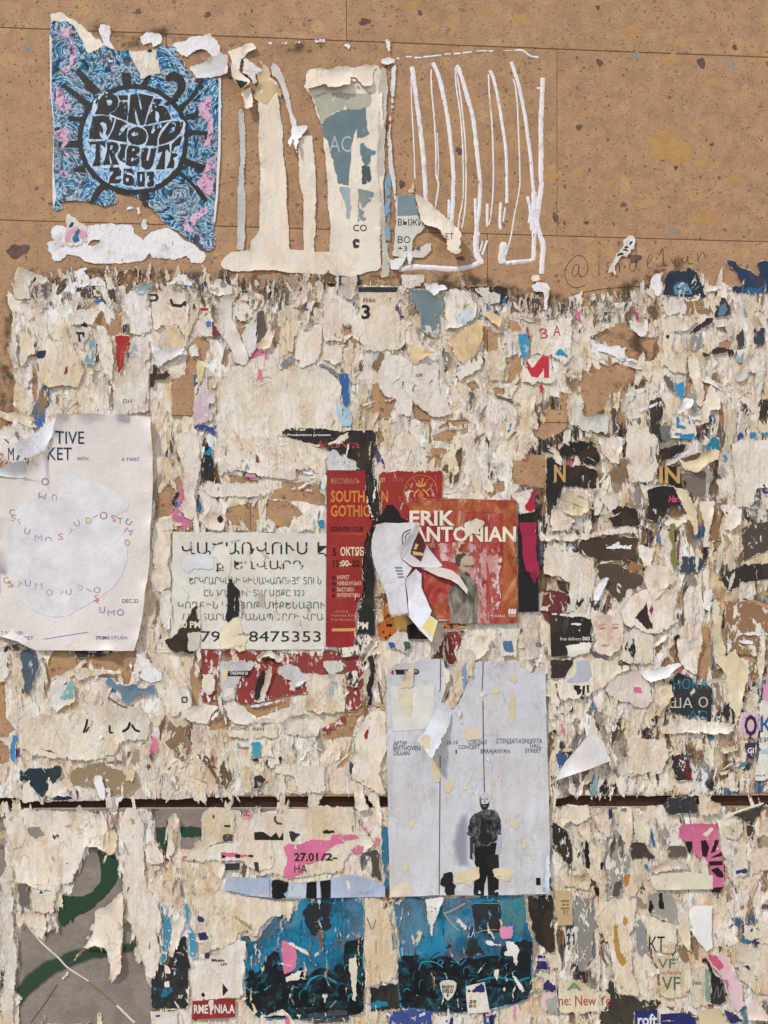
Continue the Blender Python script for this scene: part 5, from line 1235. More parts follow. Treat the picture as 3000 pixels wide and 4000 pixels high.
paper_scrap|pinkish cream patch stuck over the capitals of the orange-red poster|cE2D0BC l2|5.6|1055,95 1100,80 1165,55 1230,85 1225,130 1180,150 1190,190 1130,180 1090,210 1055,180
paper_flap|large white sheet curling away between the two red posters|cE9E6E8 cut l2 tilt:640,420,340,500,26|6|350,130 420,105 640,92 670,105 650,180 560,290 555,390 640,460 580,560 605,830 460,855 430,700 380,580 330,460 308,330 320,220
>grey_lines|c8A8A94 cut|.4|498,460 555,455 560,468 500,472
>grey_lines|c8A8A94 cut|.4|504,485 560,480 565,492 508,497
>grey_lines|c8A8A94 cut|.4|512,512 566,505 570,516 516,522
>grey_lines|c8A8A94 cut|.4|520,538 572,530 575,541 524,548
~grey_arch|c6A6A74|.4|9|570,290 560,220 575,175 630,150
~grey_arch|c6A6A74|.4|7|590,260 585,210 600,185 625,175
paper_flap|white folded strip with bits of cream and maroon print on the red poster|cE6E0E2 cut l2 tilt:680,460,620,180,12|7|670,105 700,180 750,280 885,440 870,455 770,460 700,455 640,450 550,385 560,290 640,180
>print|c6A3030 cut|.4|690,180 730,240 750,290 710,410 625,350 650,260
>print|cDCCB8C cut|.5|640,330 730,345 725,365 650,360
>print|cDCCB8C cut|.5|665,270 690,280 670,320 650,315
paper_flap|pinkish tongue of paper lying across the coat of the printed man|cE6D8D2 cut l2 tilt:760,460,1060,600,6|6.2|700,455 870,455 960,480 1020,530 1085,640 1080,680 1010,600 950,560 850,530
paper_flap|long bluish white tail hanging below the white sheet|cE3E4EA cut l2 tilt:650,500,740,1000,14|6.6|580,560 670,470 715,510 715,620 775,770 840,900 790,1075 700,970 610,860 605,700
>print|cD8C87C cut|.4|720,950 770,860 840,910 800,1030
>print|c5A4A3A cut|.5|780,850 800,800 835,890
paper_scrap|leopard print remnant under the white sheet|@leo l.5|2.8|350,1030 350,920 410,880 400,640 430,760 470,850 600,840 640,900 700,960 760,1030 880,1030 890,910 930,905 1090,905 1090,930 900,960 880,1030
>ticket_label|cB08A4C cut|.3|490,848 610,842 650,930 640,960 500,950
>dark_field|c241F1E cut|.35|600,920 650,900 720,990 790,1030 600,1030
paper_strip|crimson and black poster strip right of the orange-red poster|c211E20 w.6 l1 cut|3.4|1497,20 1659,10 1662,500 1664,810 1500,815
>crimson_print|cA02846 p.18|.3|1500,95 1659,70 1660,560 1560,480 1530,250
>red_sheen|c8A2038 p.3|.35|1570,500 1650,480 1655,620
paper_scrap|white and red crumple on top of the crimson strip|W l3|4|1440,-150 1540,-170 1630,-200 1600,-100 1659,0 1500,30 1490,-60
>red_print|cB22238|.3|1545,-40 1600,-130 1640,-200 1650,-140 1620,-80 1650,-20 1590,10
paper_scrap|black and white flecked scrap at the foot of the red festival bill|c3A3734 p.45 l2|4|10,1170 40,1110 150,1090 200,1000 290,990 340,1040 260,1120 240,1160 100,1180
paper_strip|black ragged strip with white PM lettering beside the red bill|c2A2829 p.06|3|200,1010 205,800 250,680 255,300 300,150 340,110 420,100 320,220 310,340 350,480 350,1000 290,1010 220,1010
=200,950,54,0|cE4DCC4 b|.35|PM|w85
T 2000 1600 1000
paper_strip|black upright strip left of the gold letter N|K p.03|2.4|220,300 270,300 300,350 340,480 290,620 230,720 220,600
paper_scrap|dark brown-black field carrying the first gold letter N|c2E2825 p.1|2.2|270,340 430,360 560,400 545,520 450,520 340,500 290,600 260,500
=270,470,105,0|cC49A5E b|.35|N|w75
paper_scrap|black torn patch under the cream flap near the first gold letter|K p.15|2.4|340,210 460,200 550,250 575,330 560,360 480,310 440,350 400,270
paper_scrap|black patch carrying the gold letters at the right|c2A2420 p.05|2.4|930,380 1080,360 1100,420 1140,560 1040,505 960,450
=950,478,100,0|cC49A5E b|.4|IN|w135
paper_scrap|ragged black field with a pink italic word|c2A2624 p.08|2.3|870,520 960,490 1050,500 1100,560 1090,620 1010,650 1000,690 940,740 860,720 880,620
=1010,602,40,0|cCC5478 b it|.35|Hard|w92
paper_scrap|taupe grey panel hanging under the tan flap|c7A6E66 p.1 l2|3|1085,430 1110,400 1250,400 1245,580 1170,570 1120,500
=1105,425,13,0|cB0A498|.35|ARTBRIDGE|w72
=1112,448,15,0|cB0A498|.35|FLEX|w45
paper_flap|tan flap with a shadowed fold over the taupe panel|cDCC8A4 l5 tilt:1110,320,1280,360,9|3.8|1070,330 1300,270 1320,310 1190,420 1110,400
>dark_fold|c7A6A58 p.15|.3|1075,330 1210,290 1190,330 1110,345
paper_flap|white sliver slanting up to the tan flap|F l3|4.2|900,410 1000,350 1150,258 1145,285 1000,372 930,402
paper_flap|short white twist left of the gold letters|F l3|3.6|790,430 850,450 920,490 830,475
paper_scrap|black rounded field below the first gold letter|c2E2924 p.08|2|600,690 640,640 720,620 810,640 825,760 640,770
paper_scrap|wide dark brown field with white flecks right of the middle|c463A30 p.13|1.6|400,880 520,830 640,810 830,830 800,890 820,980 700,980 560,1000 470,940
paper_scrap|dark brown lower field beside the white flap|c54463A p.13|1.6|550,1000 700,1000 860,1040 850,1110 750,1190 690,1260 600,1160 545,1080
paper_strip|dirty white band crossing above the dark brown field|C s.6 l2|2.8|190,800 500,800 800,762 815,810 530,832 380,862 190,855
paper_scrap|ochre brown smear inside the dark brown fields|c94704E p.25|2|700,1020 780,990 850,1010 840,1050 760,1070
glue_residue|white crown-shaped glue mark on the dark brown field|W|2.2|600,875 640,885 690,850 700,880 775,880 770,915 690,905 610,905
paper_scrap|petrol blue worn patch at the right middle|c2F4654 p.3|2.4|1070,960 1200,950 1270,980 1200,1060 1090,1070
paper_strip|olive green upright strip beside the petrol patch|c85824E p.15|2.6|1010,750 1050,740 1060,840 1062,1080 1022,1000
paper_scrap|brown bare strip between cream shreds at the right|X p.3|1.4|1290,640 1370,620 1340,850 1280,880
paper_scrap|charcoal worn field at the right edge below the white sheet|c4A443F p.25|1.6|1480,760 1700,720 1700,900 1500,990
paper_scrap|blackish field with white scratches at the right edge|c352F2B p.2|1.5|1330,1100 1500,1000 1700,980 1700,1100 1480,1130 1400,1200
paper_scrap|thin red sliver in the cream shreds at the right|cA02434|3.2|1380,640 1400,680 1395,740 1378,700
poster|white creased sheet with a pink smear at the right edge|cE6DFD0 s.45 l3|3|1420,230 1500,190 1640,200 1720,210 1720,520 1580,520 1540,640 1450,640 1430,400
>pink_smear|cE0A8BC p.35|.3|1545,230 1530,330 1510,400 1500,390 1520,300
=1620,545,55,0|c33306A b|.35|L|w40
=1530,628,18,0|c4A463F|.35|ЈЈЕС|w55
paper_flap|cream pointed curtain of paper under the gold letters|cE4D2AE s.4 l3|3.2|1045,500 1120,530 1150,570 1180,620 1200,800 1180,840 1130,700 1090,620
paper_scrap|cream leg-shaped shreds right of the pointed curtain|C s.5 l3|3|1190,610 1320,580 1300,680 1280,900 1230,900 1240,740
paper_scrap|cream hooked tongue at the right below the white sheet|C s.5 l3|3.2|1340,620 1440,620 1490,640 1480,740 1400,800 1365,780 1380,700
paper_scrap|pale lobed sheet left of the dark brown fields|cE2D8C4 s.35 l2|2.4|190,900 400,920 520,980 550,1080 520,1244 500,1400 370,1400 360,1120 280,1090 200,1060
>black_bits|c2E2A28 p.5|.25|360,1150 420,1160 430,1220 520,1200 520,1330 420,1340 370,1300
>black_bits|c2E2A28 p.5|.25|310,1005 380,1010 400,1060 340,1070
paper_scrap|dark maroon remnant below the pale lobed sheet|c6E3230 p.2|1.8|190,1150 260,1160 370,1200 350,1300 280,1400 190,1380
paper_scrap|blackish brown pocket beside the pale lobed sheet|c3A302A p.1|2|280,1100 360,1110 350,1200 300,1160
paper_flap|white folded blade over the dark brown lower field|F l4|3.8|520,1170 610,1080 625,1100 590,1170 545,1250 520,1240
paper_scrap|tan crumple with small white tabs below the first gold letter|cD8C08C s.6 l4|3|300,610 340,520 450,510 490,560 500,640 450,700 320,690
paper_scrap|cream tatters hanging over black below the tan crumple|C s.5 l3|2.6|240,650 310,640 410,650 400,740 350,800 250,790
paper_scrap|rounded cream flap in the centre right|C s.5 l4|3|580,560 640,530 700,560 690,640 640,680 600,640
paper_scrap|cream pointed shreds with a crimson spot, right of the brown smear|C s.5 l3|2.8|800,870 870,890 940,900 900,1000 1000,1010 1060,1100 1000,1160 900,1260 850,1110 860,1040 820,960
>crimson_spot|cB0406A|.3|850,1010 905,1020 900,1045 870,1030 862,1060
paper_scrap|small brown and orange crumbs near the first gold letter|cA0603C p.5|2.8|510,580 560,560 590,600 580,690 530,690
paper_scrap|indigo chips on the cream shreds at the right|c3A3A80 p.3|3.4|1260,555 1310,545 1300,570 1270,575
T 2000 2300 1000
flyer|black flyer with a white delivery line and half a woman's face|c2E2A28 cut l1 p.03|3|240,150 450,165~ 510,200~ 505,300~ 545,320~ 510,360~ 500,400~ 340,432 250,445
=308,336,22,0|cDED8CC|.35|free delivery|w138
=452,336,24,0|cE6E0D4 b|.35|060 27|w92
>sheen|c443F3B|.25|330,190 380,180 360,240 340,310 320,280
>torn_white|cE4DCCC|.4|345,370 500,345 515,370 490,420 350,440
>white_top|cE4DCCC|.4|238,148 450,158 510,185 500,205 440,185 250,178
paper_scrap|cream scrap with a faded woman's face beside the black flyer|@face|3.4|505,200 560,160 700,170 720,260 690,400 640,440 570,440 520,380 545,320
>brow|cC49C8C cut p.2|.25|556,236 580,228 606,232 604,240 580,238 560,246
>brow|cC49C8C cut p.2|.25|640,232 664,226 690,230 688,238 664,235 644,241
>eye|cB4827A cut p.12|.25|562,258 580,249 602,253 600,262 580,265 566,265
>eye|cB4827A cut p.12|.25|642,254 662,246 684,249 682,259 662,262 646,262
>nose|cD8B8A8 cut p.2|.25|614,262 622,262 630,306 620,316 604,312 616,304
>lips|cCC9488 cut p.15|.25|570,366 592,359 606,362 632,360 618,372 596,376 578,373
>neck_shadow|c6A5260 p.25|.25|500,372 560,420 640,440 600,460 540,450 500,410
paper_scrap|dark brown block with a grey-white poster under the delivery flyer|c372F2B p.05|3|245,452 405,452 395,520 340,580 245,580
flyer|cream sheet with a grey panel and broken black lettering|cE4D8BC s.35 l2|3.2|400,450 560,450 700,490 780,500 800,520 680,560 600,640 500,700 310,740 285,590 340,580
>grey_panel|cB4B6BE p.12|.25|410,470 500,465 520,560 490,605 345,605 400,560
>letter|K cut|.3|395,625 440,630 435,650 450,655 440,680 420,690 415,665 398,650
>letter|K cut|.3|455,630 470,628 465,690 450,688
>letter|K cut|.3|480,625 495,625 495,675 483,672
paper_scrap|scratched black and cream fragment along the left of the grey panel|c322E2A p.5|2.6|240,700 300,680 310,820 380,760 400,700 400,800 300,830 245,740
paper_scrap|crimson and cream shreds with black gaps in the right centre|C s.5 l3|3|700,160 760,40 870,0 1060,0 1050,230 920,300 800,260 720,240
>dark_gap|c3A2A28|.25|790,190 870,80 880,140 910,260 880,270 820,220
>crimson_chip|c9A2A6A|.25|885,150 900,105 915,130 905,180
>cobalt_chip|c34468E|.25|1055,180 1072,110 1078,200 1062,230
paper_scrap|cream sheet flecked with black squares right of the faded face|cDCD2BE s.3 p.2|2.8|680,300 800,250 920,310 920,500 810,500 700,470
>black_bits|c2A2725 p.45|.25|750,310 790,320 800,420 790,500 770,440 720,400
paper_flap|white pointed flap below the black squares|F l5 tilt:840,560,1060,500,8|4|815,540 870,525 1075,488 1090,500 1000,580 890,612
poster|dark slate poster with cyan and grey cyrillic capitals|c33363A p.08|2.6|1010,600 1080,540 1140,560 1190,620 1270,600 1290,640 1300,800 1290,850 1150,830 1050,820 1010,780
=1040,650,62,0|c2F8098|.35|НОКА|w225
=1015,772,62,0|cC8C0AE|.35|ША|w150
=1205,768,62,0|cC8C0AE|.35|О|w60
=1140,850,55,0|c2F7088|.35|АС|w120
>torn_dot|cD8CBB0|.45|1135,690 1185,640 1180,680 1150,690
paper_scrap|tan feathered shreds left of the dark cyrillic poster|T s.6 l4|3|910,600 960,590 1030,620 1040,700 1000,760 940,850 910,720
paper_scrap|pale pink-tinted sheet in the right centre|cE4D2C8 s.4 l2|2.6|600,640 660,560 800,520 880,600 920,720 850,780 720,740 620,690
>pink_chip|cD86A8C|.25|780,640 830,640 850,685 780,680
>pink_chip|cC86A80 p.2|.25|600,620 630,590 620,625
paper_scrap|pink blot with black edge below the scratched fragment|cD06A90|3|305,870 330,865 348,950 315,945
paper_scrap|black hooked chip left of the pink blot|K p.2|2.8|245,915 290,905 300,965 270,945 255,960
paper_flap|large white kite-shaped flap folded over the torn layers|cF0ECEA cut l2 tilt:300,1200,560,980,10|5|500,925 575,990 622,1115 500,1165 270,1244 340,1120
paper_scrap|royal blue corner beside the white kite flap|c33568C|3|275,1065 390,1062 340,1140 300,1170
paper_scrap|cream cardboard sliver above the royal blue corner|cD8C49C|3.4|275,1020 400,1030 390,1060 280,1058
poster|pink poster strip with a big plum letter O at the right edge|cCF9AB4 p.05 l1|3|1480,800 1590,780 1605,980 1480,980 1455,900
=1500,948,125,0|c352450 b|.35|O|w82
flyer|white strip with blue letters at the right edge|cE6E0D4 s.2|2.8|1595,720 1720,720 1720,1244 1565,1244 1590,1000
=1605,925,88,0|c33609C b|.35|К|w70
=1600,995,28,0|c4A4A58|.35|ЕРТ|w85
>pale_blue_band|cA9C6CE|.3|1600,1040 1710,1035 1710,1065 1600,1070
=1570,1215,14,0|c5A5650|.35|ulavtg 98|w65
paper_strip|tall pointed white blade at the right edge|cE4D6B8 s.2 l2|3.4|1595,320 1625,295 1640,340 1625,640 1600,720 1590,560
>pink_print|cCF9AB4 p.15|.25|1610,720 1650,560 1690,640 1690,740
paper_scrap|purple and pink chips beside the plum letter O|c3A2A58 p.25|2.8|1480,985 1580,990 1570,1110 1520,1110
=1520,1065,34,0|cE4DCC8 b|.35|GI|w42
paper_scrap|rosy brown stone-coloured field at the right edge|c927052 p.34|1.4|1370,80 1560,70 1720,140 1720,520 1560,440 1380,420
glue_residue|white rib across the rosy brown field|W|2|1385,290 1720,280 1720,300 1540,305 1400,305
glue_residue|second white rib below the first on the rosy brown field|W|2|1380,335 1560,340 1590,350 1580,358 1390,350
paper_flap|large pale paper fan crossing the rosy brown field|cE4D4B0 s.4 l4|3.4|1290,130 1350,180 1380,440 1440,390 1480,460 1530,520 1500,640 1460,860 1400,760 1380,560 1310,480 1290,300
paper_scrap|cream crumpled pocket with a black edge in the right centre|C s.5 l4|3.2|1060,310 1150,340 1230,230 1220,420 1190,560 1120,540 1070,450
>black_edge|K|.3|1040,320 1065,295 1090,300 1070,330 1062,400 1045,380
paper_scrap|dark stack with maroon strip under the cream layers|c332C2A p.3|2.4|1010,1080 1090,1070 1150,1110 1165,1244 1050,1244
>maroon_strip|c6E2630|.25|1120,1110 1150,1110 1165,1244 1130,1244
paper_scrap|long cream horizontal roll below the dark cyrillic poster|C s.6 l4|3|930,900 1100,840 1280,860 1420,870 1460,930 1200,940 980,950
paper_scrap|pale sheet with faint grey print below the cream roll|cE0D6C0 s.5 l2|2.6|740,960 1000,960 1010,1100 960,1200 740,1230
paper_scrap|teal and pink chips in the cream layers at the right|c4A7A94 p.3|3|1410,1150 1450,1120 1520,1125 1500,1170
paper_scrap|teal sliver under the cream roll|c2F6A80 p.15|3|1255,945 1310,950 1310,980 1270,975
paper_scrap|small rose chips in the cream layers at the right|cC86A88 p.2|3|1370,985 1400,980 1420,1005 1380,1015
T 1450 2500 750
poster|tall pale blue-grey concert poster with a standing bearded man|@grey cut w.35 l2|4.2|130,320 150,270~ 220,205~ 330,200~ 380,185~ 420,165~ 600,160 625,170 640,420 600,540 740,560~ 790,440~ 850,310~ 900,185~ 970,180~ 1140,195~ 1260,165~ 1300,240 1380,290 1500,230 1510,700 1525,1244 1540,1800 1525,2190 900,2205 580,2200 160,2220 145,1500 130,700
~fold_line|c4A4648|.3|7|598,165 595,400 588,450
~fold_line|c4A4648|.3|7|594,1000 590,1500 585,2195
~fold_line|c4A4648|.3|7|965,185 955,440
~fold_line|c4A4648|.3|7|962,530 966,900 975,1320
>caption_pill|c2A2628 cut|.35|205,258 400,255 415,278 400,298 215,300
>red_dot|cB43048 cut|.4|168,285 180,263 195,270 190,300 175,300
==caption_pill:285,290,24,0|cD8D2CC b|.5|СМКИ ТЧ|w110
>blank_panel|cDDD8CE cut|.35|165,400 540,392 540,770 185,788
>>blank_panel:torn_cream|cD8CBB2|.5|228,430 365,425 360,560 340,680 300,650 240,600
=188,912,36,0|c4A4852 it|.35|АРТУР|w118
=190,953,38,0|c4A4852|.35|BEETHOVEN|w230
=190,995,36,0|c4A4852 it|.35|DILLIAN|w140
=648,902,34,0|c5A5862|.35|26.10|w98
=840,902,34,0|c5A5862 it|.35|СЛЕДИЛ|w155
=750,942,34,0|c5A5862|.35|CONCERT|w185
=1080,893,38,0|c4A4852 it|.35|СТЕНДАП-КОНЦЕРТА|w385
=1370,930,34,0|c5A5862|.35|HALL|w95
=1325,973,34,0|c5A5862|.35|STREET|w140
=725,982,34,0|c5A5862|.35|1|w14
=942,978,36,0|c4A4852|.35|BARAJANYAN|w250
T 1450 3000 750
>shadow_print|c9A9CAA @soft cut|.3|690,650 720,500 760,400 840,370 850,480 850,800 880,860 740,860 700,740
>trousers|c1F1C1C p.02 cut|.45|885,660 1080,640 1100,900 1095,1094 1005,1096 1000,920 975,1000 970,1096 880,1096 885,980 930,900 890,820
>shirt|@shirt p.04|.5|815,580 850,440 885,390 950,365 1030,355 1090,380 1115,440 1130,580 1090,580 1080,640 1000,680 890,680 860,590
>>shirt:shirt_fold|c2E2C2B p.45|.55|960,370 1040,360 1100,400 1090,480 1030,440 970,420
>>shirt:shirt_dark|c262423 p.4|.55|930,420 980,430 1000,540 1060,620 1000,670 930,660
>arm|cB9B6C2 p.08 cut|.5|1090,585 1128,580 1120,680 1095,785 1062,775 1075,690
>arm|c3A3A40 p.08 cut|.5|848,590 872,600 885,740 890,795 850,780 850,690
>hand|cB0ACB4 cut|.55|868,730 888,745 895,800 875,790
>neck|c9A969A cut|.48|950,345 1002,340 1012,372 948,374
>head|cC9C6C9 p.03 cut|.5|930,275 934,245 945,225 962,213 980,210 1000,217 1013,232 1020,255 1021,285 1015,320 1002,345 975,358 950,350 936,320
>>head:beard|c2C2A2A p.08 cut|.55|934,288 945,305 962,312 980,308 1003,306 1018,285 1014,325 1000,350 978,368 952,354 938,325
>>head:mouth|cA09898 cut|.58|965,325 990,323 988,329 966,331
>>head:face_shadow|c6A686A p.05 cut|.53|930,270 938,240 946,262 950,300 938,312
>>head:eye|c3A3838 cut|.56|948,267 966,264 966,271 950,273
>>head:eye|c3A3838 cut|.56|984,263 1004,262 1003,270 986,271
>>head:nose|c8C888C cut|.56|972,268 979,268 983,294 968,296
>printed_dog|c242122 p.04|.5|595,960 630,900 690,885 710,920 705,990 740,1010 720,1040 725,1096 640,1098 630,1030 595,1020
>bag|c2A2625 p.12 cut|.56|980,745 1095,745 1100,860 1010,870
>cream_peel|cDECBA8|.5|1040,880 1100,850 1180,860 1225,920 1190,970 1110,975 1060,940
>cream_peel|cDECBA8|.6|710,890 850,870 930,845 930,960 880,970 850,1040 800,1000 710,1000
>cream_peel|cE0D2B6|.4|160,1110 195,1030 240,975 310,980 350,1040 340,1100
>cream_peel|cDCCAA6|.4|530,20 545,-10 600,0 605,80 560,120 530,90
>cream_peel|cDCCAA6|.4|610,160 680,90 715,160 680,215 630,210
>cream_peel|cDCCAA6|.4|778,165 820,125 835,175 800,200
>cream_peel|cDCCAA6|.4|1035,95 1080,110 1070,170 1035,150
>cream_peel|cDCCAA6|.4|1165,180 1190,110 1208,150
>cream_peel|cDCCAA6|.4|1190,420 1220,430 1270,490 1250,530 1200,510
>cream_peel|cDCCAA6|.4|1295,690 1310,610 1340,660 1320,705
>cream_peel|cDCCAA6|.4|1360,740 1400,725 1418,790 1390,815 1365,790
>cream_peel|cDCCAA6|.4|330,455 375,455 362,530 330,525
>cream_peel|cDCCAA6|.4|310,650 330,590 345,650
>cream_peel|cDCCAA6|.4|262,860 285,755 325,850 300,905 272,895
T 1450 2500 750
>cream_peel|cDCCAA6|.4|1175,345 1210,295 1250,310 1268,350 1240,378
>cream_peel|cDCCAA6|.4|1195,460 1218,390 1245,480 1248,660 1225,740 1180,735 1180,600
>cream_peel|cDCC6AA|.45|800,790 850,750 950,765 960,860 800,870
>cream_peel|cDCCAA6|.4|1040,400 1105,395 1108,470 1038,472
>cream_peel|cDCCAA6|.4|515,1030 550,1000 600,1110 590,1240 530,1230
>black_corner|c1E1C1C cut|.4|1418,2052 1455,2050 1458,2112 1420,2115
paper_flap|bluish white paper sleeve folded over the grey poster's torn gap|cDCE2E6 l3 tilt:560,600,480,980,12|6|545,555 620,590 695,625 650,780 590,900 515,1028 450,930 390,870 450,800 520,640
>tan_end|cD2BC9A p.12|.3|395,860 450,800 510,830 510,940 450,935
paper_scrap|yellow-stained shreds in the torn gap of the grey poster|cD8C49A s.9 l3|4.9|740,60 900,100 880,300 790,460 720,600 650,590 700,470 720,240
>blue_print|c7E9CB4 p.35|.25|770,260 820,190 830,380 790,440
paper_scrap|cream pointed peel left of the torn gap|C l2|4.6|600,400 620,230 690,260 680,330 610,440
paper_scrap|crisp small white tab with its shadow on the grey poster|F l2|5|930,460 965,448 1005,470 965,490 960,530 940,520
paper_flap|cream peel hanging over the blank panel of the grey poster|cDED0B2 l3|5.4|235,405 330,240 370,210 372,420 240,425
paper_strip|thin white sliver slanting at the foot of the captions|F l2|5|975,1010 1020,1010 1030,1080 1122,1200 1115,1212 1020,1110
paper_strip|narrow white curl rising from the caption line|F l2|5|955,770 970,830 975,1000 960,1075 955,980
paper_flap|white thin peel between blue fold lines of the grey poster|F l2|5|725,600 775,600 770,680 800,780 760,700
paper_flap|dog-eared bottom right corner of the grey poster|cD3DCE6 l4|5|1470,2100 1500,1880 1540,1830 1535,2190 1480,2185
T 1300 2000 800
paper_scrap|cream crumple under the orange-red poster|C s.7 l4|3|1040,1040 1150,990 1290,990 1280,1130 1200,1190 1000,1220
paper_scrap|blue patched cream scrap under the orange-red poster's corner|cD8CDB6 s.4 l2|3.2|1300,1000 1400,980 1500,1000 1480,1190 1360,1170
>blue_print|c4E728E p.2|.25|1370,1040 1450,1040 1480,1140 1390,1130
paper_scrap|grey-white wrinkled lump below the crimson strip|cC8BFB0 s.5 p.3 l4|3.6|1530,830 1660,830 1670,1180 1560,1200 1530,1000
=1640,1095,30,0|c3A3836|.4|GI|w40
paper_scrap|maroon field below the leopard print|c7A3430 p.25|1.6|890,970 1080,950 1050,1100 990,1240 930,1244 900,1100
paper_scrap|blue and white crumbled scrap below the leopard print|cCFCFCB p.2 l3|3|430,1050 520,960 600,980 640,1070 600,1150 520,1130 450,1110
>cobalt_print|c3A5C98 p.2|.25|430,1050 500,1060 520,1100 470,1110
>green_print|c4A5E56 p.3|.25|560,1060 620,1040 640,1110 580,1140
T 0 2550 1000
paper_scrap|slate blue portrait remnant under the beige poster's corner|c4C5C68 p.12|2.6|125,0 200,-30 250,0 262,100 230,180 200,280 145,270 150,170
>worn_face|c9AA3A8 p.5|.25|160,60 200,30 230,70 200,110
paper_scrap|white speckled scrap at the left edge under the beige poster|cDED8CC p.1|2.4|-30,0 60,-20 80,60 40,190 -30,190
>black_specks|c2A2828 p.65|.25|-10,10 40,0 40,80 0,70
paper_scrap|navy block with a grey frame poking from under the beige poster|c2E3440|2.6|480,-20 700,-20 690,25 660,35 500,28
paper_scrap|tan boat-shaped flap on the bare stone below the beige poster|cDCC8A0 l3|2.8|470,110 540,95 640,105 795,122 790,140 640,150 560,165 500,195
paper_scrap|steel blue wave-shaped scrap on the cream layers|c6A8498 p.15 l3|3|680,190 720,160 780,200 830,215 890,200 920,225 1010,200 1020,275 900,285 850,330 790,310 770,250 700,220
paper_scrap|white crumpled lump with turquoise and maroon paint|cD8D4D4 p.1 l4|3|330,200 380,150 440,160 490,200 500,260 510,310 430,345 380,390 330,370 330,280
>turquoise_paint|c7FB0AC p.3|.25|390,300 450,180 495,190 480,300 420,310
>maroon_paint|c8A2A40|.3|405,205 440,185 442,205 415,215
>maroon_paint|c8A2A40|.3|325,370 345,360 355,385 335,380
glue_residue|white threads spreading over the stone right of the beige poster|W|1.8|830,0 850,60 860,120 875,190 862,190 840,90
glue_residue|fan of white glue streaks over the rust-red stone|W s.1|2|880,0 960,40 1010,100 1050,130 1060,180 980,200 900,160 930,110
paper_strip|sky blue torn strip near the left edge|c3C86BC p.2|2.8|70,600 85,525 115,525 110,680 95,710 72,700
poster|cream layered sheet with broken black brush marks|cE6DBC4 s.5 l2|2.4|120,430 300,400 480,380 700,300 830,350 900,330 980,440 970,570 800,580 740,660 620,700 350,690 130,640
~brush_mark|c2E2A28|.3|14|545,520 562,470 570,430
~brush_mark|c2E2A28|.3|10|560,515 580,480
~brush_mark|c2E2A28|.3|13|715,470 715,515 735,516
~brush_mark|c2E2A28|.3|16|795,512 830,490 845,450
~brush_mark|c2E2A28|.3|15|855,465 880,500 910,510
~brown_thread|c6E3E30|.3|8|700,285 750,320 800,350 830,355
poster|dark bottle-green remnant above the wooden groove|c22363C p.12|2.2|130,760 200,740 400,735 405,800 350,860 320,900 280,940 240,910 190,870 130,830
paper_scrap|cream pointed shreds over the dark bottle-green remnant|C s.4 l3|3|150,850 200,820 260,930 270,965 150,970 / 195,850 200,840 205,850
paper_scrap|cream torn peaks at the right of the bottle-green remnant|C s.4 l3|3|290,920 315,800 350,850 380,810 440,870 480,950 400,930 330,940
paper_strip|short indigo strip tucked above the groove|c2C2C52|3.2|340,935 470,925 485,958 345,958
paper_flap|white tab hanging across the groove|F l3|4|615,795 665,785 690,900 680,960 640,930
paper_strip|grey-white strip bridging the wooden groove|cD8D4D0 l2|4.6|680,870 720,860 735,960 738,1010 690,1010 690,940
paper_scrap|tan square scrap on the worn brown field|cD6C49C l2|2.4|795,760 880,745 890,800 870,845 800,842
paper_scrap|grey-brown worn field above the wooden groove|c9A8468 p.2|1.4|460,760 560,730 660,700 740,750 900,760 900,860 820,940 720,930 600,880 460,850
paper_scrap|small cream square beside the round cream lobe|cE0D4BA l2|3|1305,150 1380,130 1410,180 1400,240 1350,290 1310,240
>rim_tick|K cut|.25|1312,150 1318,148 1318,170 1312,170
paper_scrap|cream lobed sheet with a tiny black square|C s.5 l3|2.6|1090,170 1180,160 1240,250 1260,340 1180,400 1100,430 1060,330
~tiny_square|K|.3|8|1183,290 1212,290 1212,318 1183,318 1183,288
paper_flap|cream flap with a folded white corner on the rust-red stone|C l4 s.5|3|1170,370 1300,340 1430,345 1350,465 1240,450 1180,420
>white_fold|F|.4|1435,345 1420,400 1350,470 1345,462
T 700 2500 900
paper_scrap|rust-red printed field below the armenian notice|c8F3A38 p.3|1.2|150,70 1110,75 1330,120 1320,460 1230,560 1050,720 1030,640 1200,540 1200,220 960,280 920,390 700,420 540,470 400,450 420,290 540,160 300,100 280,440 160,460
flyer|blue-grey flyer corner with a black caption bar|cA9B0BE p.08 l1.5|2.4|290,155 540,152 510,250 440,290 400,360 410,420 340,450 300,420 280,300
>caption_bar|c252222 cut|.3|345,225 515,222 500,260 345,262
==caption_bar:370,250,20,0|cDCD6CC b|.35|СЪЕМКИ Ш|w125
>blank_label|cDDD6C8|.3|330,345 400,345 390,400 330,420
>cream_wedge|cE0CBA0|.3|300,225 355,210 335,310 310,300
paper_scrap|white hook-shaped band curving under the blue-grey flyer|W s.2 l2|2.6|285,420 340,450 400,440 430,480 560,560 720,560 740,590 560,610 400,605 350,560 310,500
paper_flap|cream arched flap with a toothed black opening|C s.4 l5|3.2|555,130 600,85 660,75 720,110 770,135 735,165 690,160 650,120 610,130 580,165
>toothed_opening|c2A2020|.3|575,160 610,120 620,135 650,118 670,140 690,135 705,160
paper_flap|knife-shaped cream flap with a black inner face|C s.6 l4|3.2|545,460 580,420 600,340 640,200 670,185 670,280 640,350 620,440 560,465
>black_inner|c2A2422|.4|540,450 550,330 580,260 630,205 620,290 600,340 580,420
paper_scrap|lavender grey cloud-shaped scrap with a white fold|cB2B4C2 p.1 l2|3|695,230 720,190 790,170 850,190 900,240 950,240 920,300 850,350 820,355 800,290 740,275
>white_fold|F|.35|840,315 945,265 900,320 840,350
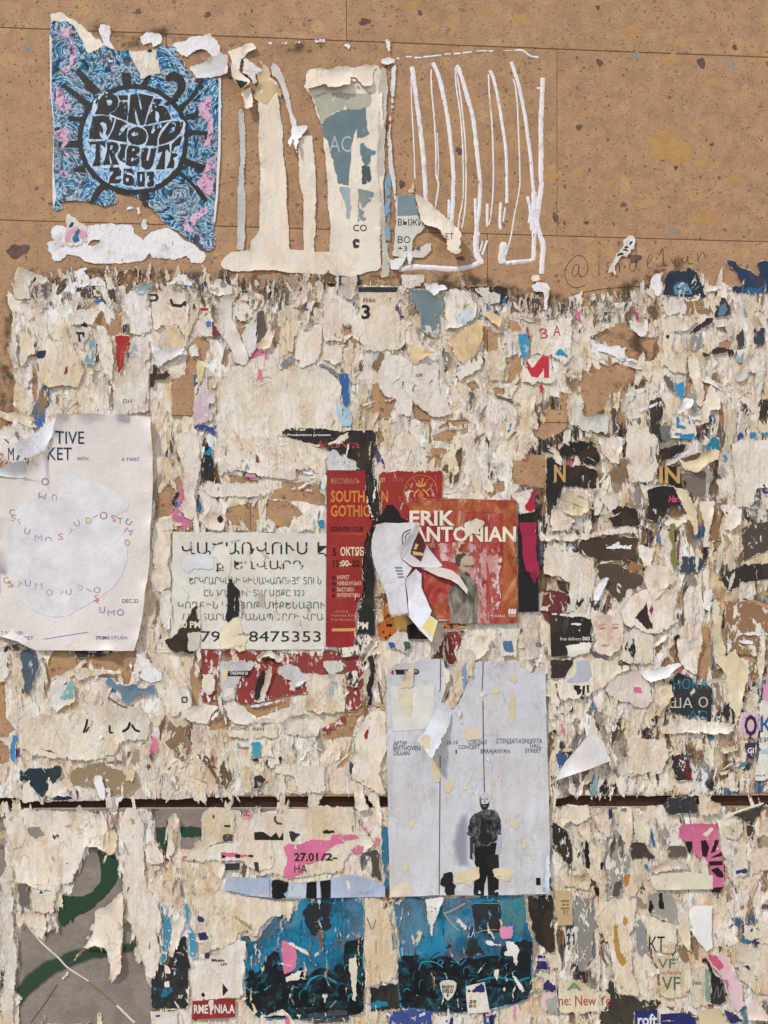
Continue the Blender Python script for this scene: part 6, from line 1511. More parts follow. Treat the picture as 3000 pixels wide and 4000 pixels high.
paper_scrap|pale aqua square scrap on cream tatters|cBFCCCA p.2|3|1030,160 1195,145 1200,240 1130,240 1100,260 1030,210
poster|large cream tattered sheet below the aqua square|C s.6 l3|2.6|900,230 1010,250 1180,240 1195,520 1100,540 990,540 880,500 920,390
>blue_stain|c9FB2BC p.4|.25|1090,290 1150,300 1140,380 1070,430
paper_scrap|cream crumpled disc below the rust-red field|C s.6 l4|3|740,600 800,550 900,520 990,560 1030,620 1000,690 880,700 760,680
paper_strip|cream strip with a pencilled capital line|cE2D6BC s.3|2.6|350,630 720,620 730,700 600,720 350,700
=370,650,24,0|c5A4A38|.35|YOSHKI|w130
=535,652,22,0|c5A4A38|.35|RAN|w75
paper_scrap|flecked black scrap left of the grey-brown stone at the middle|c2F2B28 p.45|2.8|1200,230 1280,210 1290,330 1260,360 1210,310
paper_strip|black ragged ribbon hanging beside the grey poster|c262322 p.15|2.8|1340,130 1400,90 1420,200 1400,330 1390,470 1350,480 1340,330 1370,240
paper_scrap|turquoise square chip on the cream layers|c3E9CB4 p.05|3|515,735 595,728 590,800 575,850 530,852
>dark_foot|K|.2|528,850 575,848 570,880 530,878
paper_scrap|greenish washed strip left of the turquoise chip|c6FA0A0 p.45|2.8|400,760 420,735 510,730 500,770
paper_scrap|dark teal chip at the foot of the cream strips|c3A4C54 p.2|2.6|1195,860 1210,830 1300,900 1290,940 1240,1000 1220,940
poster|pale framed blank panel above the groove|cE6DCC8 s.3 l1|2.8|760,890 1060,885 1065,1090 850,1120 830,990 660,960 700,910
paper_scrap|black chips left of the pale framed panel|c2E2C30 p.3|2.6|528,980 600,970 640,1000 590,1060 540,1090
paper_scrap|black tatter above the pale framed panel|c35312E p.4|2.4|590,870 680,850 760,840 740,890 640,930
paper_scrap|long tan shred left of the black chips|cD2BC8E s.5 l3|2.6|430,930 470,900 525,930 528,1100 470,1100 440,1000
paper_flap|large cream curtain beside the grey poster above the groove|C s.5 l3|3|1270,780 1290,640 1380,520 1490,500 1495,800 1440,960 1500,1110 1420,1110 1340,1050 1240,1000
>red_print|c9A2A30 p.2|.3|1325,690 1370,610 1355,740
>slate_stroke|c5A5A68|.3|1318,1010 1338,1005 1340,1150 1320,1155
paper_flap|cream block straddling the groove left of the grey poster|C s.4 l3|4.4|1250,1090 1330,1080 1345,1170 1370,1220 1300,1240 1260,1200
paper_scrap|yellow-stained crease across the cream layers|cD8B84A p.4|3.2|880,700 940,670 1000,660 990,690 900,715
glue_residue|thin white bars over the rust-red field|W|2.2|470,480 540,465 650,445 800,412 800,425 670,460 560,490 480,490
T 0 3100 900
!spray_paint|dark green sprayed stroke and drips on the grey plaster|E
>sprayed_stroke|@spray|.1|690,395 760,440 800,445 840,430 870,500 880,560 840,650 760,740 680,820 590,870 540,900 530,950 515,950 510,910 470,960 435,1060 425,1060 445,960 400,880 395,760 430,715 500,738 600,740 670,705 712,650 726,590 720,500 700,440
>faded_stroke|@sprayf|.1|100,1400 190,1290 320,1195 450,1145 600,1100 760,1110 900,1070 1020,1060 1030,1140 880,1160 700,1200 560,1240 420,1300 300,1390 200,1490 90,1560
>sprayed_patch|@spray|.1|1120,240 1200,235 1210,440 1190,460 1120,330
>sprayed_patch|@spray|.1|1300,235 1460,240 1460,320 1400,310 1390,380 1380,320 1300,310
~scratch|c6E5236|.08|10|415,1373 330,1503 220,1653
~ridge|cD8CDB8|.3|14|200,953 300,1073 420,1183 500,1263 640,1353
~ridge|c8A7048|.1|10|640,1353 700,1403 840,1523
~ridge|cD8CDB8|.3|18|840,1523 970,1653
paper_scrap|forked pale shred pinned on the plaster at the crossing scratches|W|1.6|430,1360 470,1290 500,1255 520,1275 490,1310
poster|cream layered sheet with tan stains hanging over the sprayed plaster|C s.65 l3|2.6|50,120 300,110 560,120 700,140 780,200 800,440 740,410 690,390 640,385 600,440 580,540 540,580 520,660 450,650 430,730 110,640 60,400
>pink_smudge|cE0799A p.2|.25|440,240 520,222 525,240 450,255
>black_chip|K|.25|380,285 395,285 400,345 388,340
~black_print|K|.25|9|395,320 420,295 425,315
>black_chip|K|.25|455,480 470,500 500,490 500,505 470,510
>pink_chip|cD0557A|.25|505,495 530,485 530,508
>grey_patch|c8A8478 p.3|.25|195,235 290,235 330,300 260,330 210,290
paper_scrap|pale lower block with a tiny black triangle mark|cDCCEB4 s.5 l2|2.8|220,650 400,655 410,740 400,850 330,870 230,850 240,740
>black_triangle|K cut|.3|285,718 300,695 318,718
>white_strip|cE6E0D2|.25|230,660 410,680 405,730 280,732
paper_scrap|dark grey shadowy panel at the left of the sprayed plaster|c726A60 p.12|2.6|115,650 190,640 230,760 225,825 150,815
paper_strip|long pale upright strip along the left edge of the plaster|cD6CEC0 s.4 l3|3|30,640 105,640 115,800 110,980 130,1100 130,1260 110,1400 110,1700 50,1700 10,1500 20,1100 10,800
paper_strip|narrow cream post at the upper left of the plaster|C s.5 l2|3|60,130 130,125 180,170 190,330 170,390 110,400 100,640 50,620 60,400
paper_scrap|cream wedge dropping to a point on the sprayed plaster|C s.5 l2|2.4|120,840 330,870 340,960 320,1060 260,1010 200,950 130,960
paper_scrap|grey peeling edge beside the green stroke|cA29C94 p.4 l2|2.6|335,870 390,840 410,900 430,960 380,960 345,1010
paper_flap|tan bell-shaped flap with a pale point beside the green loop|cE2CFA6 s.5 l4|3.4|750,300 800,230 850,290 840,420 790,445 750,410
poster|tall cream panel right of the green loop|cE6DBCB s.45 l2|2.6|850,200 900,110 1010,100 1040,200 1050,350 1040,480 1060,680 1140,760 1170,900 1160,1200 1130,1330 1050,1320 1000,1100 960,960 900,920 890,650 880,560 870,480
>brown_blister|cC09A5A p.25|.25|935,170 970,180 980,220 950,235
>brown_marks|c6A5A4A p.4|.25|910,650 950,680 930,730 915,720
paper_flap|two-legged cream flap hanging over the faded green stroke|C s.5 l4|3.2|690,840 830,750 890,700 895,930 880,1290 850,1300 830,1330 770,1360 760,1340 800,1280 790,1190 760,1110 690,1090 620,1120 540,1220 525,1210 600,1110 670,1010 680,920
>ink_marks|c4A443E p.3|.25|680,900 695,900 690,940 676,930
paper_flap|thin white blade hanging from the cream layers by the green loop|F l4|4|840,250 860,290 900,390 915,440 895,430 870,360
paper_strip|upright cream posts between two dark green patches|C s.6 l3|3|1200,180 1260,130 1300,180 1290,300 1270,380 1230,480 1200,480 1210,300
paper_scrap|rounded cream scrap left of the dark green patches|C s.5 l3|3|1040,350 1110,360 1180,430 1180,500 1100,520 1050,490
paper_strip|teal blue sliver beside the rounded cream scrap|c2F6C8E p.15|2.6|1040,460 1060,520 1068,670 1052,680
paper_strip|tall teal blue ragged strip right of the cream panel|c3A86A4 p.3|2.4|1150,770 1220,800 1240,930 1280,900 1270,990 1220,1100 1200,1200 1150,1240 1170,1000
paper_strip|slim bright teal strip right of the ragged teal strip|c4494B8 p.2|2.6|1330,780 1365,780 1390,950 1420,1050 1420,1180 1370,1190 1355,1000
paper_scrap|cream fork between the two teal strips|C s.4 l2|2.8|1230,940 1340,880 1340,960 1300,1020 1260,1180 1210,1180 1220,1100
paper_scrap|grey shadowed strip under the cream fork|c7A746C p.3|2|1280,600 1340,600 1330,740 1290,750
poster|black and petrol concert scrap at the lower left of the red sticker|c2A2E30 p.25|2.2|1100,1240 1200,1220 1300,1030 1360,1020 1370,1400 1360,1560 1080,1540 1090,1400
>petrol_print|c2A7088 p.35|.25|1100,1370 1180,1410 1270,1370 1260,1420 1180,1470 1110,1440
>cream_bit|C|.3|1180,1230 1230,1250 1235,1300 1190,1290
>cream_bit|C|.3|1180,1350 1225,1340 1230,1390 1190,1400
=1285,1470,34,0|cC8C4BC b|.35|ar|w38
paper_scrap|white card corner with a blue chip at the bottom edge|cE2DCD0 cut l1|2.8|1085,1565 1280,1565 1280,1680 1100,1680
>blue_chip|c3A3E80|.25|1115,1590 1170,1590 1150,1605 1120,1610
T 700 3120 850
poster|tan sheet with a black letter J left of the pink scraps|cDAC7A0 s.5 l1|2.4|180,100 280,60 440,90 430,200 420,330 320,330 240,360 200,390 185,300
>black_bar|K cut|.25|345,200 392,200 392,215 345,215
>grey_block|c4A4644 p.1|.25|330,272 410,272 408,325 335,328
>ink_mark|K|.25|255,115 275,115 270,155 255,150
poster|cream bill with black blocks and a torn pink date|cDED2B6 s.45 l2|2.2|430,70 640,110 1000,60 1340,60 1340,250 1380,270 1530,290 1400,420 1300,420 1240,560 1100,570 900,600 560,580 520,450 430,400
~ink_hook|c4A4644|.3|16|735,130 730,160 750,185 785,190
>black_block|K cut p.05|.3|572,255 640,250 700,290 740,255 765,300 795,255 795,315 575,312
>dark_block|c3A3432 p.1|.3|815,250 930,250 880,330 850,320 840,270
>black_chip|K p.1|.3|1085,240 1190,240 1185,265 1090,270
>pink_print|cD87294 p.24|.3|790,365 850,335 920,345 1000,310 1150,310 1160,270 1370,262 1370,300 1260,340 1180,360 1120,410 1120,460 1180,450 1170,480 1080,470 960,500 930,590 850,615 800,600 790,560 820,490
>pink_print|cD87294 p.24|.3|1300,400 1350,350 1420,350 1400,400 1370,430
>pink_print|cDB6E93 p.05|.3|1455,340 1535,270 1530,310 1500,360
>pink_print|cDB6E93 p.05|.3|1395,235 1420,205 1440,235 1410,255
=878,472,58,0|c2E2024 b|.45|27.01|w180
=1080,468,52,0|c2E2024 b|.45|/2-|w125
=878,562,54,0|c2E2024|.45|НА|w95
paper_scrap|pink kite-shaped chip with black letters below the groove|cDA6E92 l1|3|465,125 520,80 555,58 572,100 550,170 480,155
=475,132,40,0|c2E2024|.3|NC|w65
paper_strip|cream strip with a pink and black dashed line|cE4DAC4 s.2 l1|3|0,430 60,400 320,340 500,320 720,320 715,540 600,560 480,480 200,480 0,470
>pink_line|cDA6088|.25|310,405 430,405 470,425 600,430 600,442 480,450 330,450
>black_dash|K cut|.35|322,425 355,432 350,450 325,452
>black_dash|K cut|.35|430,420 468,422 465,450 430,448
>black_dash|K cut|.35|530,425 568,428 560,445 532,442
>pink_wedge|cDA8AA8 p.2|.25|665,465 715,405 712,460
>pink_chip|cDA6088|.25|20,435 75,430 70,455 35,455
>dark_block|c3A3634 cut p.1|.25|338,492 465,488 460,540 350,542
>dark_block|c3A3634 cut p.1|.25|570,480 605,482 612,555 580,545
poster|light blue torn strip with two printed trouser legs|cAFBCCE cut l2 w.5|3.6|340,690 365,610 400,590 560,600 690,605~ 840,635~ 1000,630~ 1150,605~ 1250,580~ 1320,570~ 1430,600 1568,660 1570,745 1250,750 820,762 690,750 540,735
>cream_lip|cE4D8C0|.25|340,690 400,705 540,728 690,742 690,755 540,740 400,720
>printed_leg|c1E1B1C cut|.3|975,635 1055,625 1048,755 968,757
>printed_leg|c1E1B1C cut|.3|1075,625 1155,615 1155,752 1085,756
>printed_silhouette|c1E1B1C|.3|705,700 705,620 750,610 838,632 830,700 800,720 825,758 705,755
>pale_gap|cC9D2DE cut|.35|1048,630 1072,622 1075,752 1050,755
>grey_fold|cC3CAD6 p.2|.25|830,640 970,640 965,750 830,755
>faded_letters|c9FA8B8 p.4|.25|1320,710 1500,690 1510,720 1330,735
~blue_fold|c6A7A98|.3|5|692,600 692,752
>cream_drip|C|.35|1260,600 1310,640 1300,740 1280,740 1280,680
poster|teal concert poster with crowd silhouettes and a black stage|@teal l1 p.17|2|460,1060 520,1010 560,1080 600,1060 640,990 720,900 770,880 900,840 905,760 1400,750 1410,1300 1415,1650 1020,1690 620,1690 500,1560 500,1400 510,1150
>stage|c2A2E30 p.3|.25|940,860 980,790 1160,790 1180,930 1140,1000 1010,1050 960,960
>crowd|@crowd p.16|.25|510,1280 560,1340 620,1300 700,1170 760,1110 790,1300 880,1320 980,1340 1040,1300 1100,1270 1170,1330 1200,1250 1250,1260 1260,1090 1410,1050 1415,1640 1020,1680 620,1680 500,1560
*18,540,1270,1360,1560,3
~glow_arc|c2E8CA8 p.25|.35|10|500,1420 560,1470 640,1460 700,1420
~glow_arc|c2E8CA8 p.25|.35|13|960,1450 1010,1370 1100,1350 1200,1400
~beam|c8A9498|.35|10|830,1480 900,1600
~beam|c8A9498|.35|10|1150,1590 1280,1440
>pink_corner|cDA7898 p.05|.5|782,1050 850,1110 900,1180 895,1280 800,1340 785,1200
>torn_white|cE2DACA|.55|795,1060 860,1090 990,1170 990,1200 900,1150 830,1110
>torn_white|cE2DACA|.55|810,1360 900,1310 1000,1270 1000,1290 920,1350 980,1360 960,1380 810,1400
>cream_post|cE0D4BC|.5|1285,1220 1355,1190 1360,1390 1350,1540 1315,1540 1310,1390
poster|large cream sheet with tan streaks beside the teal concert poster|cE4D2AE s.55 l2|2.8|100,720 200,700 340,700 540,745 760,770 880,770 870,870 830,940 780,890 700,900 620,980 600,1080 520,1010 450,1030 430,1090 300,1150 230,1160 220,1050 130,880
>crease|cB09468 p.4|.15|400,880 500,930 600,1000 560,1010 450,930
poster|white sheet with small black music caption below the cream sheet|cE8E0D2 s.25 l2|3|250,1180 330,1130 460,1060 510,1080 505,1250 490,1430 500,1520 430,1515 100,1540 90,1300 180,1240
=250,1237,20,0|K b|.35|Music|w98
=320,1267,20,0|K b|.35|LIV|w50
>black_triangle|c2A2430 cut|.3|332,1400 375,1455 335,1500
>black_chip|K|.3|450,1160 490,1140 490,1158
>black_chip|c2A2430|.3|155,1500 190,1470 215,1500 200,1515
flyer|red web-address sticker with white capitals near the bottom|c8F2A2C cut p.06|3.4|105,1538 432,1518 428,1660 100,1678
=115,1630,62,0|cE4D8D0 b|.35|RME|w108
=272,1628,62,0|cE4D8D0 b|.35|NIA.A|w155
>torn_gap|cDED4C4|.5|222,1530 268,1528 260,1650 240,1660 230,1600
paper_scrap|striped indigo and grey chips left of the cream sheet|cBFB6A8 p.1|3|135,870 200,900 230,1000 270,1060 240,1140 200,1200 150,1140 140,1000
>indigo_band|c3A3460|.25|135,875 190,905 200,935 140,935
>indigo_band|c34305A p.1|.25|140,1020 240,1000 268,1055 150,1080
>indigo_band|c3A3460|.25|190,1170 235,1165 235,1215 200,1220
paper_strip|tan upright strip between the two teal posters|cDCC498 s.6 l2|2.8|1405,755 1570,755 1600,900 1650,1100 1660,1370 1600,1400 1450,1430 1450,1620 1420,1640 1415,1200
~tan_crack|c7A6448|.2|7|1430,900 1470,990 1500,920
~tan_crack|c7A6448|.2|6|1500,1080 1500,1180
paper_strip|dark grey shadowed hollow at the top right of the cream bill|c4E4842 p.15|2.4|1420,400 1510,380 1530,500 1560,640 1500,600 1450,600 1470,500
paper_strip|teal upright strip left of the grey poster|c1F6F8E p.12|2.2|1535,210 1590,200 1592,690 1570,690 1540,400
paper_scrap|black and petrol corner left of the guitar pick sticker|c262A2A p.15|2.2|1450,1430 1520,1420 1600,1400 1700,1400 1700,1610 1450,1620
>petrol_print|c1F7E98 p.15|.3|1450,1570 1520,1530 1590,1540 1600,1580 1470,1610
paper_scrap|bottom cream shreds with a pink curl below the teal poster|C s.5 l2|2.4|620,1640 780,1600 880,1690 900,1760 620,1760
>pink_curl|cDA7898|.25|800,1650 840,1640 845,1700 820,1760 805,1700
paper_scrap|charcoal strip along the bottom below the teal poster|c4A4848 p.25|2.2|1015,1640 1310,1600 1300,1700 1020,1720
T 1450 3450 800
poster|teal crowd poster with a painter's figure under the grey poster|@teal l1 p.15|2.2|160,110 1240,95 1310,430 1300,860 1280,930 1150,990 900,1040 240,1020 210,800 220,560 190,300
>crowd|@crowd p.16|.3|220,580 350,580 390,560 440,620 560,580 640,590 700,640 770,600 870,600 960,580 1040,590 1050,500 1300,430 1300,860 1270,940 1150,980 900,1030 240,1010 215,800
*24,250,610,1260,900,4
>stage|c2C3032 p.28|.3|810,170 1040,140 1065,320 1060,400 850,400 830,300
>figure|c2E3030 p.06|.4|770,470 810,440 860,450 860,490 930,580 940,620 870,560 800,610 750,560 780,520
>guitar_neck|c2A2E30 p.05|.4|470,600 540,550 630,485 660,510 560,560 480,615
~painted_ladder|c9A9A88|.4|16|585,240 640,225 760,160
~painted_ladder|c9A9A88|.4|12|590,245 640,310 710,385
~stage_line|c3E9CB8|.4|7|830,160 1030,160
~stage_cable|c9A9A88|.4|6|840,400 940,375 1020,375
~glow_arc|c2A94B8 p.25|.4|8|385,700 400,650 440,630 520,640 580,680
~glow_arc|c2A94B8 p.25|.4|6|640,630 700,640 720,660 770,610
~glow_arc|c1F7E94 p.25|.4|15|860,790 1000,760 1150,780
~glow_arc|c1F7E94 p.25|.4|14|1180,790 1280,760
>pink_square|cDE8AA8 p.05|.5|1030,370 1060,345 1145,340 1145,445 1060,450 1035,420
>torn_white|cE4DED2|.5|1085,470 1150,470 1200,540 1180,680 1150,640 1140,590 1060,580 1100,540
>torn_white|cE4DED2|.5|1140,700 1180,760 1250,880 1220,880 1150,770
>torn_white|cE4DED2|.5|890,455 960,450 1020,490 1070,455 1050,510 930,495
>torn_white|cDCD4C4|.5|990,740 1000,690 1035,690 1030,760 1010,800
>torn_white|cDCD4C4|.5|1060,840 1085,815 1100,850 1085,890
>green_worn_print|c4A7A7A p.35|.35|1070,110 1240,100 1260,280 1200,420 1070,400
paper_flap|white triangular flap with indigo streaks hanging over the teal poster|cE4DED6 l2|3.2|425,120 520,115 605,95 530,270 500,330 505,450 480,420 455,300 445,180
>indigo_streak|c343478|.3|480,160 495,150 500,230 485,240
>indigo_streak|c343478|.3|470,310 495,350 502,420 480,370
>teal_gap|c2A86AE|.3|520,130 550,120 525,260 510,240
paper_scrap|indigo blade with a white edge on the teal crowd poster|c2E2C66 l1|3.2|770,445 790,360 820,305 832,360 820,430
paper_scrap|small white rag beside the indigo blade|cE4DCCE l2|3|665,265 700,265 750,320 780,350 770,385 720,350
flyer|guitar-pick-shaped white sticker with black lettering|cD9D4C6 cut p.05|3.2|552,805 575,785 620,778 665,785 690,805 685,850 660,910 620,948 590,920 565,870
=572,845,22,0|c4A4642 b|.35|ВЫДОU|w95
=572,882,28,0|c2E2B2A b|.35|SVELO|w90
>pick_mark|K cut|.3|615,890 625,888 620,905 630,902 612,920 616,905 608,905
flyer|white card with four coloured squares and an indigo top|cE2DACC cut l1|3.2|765,830 915,795 935,900 960,1040 780,1050 765,900
>indigo_top|c2C2C66 p.05|.3|770,885 775,855 810,860 850,830 915,795 918,880
>red_square|cB83A34 cut|.3|790,942 816,942 816,968 790,968
>green_square|c5A8A3C cut|.3|822,940 848,940 848,966 822,966
>blue_square|c3A7AAE cut|.3|790,976 816,976 816,1002 790,1002
>orange_square|cCC8430 cut|.3|822,974 848,974 848,1002 822,1002
poster|blue strip along the bottom edge below the teal crowd poster|c3A4C88 p.2|2.2|125,1030 500,1020 740,1020 755,1050 500,1060 480,1200 130,1200
>white_worn|cD8D4CE p.25|.3|330,1080 440,1030 440,1075 400,1085
paper_scrap|cream shreds with indigo wedges at the bottom centre|cE2DACC s.3 l2|2.8|490,1040 600,1060 620,980 640,1060 740,1060 720,1200 520,1200
>indigo_wedge|c2E2E6A|.3|590,1075 615,1075 625,1190 605,1190
>indigo_wedge|c2E2E6A|.3|640,1075 665,1070 650,1190 630,1190
paper_scrap|indigo block at the bottom beside the four-square card|c26265E p.1|2.4|935,1060 1015,1050 1000,1200 940,1200
paper_scrap|cream scrap with a pink streak at the bottom centre|cE0CDAE s.4 l2|2.8|1020,1060 1090,1010 1170,970 1215,960 1210,1020 1290,1040 1280,1200 1030,1200
>pink_streak|cDA94A8 p.15|.3|1140,975 1170,975 1168,1110 1150,1110
poster|dark strip with flecks right of the teal crowd poster|c2C2724 p.1|2|1250,90 1480,90 1490,560 1420,560 1310,430
>red_fleck|cB05040|.3|1345,270 1365,265 1360,300 1350,305
flyer|tan upright card with tiny cyrillic lines|cC4AC84 s.4 cut|2.6|1480,60 1620,60 1630,335 1510,340 1500,200
=1535,150,22,0|c4A3E30|.35|каѕе|w62
=1542,178,20,0|c4A3E30|.35|аrа|w52
=1530,208,20,0|c4A3E30|.35|онрш|w70
=1550,245,24,0|c4A3E30|.35|ІСТ|w42
flyer|navy label with white digits below the tan card|c34384A cut p.05|2.8|1572,340 1640,335 1645,495 1580,498
=1576,408,42,0|cDCD8D0 b|.35|AS|w58
=1578,470,42,0|cDCD8D0 b|.35|14|w58
flyer|indigo ticket label with white letters and a torn top|c2C2A62 p.05|3|1315,710 1330,600 1345,560 1390,585 1405,555 1420,640 1460,690 1520,660 1520,708
=1328,625,30,0|cDCD8E0 b|.35|kets|w90
paper_scrap|cream and indigo crumbs under the indigo ticket label|cE0D8C8 p.1 l2|2.8|1310,720 1520,715 1500,870 1380,865 1390,780
>indigo_print|c343060 p.1|.3|1390,810 1420,770 1450,800 1500,820 1500,865 1390,862
=1310,885,46,0|c8A8678 b|.35|ас|w58
paper_scrap|pink and grey crumple beside the red newspaper line|cD9B0B8 p.2 l3|3.2|1380,870 1500,870 1520,1000 1500,1060 1470,960 1400,1060 1370,1000
>grey_shreds|cA9A69E p.3|.3|1400,940 1500,900 1520,1060 1480,1040 1420,1060
T 2100 3050 900
paper_scrap|dark shining patch pasted over the groove at the right|c34363A p.25 l1|4.2|890,160 960,115 1140,110 1145,230 1050,240 930,255
paper_scrap|cream rag hanging over the groove right of the dark patch|cD2C4A8 s.5 l3|4.2|1150,90 1250,95 1245,140 1320,160 1320,240 1200,260 1150,230
paper_flap|broad white hanging sheet below the groove right of the grey poster|cE6DAC2 s.5 l3|3.2|165,175 360,170 380,260 320,300 270,320 230,290 170,330 150,250
paper_strip|tall white shred with black slits below the groove|cE2D4B6 s.7 l3|3.2|270,310 370,290 400,420 480,450 480,560 500,700 490,900 440,960 430,800 380,700 330,600 320,420
>black_slit|c1F1B1A|.3|330,420 350,410 368,500 375,640 340,620 328,520
>black_slit|c1F1B1A|.3|445,570 470,580 468,670 448,640
>black_slit|c1F1B1A|.3|395,750 445,790 440,850 420,830
paper_scrap|black and grey hollow left of the tall white shred|c2E2B2A p.25|2|90,290 200,350 260,440 260,660 170,560 100,480
paper_scrap|cream torn tip with yellow stain beside the grey poster|cDCC496 s.7 l3|3|140,650 200,580 230,680 380,660 380,780 240,780 180,760
paper_scrap|tan shreds with indigo letters below the groove|cD8C4A0 s.6 l3|3.2|380,250 460,180 540,190 520,380 480,430 430,340
>indigo_letter|c2E2C60|.3|512,190 532,200 525,330 510,330
>pink_stain|cC890A0 p.35|.3|395,300 430,320 425,350 400,345
paper_strip|smooth cream pointed tongue right of the indigo letters|cE4D4B4 s.4 l3|3.4|565,190 675,185 680,330 670,460 650,520 600,420 580,300
>violet_spot|c8A7090 p.3|.25|590,200 640,190 640,225 600,220
paper_strip|second cream tongue right of the smooth pointed tongue|cE2D6BC s.4 l2|3.4|690,230 760,240 820,330 800,420 800,495 760,450 690,430
paper_scrap|grey concrete-like worn area under the cream tongues|c97938C p.35|1.6|490,400 560,330 640,500 680,560 660,720 600,840 490,830 480,560
paper_scrap|olive-black block below the second cream tongue|c423D38 p.05|2.2|670,440 760,440 800,500 860,560 820,570 670,570
poster|olive grey panel left of the pink lettered scrap|c5E594E p.05|2.4|930,470 1060,460 1085,550 930,555
paper_scrap|pink scrap with heavy black broken letters at the right|cD06C8E p.16 l1.5|3.2|1010,310 1100,300 1260,300 1295,340 1320,500 1340,660 1335,760 1300,805 1240,800 1225,760 1250,700 1180,560 1120,550 1090,440 1015,420
>letter|c251C1E cut|.35|1060,435 1105,435 1110,470 1090,530 1075,500
>letter|c251C1E cut|.35|1170,430 1205,425 1230,480 1210,550 1180,540
>letter|c251C1E cut|.35|1270,425 1300,425 1270,510 1240,520
>letter|c251C1E cut|.35|1235,555 1320,510 1320,540 1250,552
>letter|c251C1E cut|.35|1225,578 1325,575 1325,605 1230,608
>letter|c251C1E cut|.35|1240,640 1290,620 1330,660 1330,695 1290,690
>letter|c251C1E cut|.35|1235,770 1335,760 1300,803 1245,800
>cream_rag|cDDCFB0|.45|1170,380 1250,330 1265,345 1210,410
paper_scrap|white rag hanging over the black pink letters|cE6DDD2 l3|4|1140,590 1175,530 1220,590 1230,690 1190,690 1140,640
paper_strip|cream rectangular strip under the pink lettered scrap|cE4D9BE cut s.1 l2|3.8|805,690 880,660 1130,660 1255,680 1255,778 850,785 820,750
>grey_bar|cB4BAC4|.25|908,690 925,690 922,770 906,770
>black_slit|K|.25|842,735 858,700 855,755
paper_scrap|grey dirty shreds above the cream rectangular strip|cB9AFA0 s.5 p.2 l3|3|780,620 920,570 1080,580 1110,640 880,650 800,690
>pink_tint|cD8A8B4 p.45|.25|800,590 880,580 860,640 800,650
>teal_chip|c2F7890|.3|755,600 790,585 790,640 765,635
paper_scrap|charcoal triangle at the right edge below the groove|c3E3A34 p.05|2.6|1400,250 1500,210 1620,170 1600,240 1560,300 1480,290
~white_seam|cE4DED2|.35|12|1340,260 1450,215 1620,160
paper_scrap|charcoal lower triangle beside the tan roll at the right edge|c3E3A34 p.05|2.4|1480,310 1560,320 1540,400 1500,430
paper_scrap|cream scrap with navy checks at the right edge|cD8CCB4 s.4|2.8|1330,320 1470,310 1480,390 1420,440 1340,400
paper_scrap|white shreds with indigo letter fragments at the right edge|cDDD4C2 p.1 l2|2.8|1380,540 1500,460 1520,680 1440,690 1390,720
>indigo_letter|c363468 p.2|.3|1385,560 1405,560 1400,700 1388,640
>indigo_letter|c363468 p.2|.3|1410,640 1500,620 1500,665 1420,670
paper_scrap|reddish cream shred against the right edge|cD6B8A4 p.2 s.5|2.8|1525,500 1640,460 1680,500 1680,640 1530,680
paper_scrap|tan shell-shaped scrap with an amber streak|cCDB48A s.8 l3|3|590,720 640,650 720,680 750,740 700,830 640,830
>amber_streak|cB4762A p.15|.3|615,690 660,655 655,720 625,770
paper_scrap|dark grey wedge left of the tan shell-shaped scrap|c4E4A45 p.05|2.4|530,830 560,720 620,680 610,760 590,835
T 2100 3450 900
poster|big cream sheet with long brown drips at the bottom right|cE5D6B8 s.5 l2|3|480,110 600,105 705,100 700,280 660,360 690,520 680,640 720,700 740,820 640,790 550,700 530,560 500,440 430,340 420,280 460,200
>brown_drip|cB08844 p.2|.25|540,300 560,280 580,300 575,380 590,480 640,560 600,620 560,540 540,420
>brown_drip|cB08844 p.2|.25|610,260 630,220 650,280 620,320
paper_strip|long narrow cream post left of the big dripped sheet|cE2D6BE s.4 l2|3.2|400,340 440,300 450,500 440,700 430,900 480,930 420,940 410,700
paper_scrap|grey worn field left of the narrow cream post|c8A867F p.3|1.6|250,80 400,100 430,280 400,520 300,680 250,480 240,250
paper_scrap|grey metallic wedge right of the big dripped sheet|c8F8F8E p.2|2.6|700,280 740,240 780,330 800,480 740,540 700,440
paper_scrap|cream scrap with burnt-brown letters K T|cE0CFA6 s.85 l2|3|760,260 850,250 1000,300 1000,420 980,500 900,500 820,490 790,380
=795,487,100,0|c2E2214|.35|КТ|w115
paper_scrap|black slits and grey shreds above the letters K T|c97938A p.25 l2|2.6|780,90 860,50 960,70 1000,160 990,280 900,260 790,220
>black_slit|c221F1E|.3|785,190 810,110 835,170 810,235
>black_slit|c221F1E|.3|865,70 890,60 915,190 865,180
poster|bright white square sheet right of the letters K T|cF0EBE4 n s.05 l2|3.4|1080,190 1130,155 1258,160 1260,460 1210,490 1150,420 1085,330
paper_flap|cream pointed flap left of the bright white square|cE2D4B6 l3 s.3|3.8|1010,330 1055,210 1095,290 1090,470 1065,480
poster|yellowed magazine piece with faded green capitals|cCDBE92 s.6 p.05|3|820,515 940,520 1090,570 1100,600 1080,800 970,830 850,800 870,620
=860,610,70,0|c5A7260|.35|VF|w125
=890,765,95,0|c4E6A58|.35|VF|w130
=880,652,28,0|cB07050|.35|ne Family|w150
paper_strip|yellowed strip with green edge and tiny serif word|cC6B690 s.5|2.8|1100,640 1180,590 1235,600 1240,870 1150,890 1080,880 1090,720
>green_edge|c7FA08C p.2|.25|1195,610 1232,605 1238,865 1205,840
=1110,725,28,0|c3A362E|.35|Data|w65
poster|newspaper strip with a red serif headline at the bottom|cD6C79E s.5|2.8|140,740 200,700 300,690 360,740 430,780 500,770 538,830 500,880 480,930 160,935
=150,875,70,0|cB04434|.35|ne: New Ye|w370
=205,765,50,0|c6A8A78 b|.3|A|w110
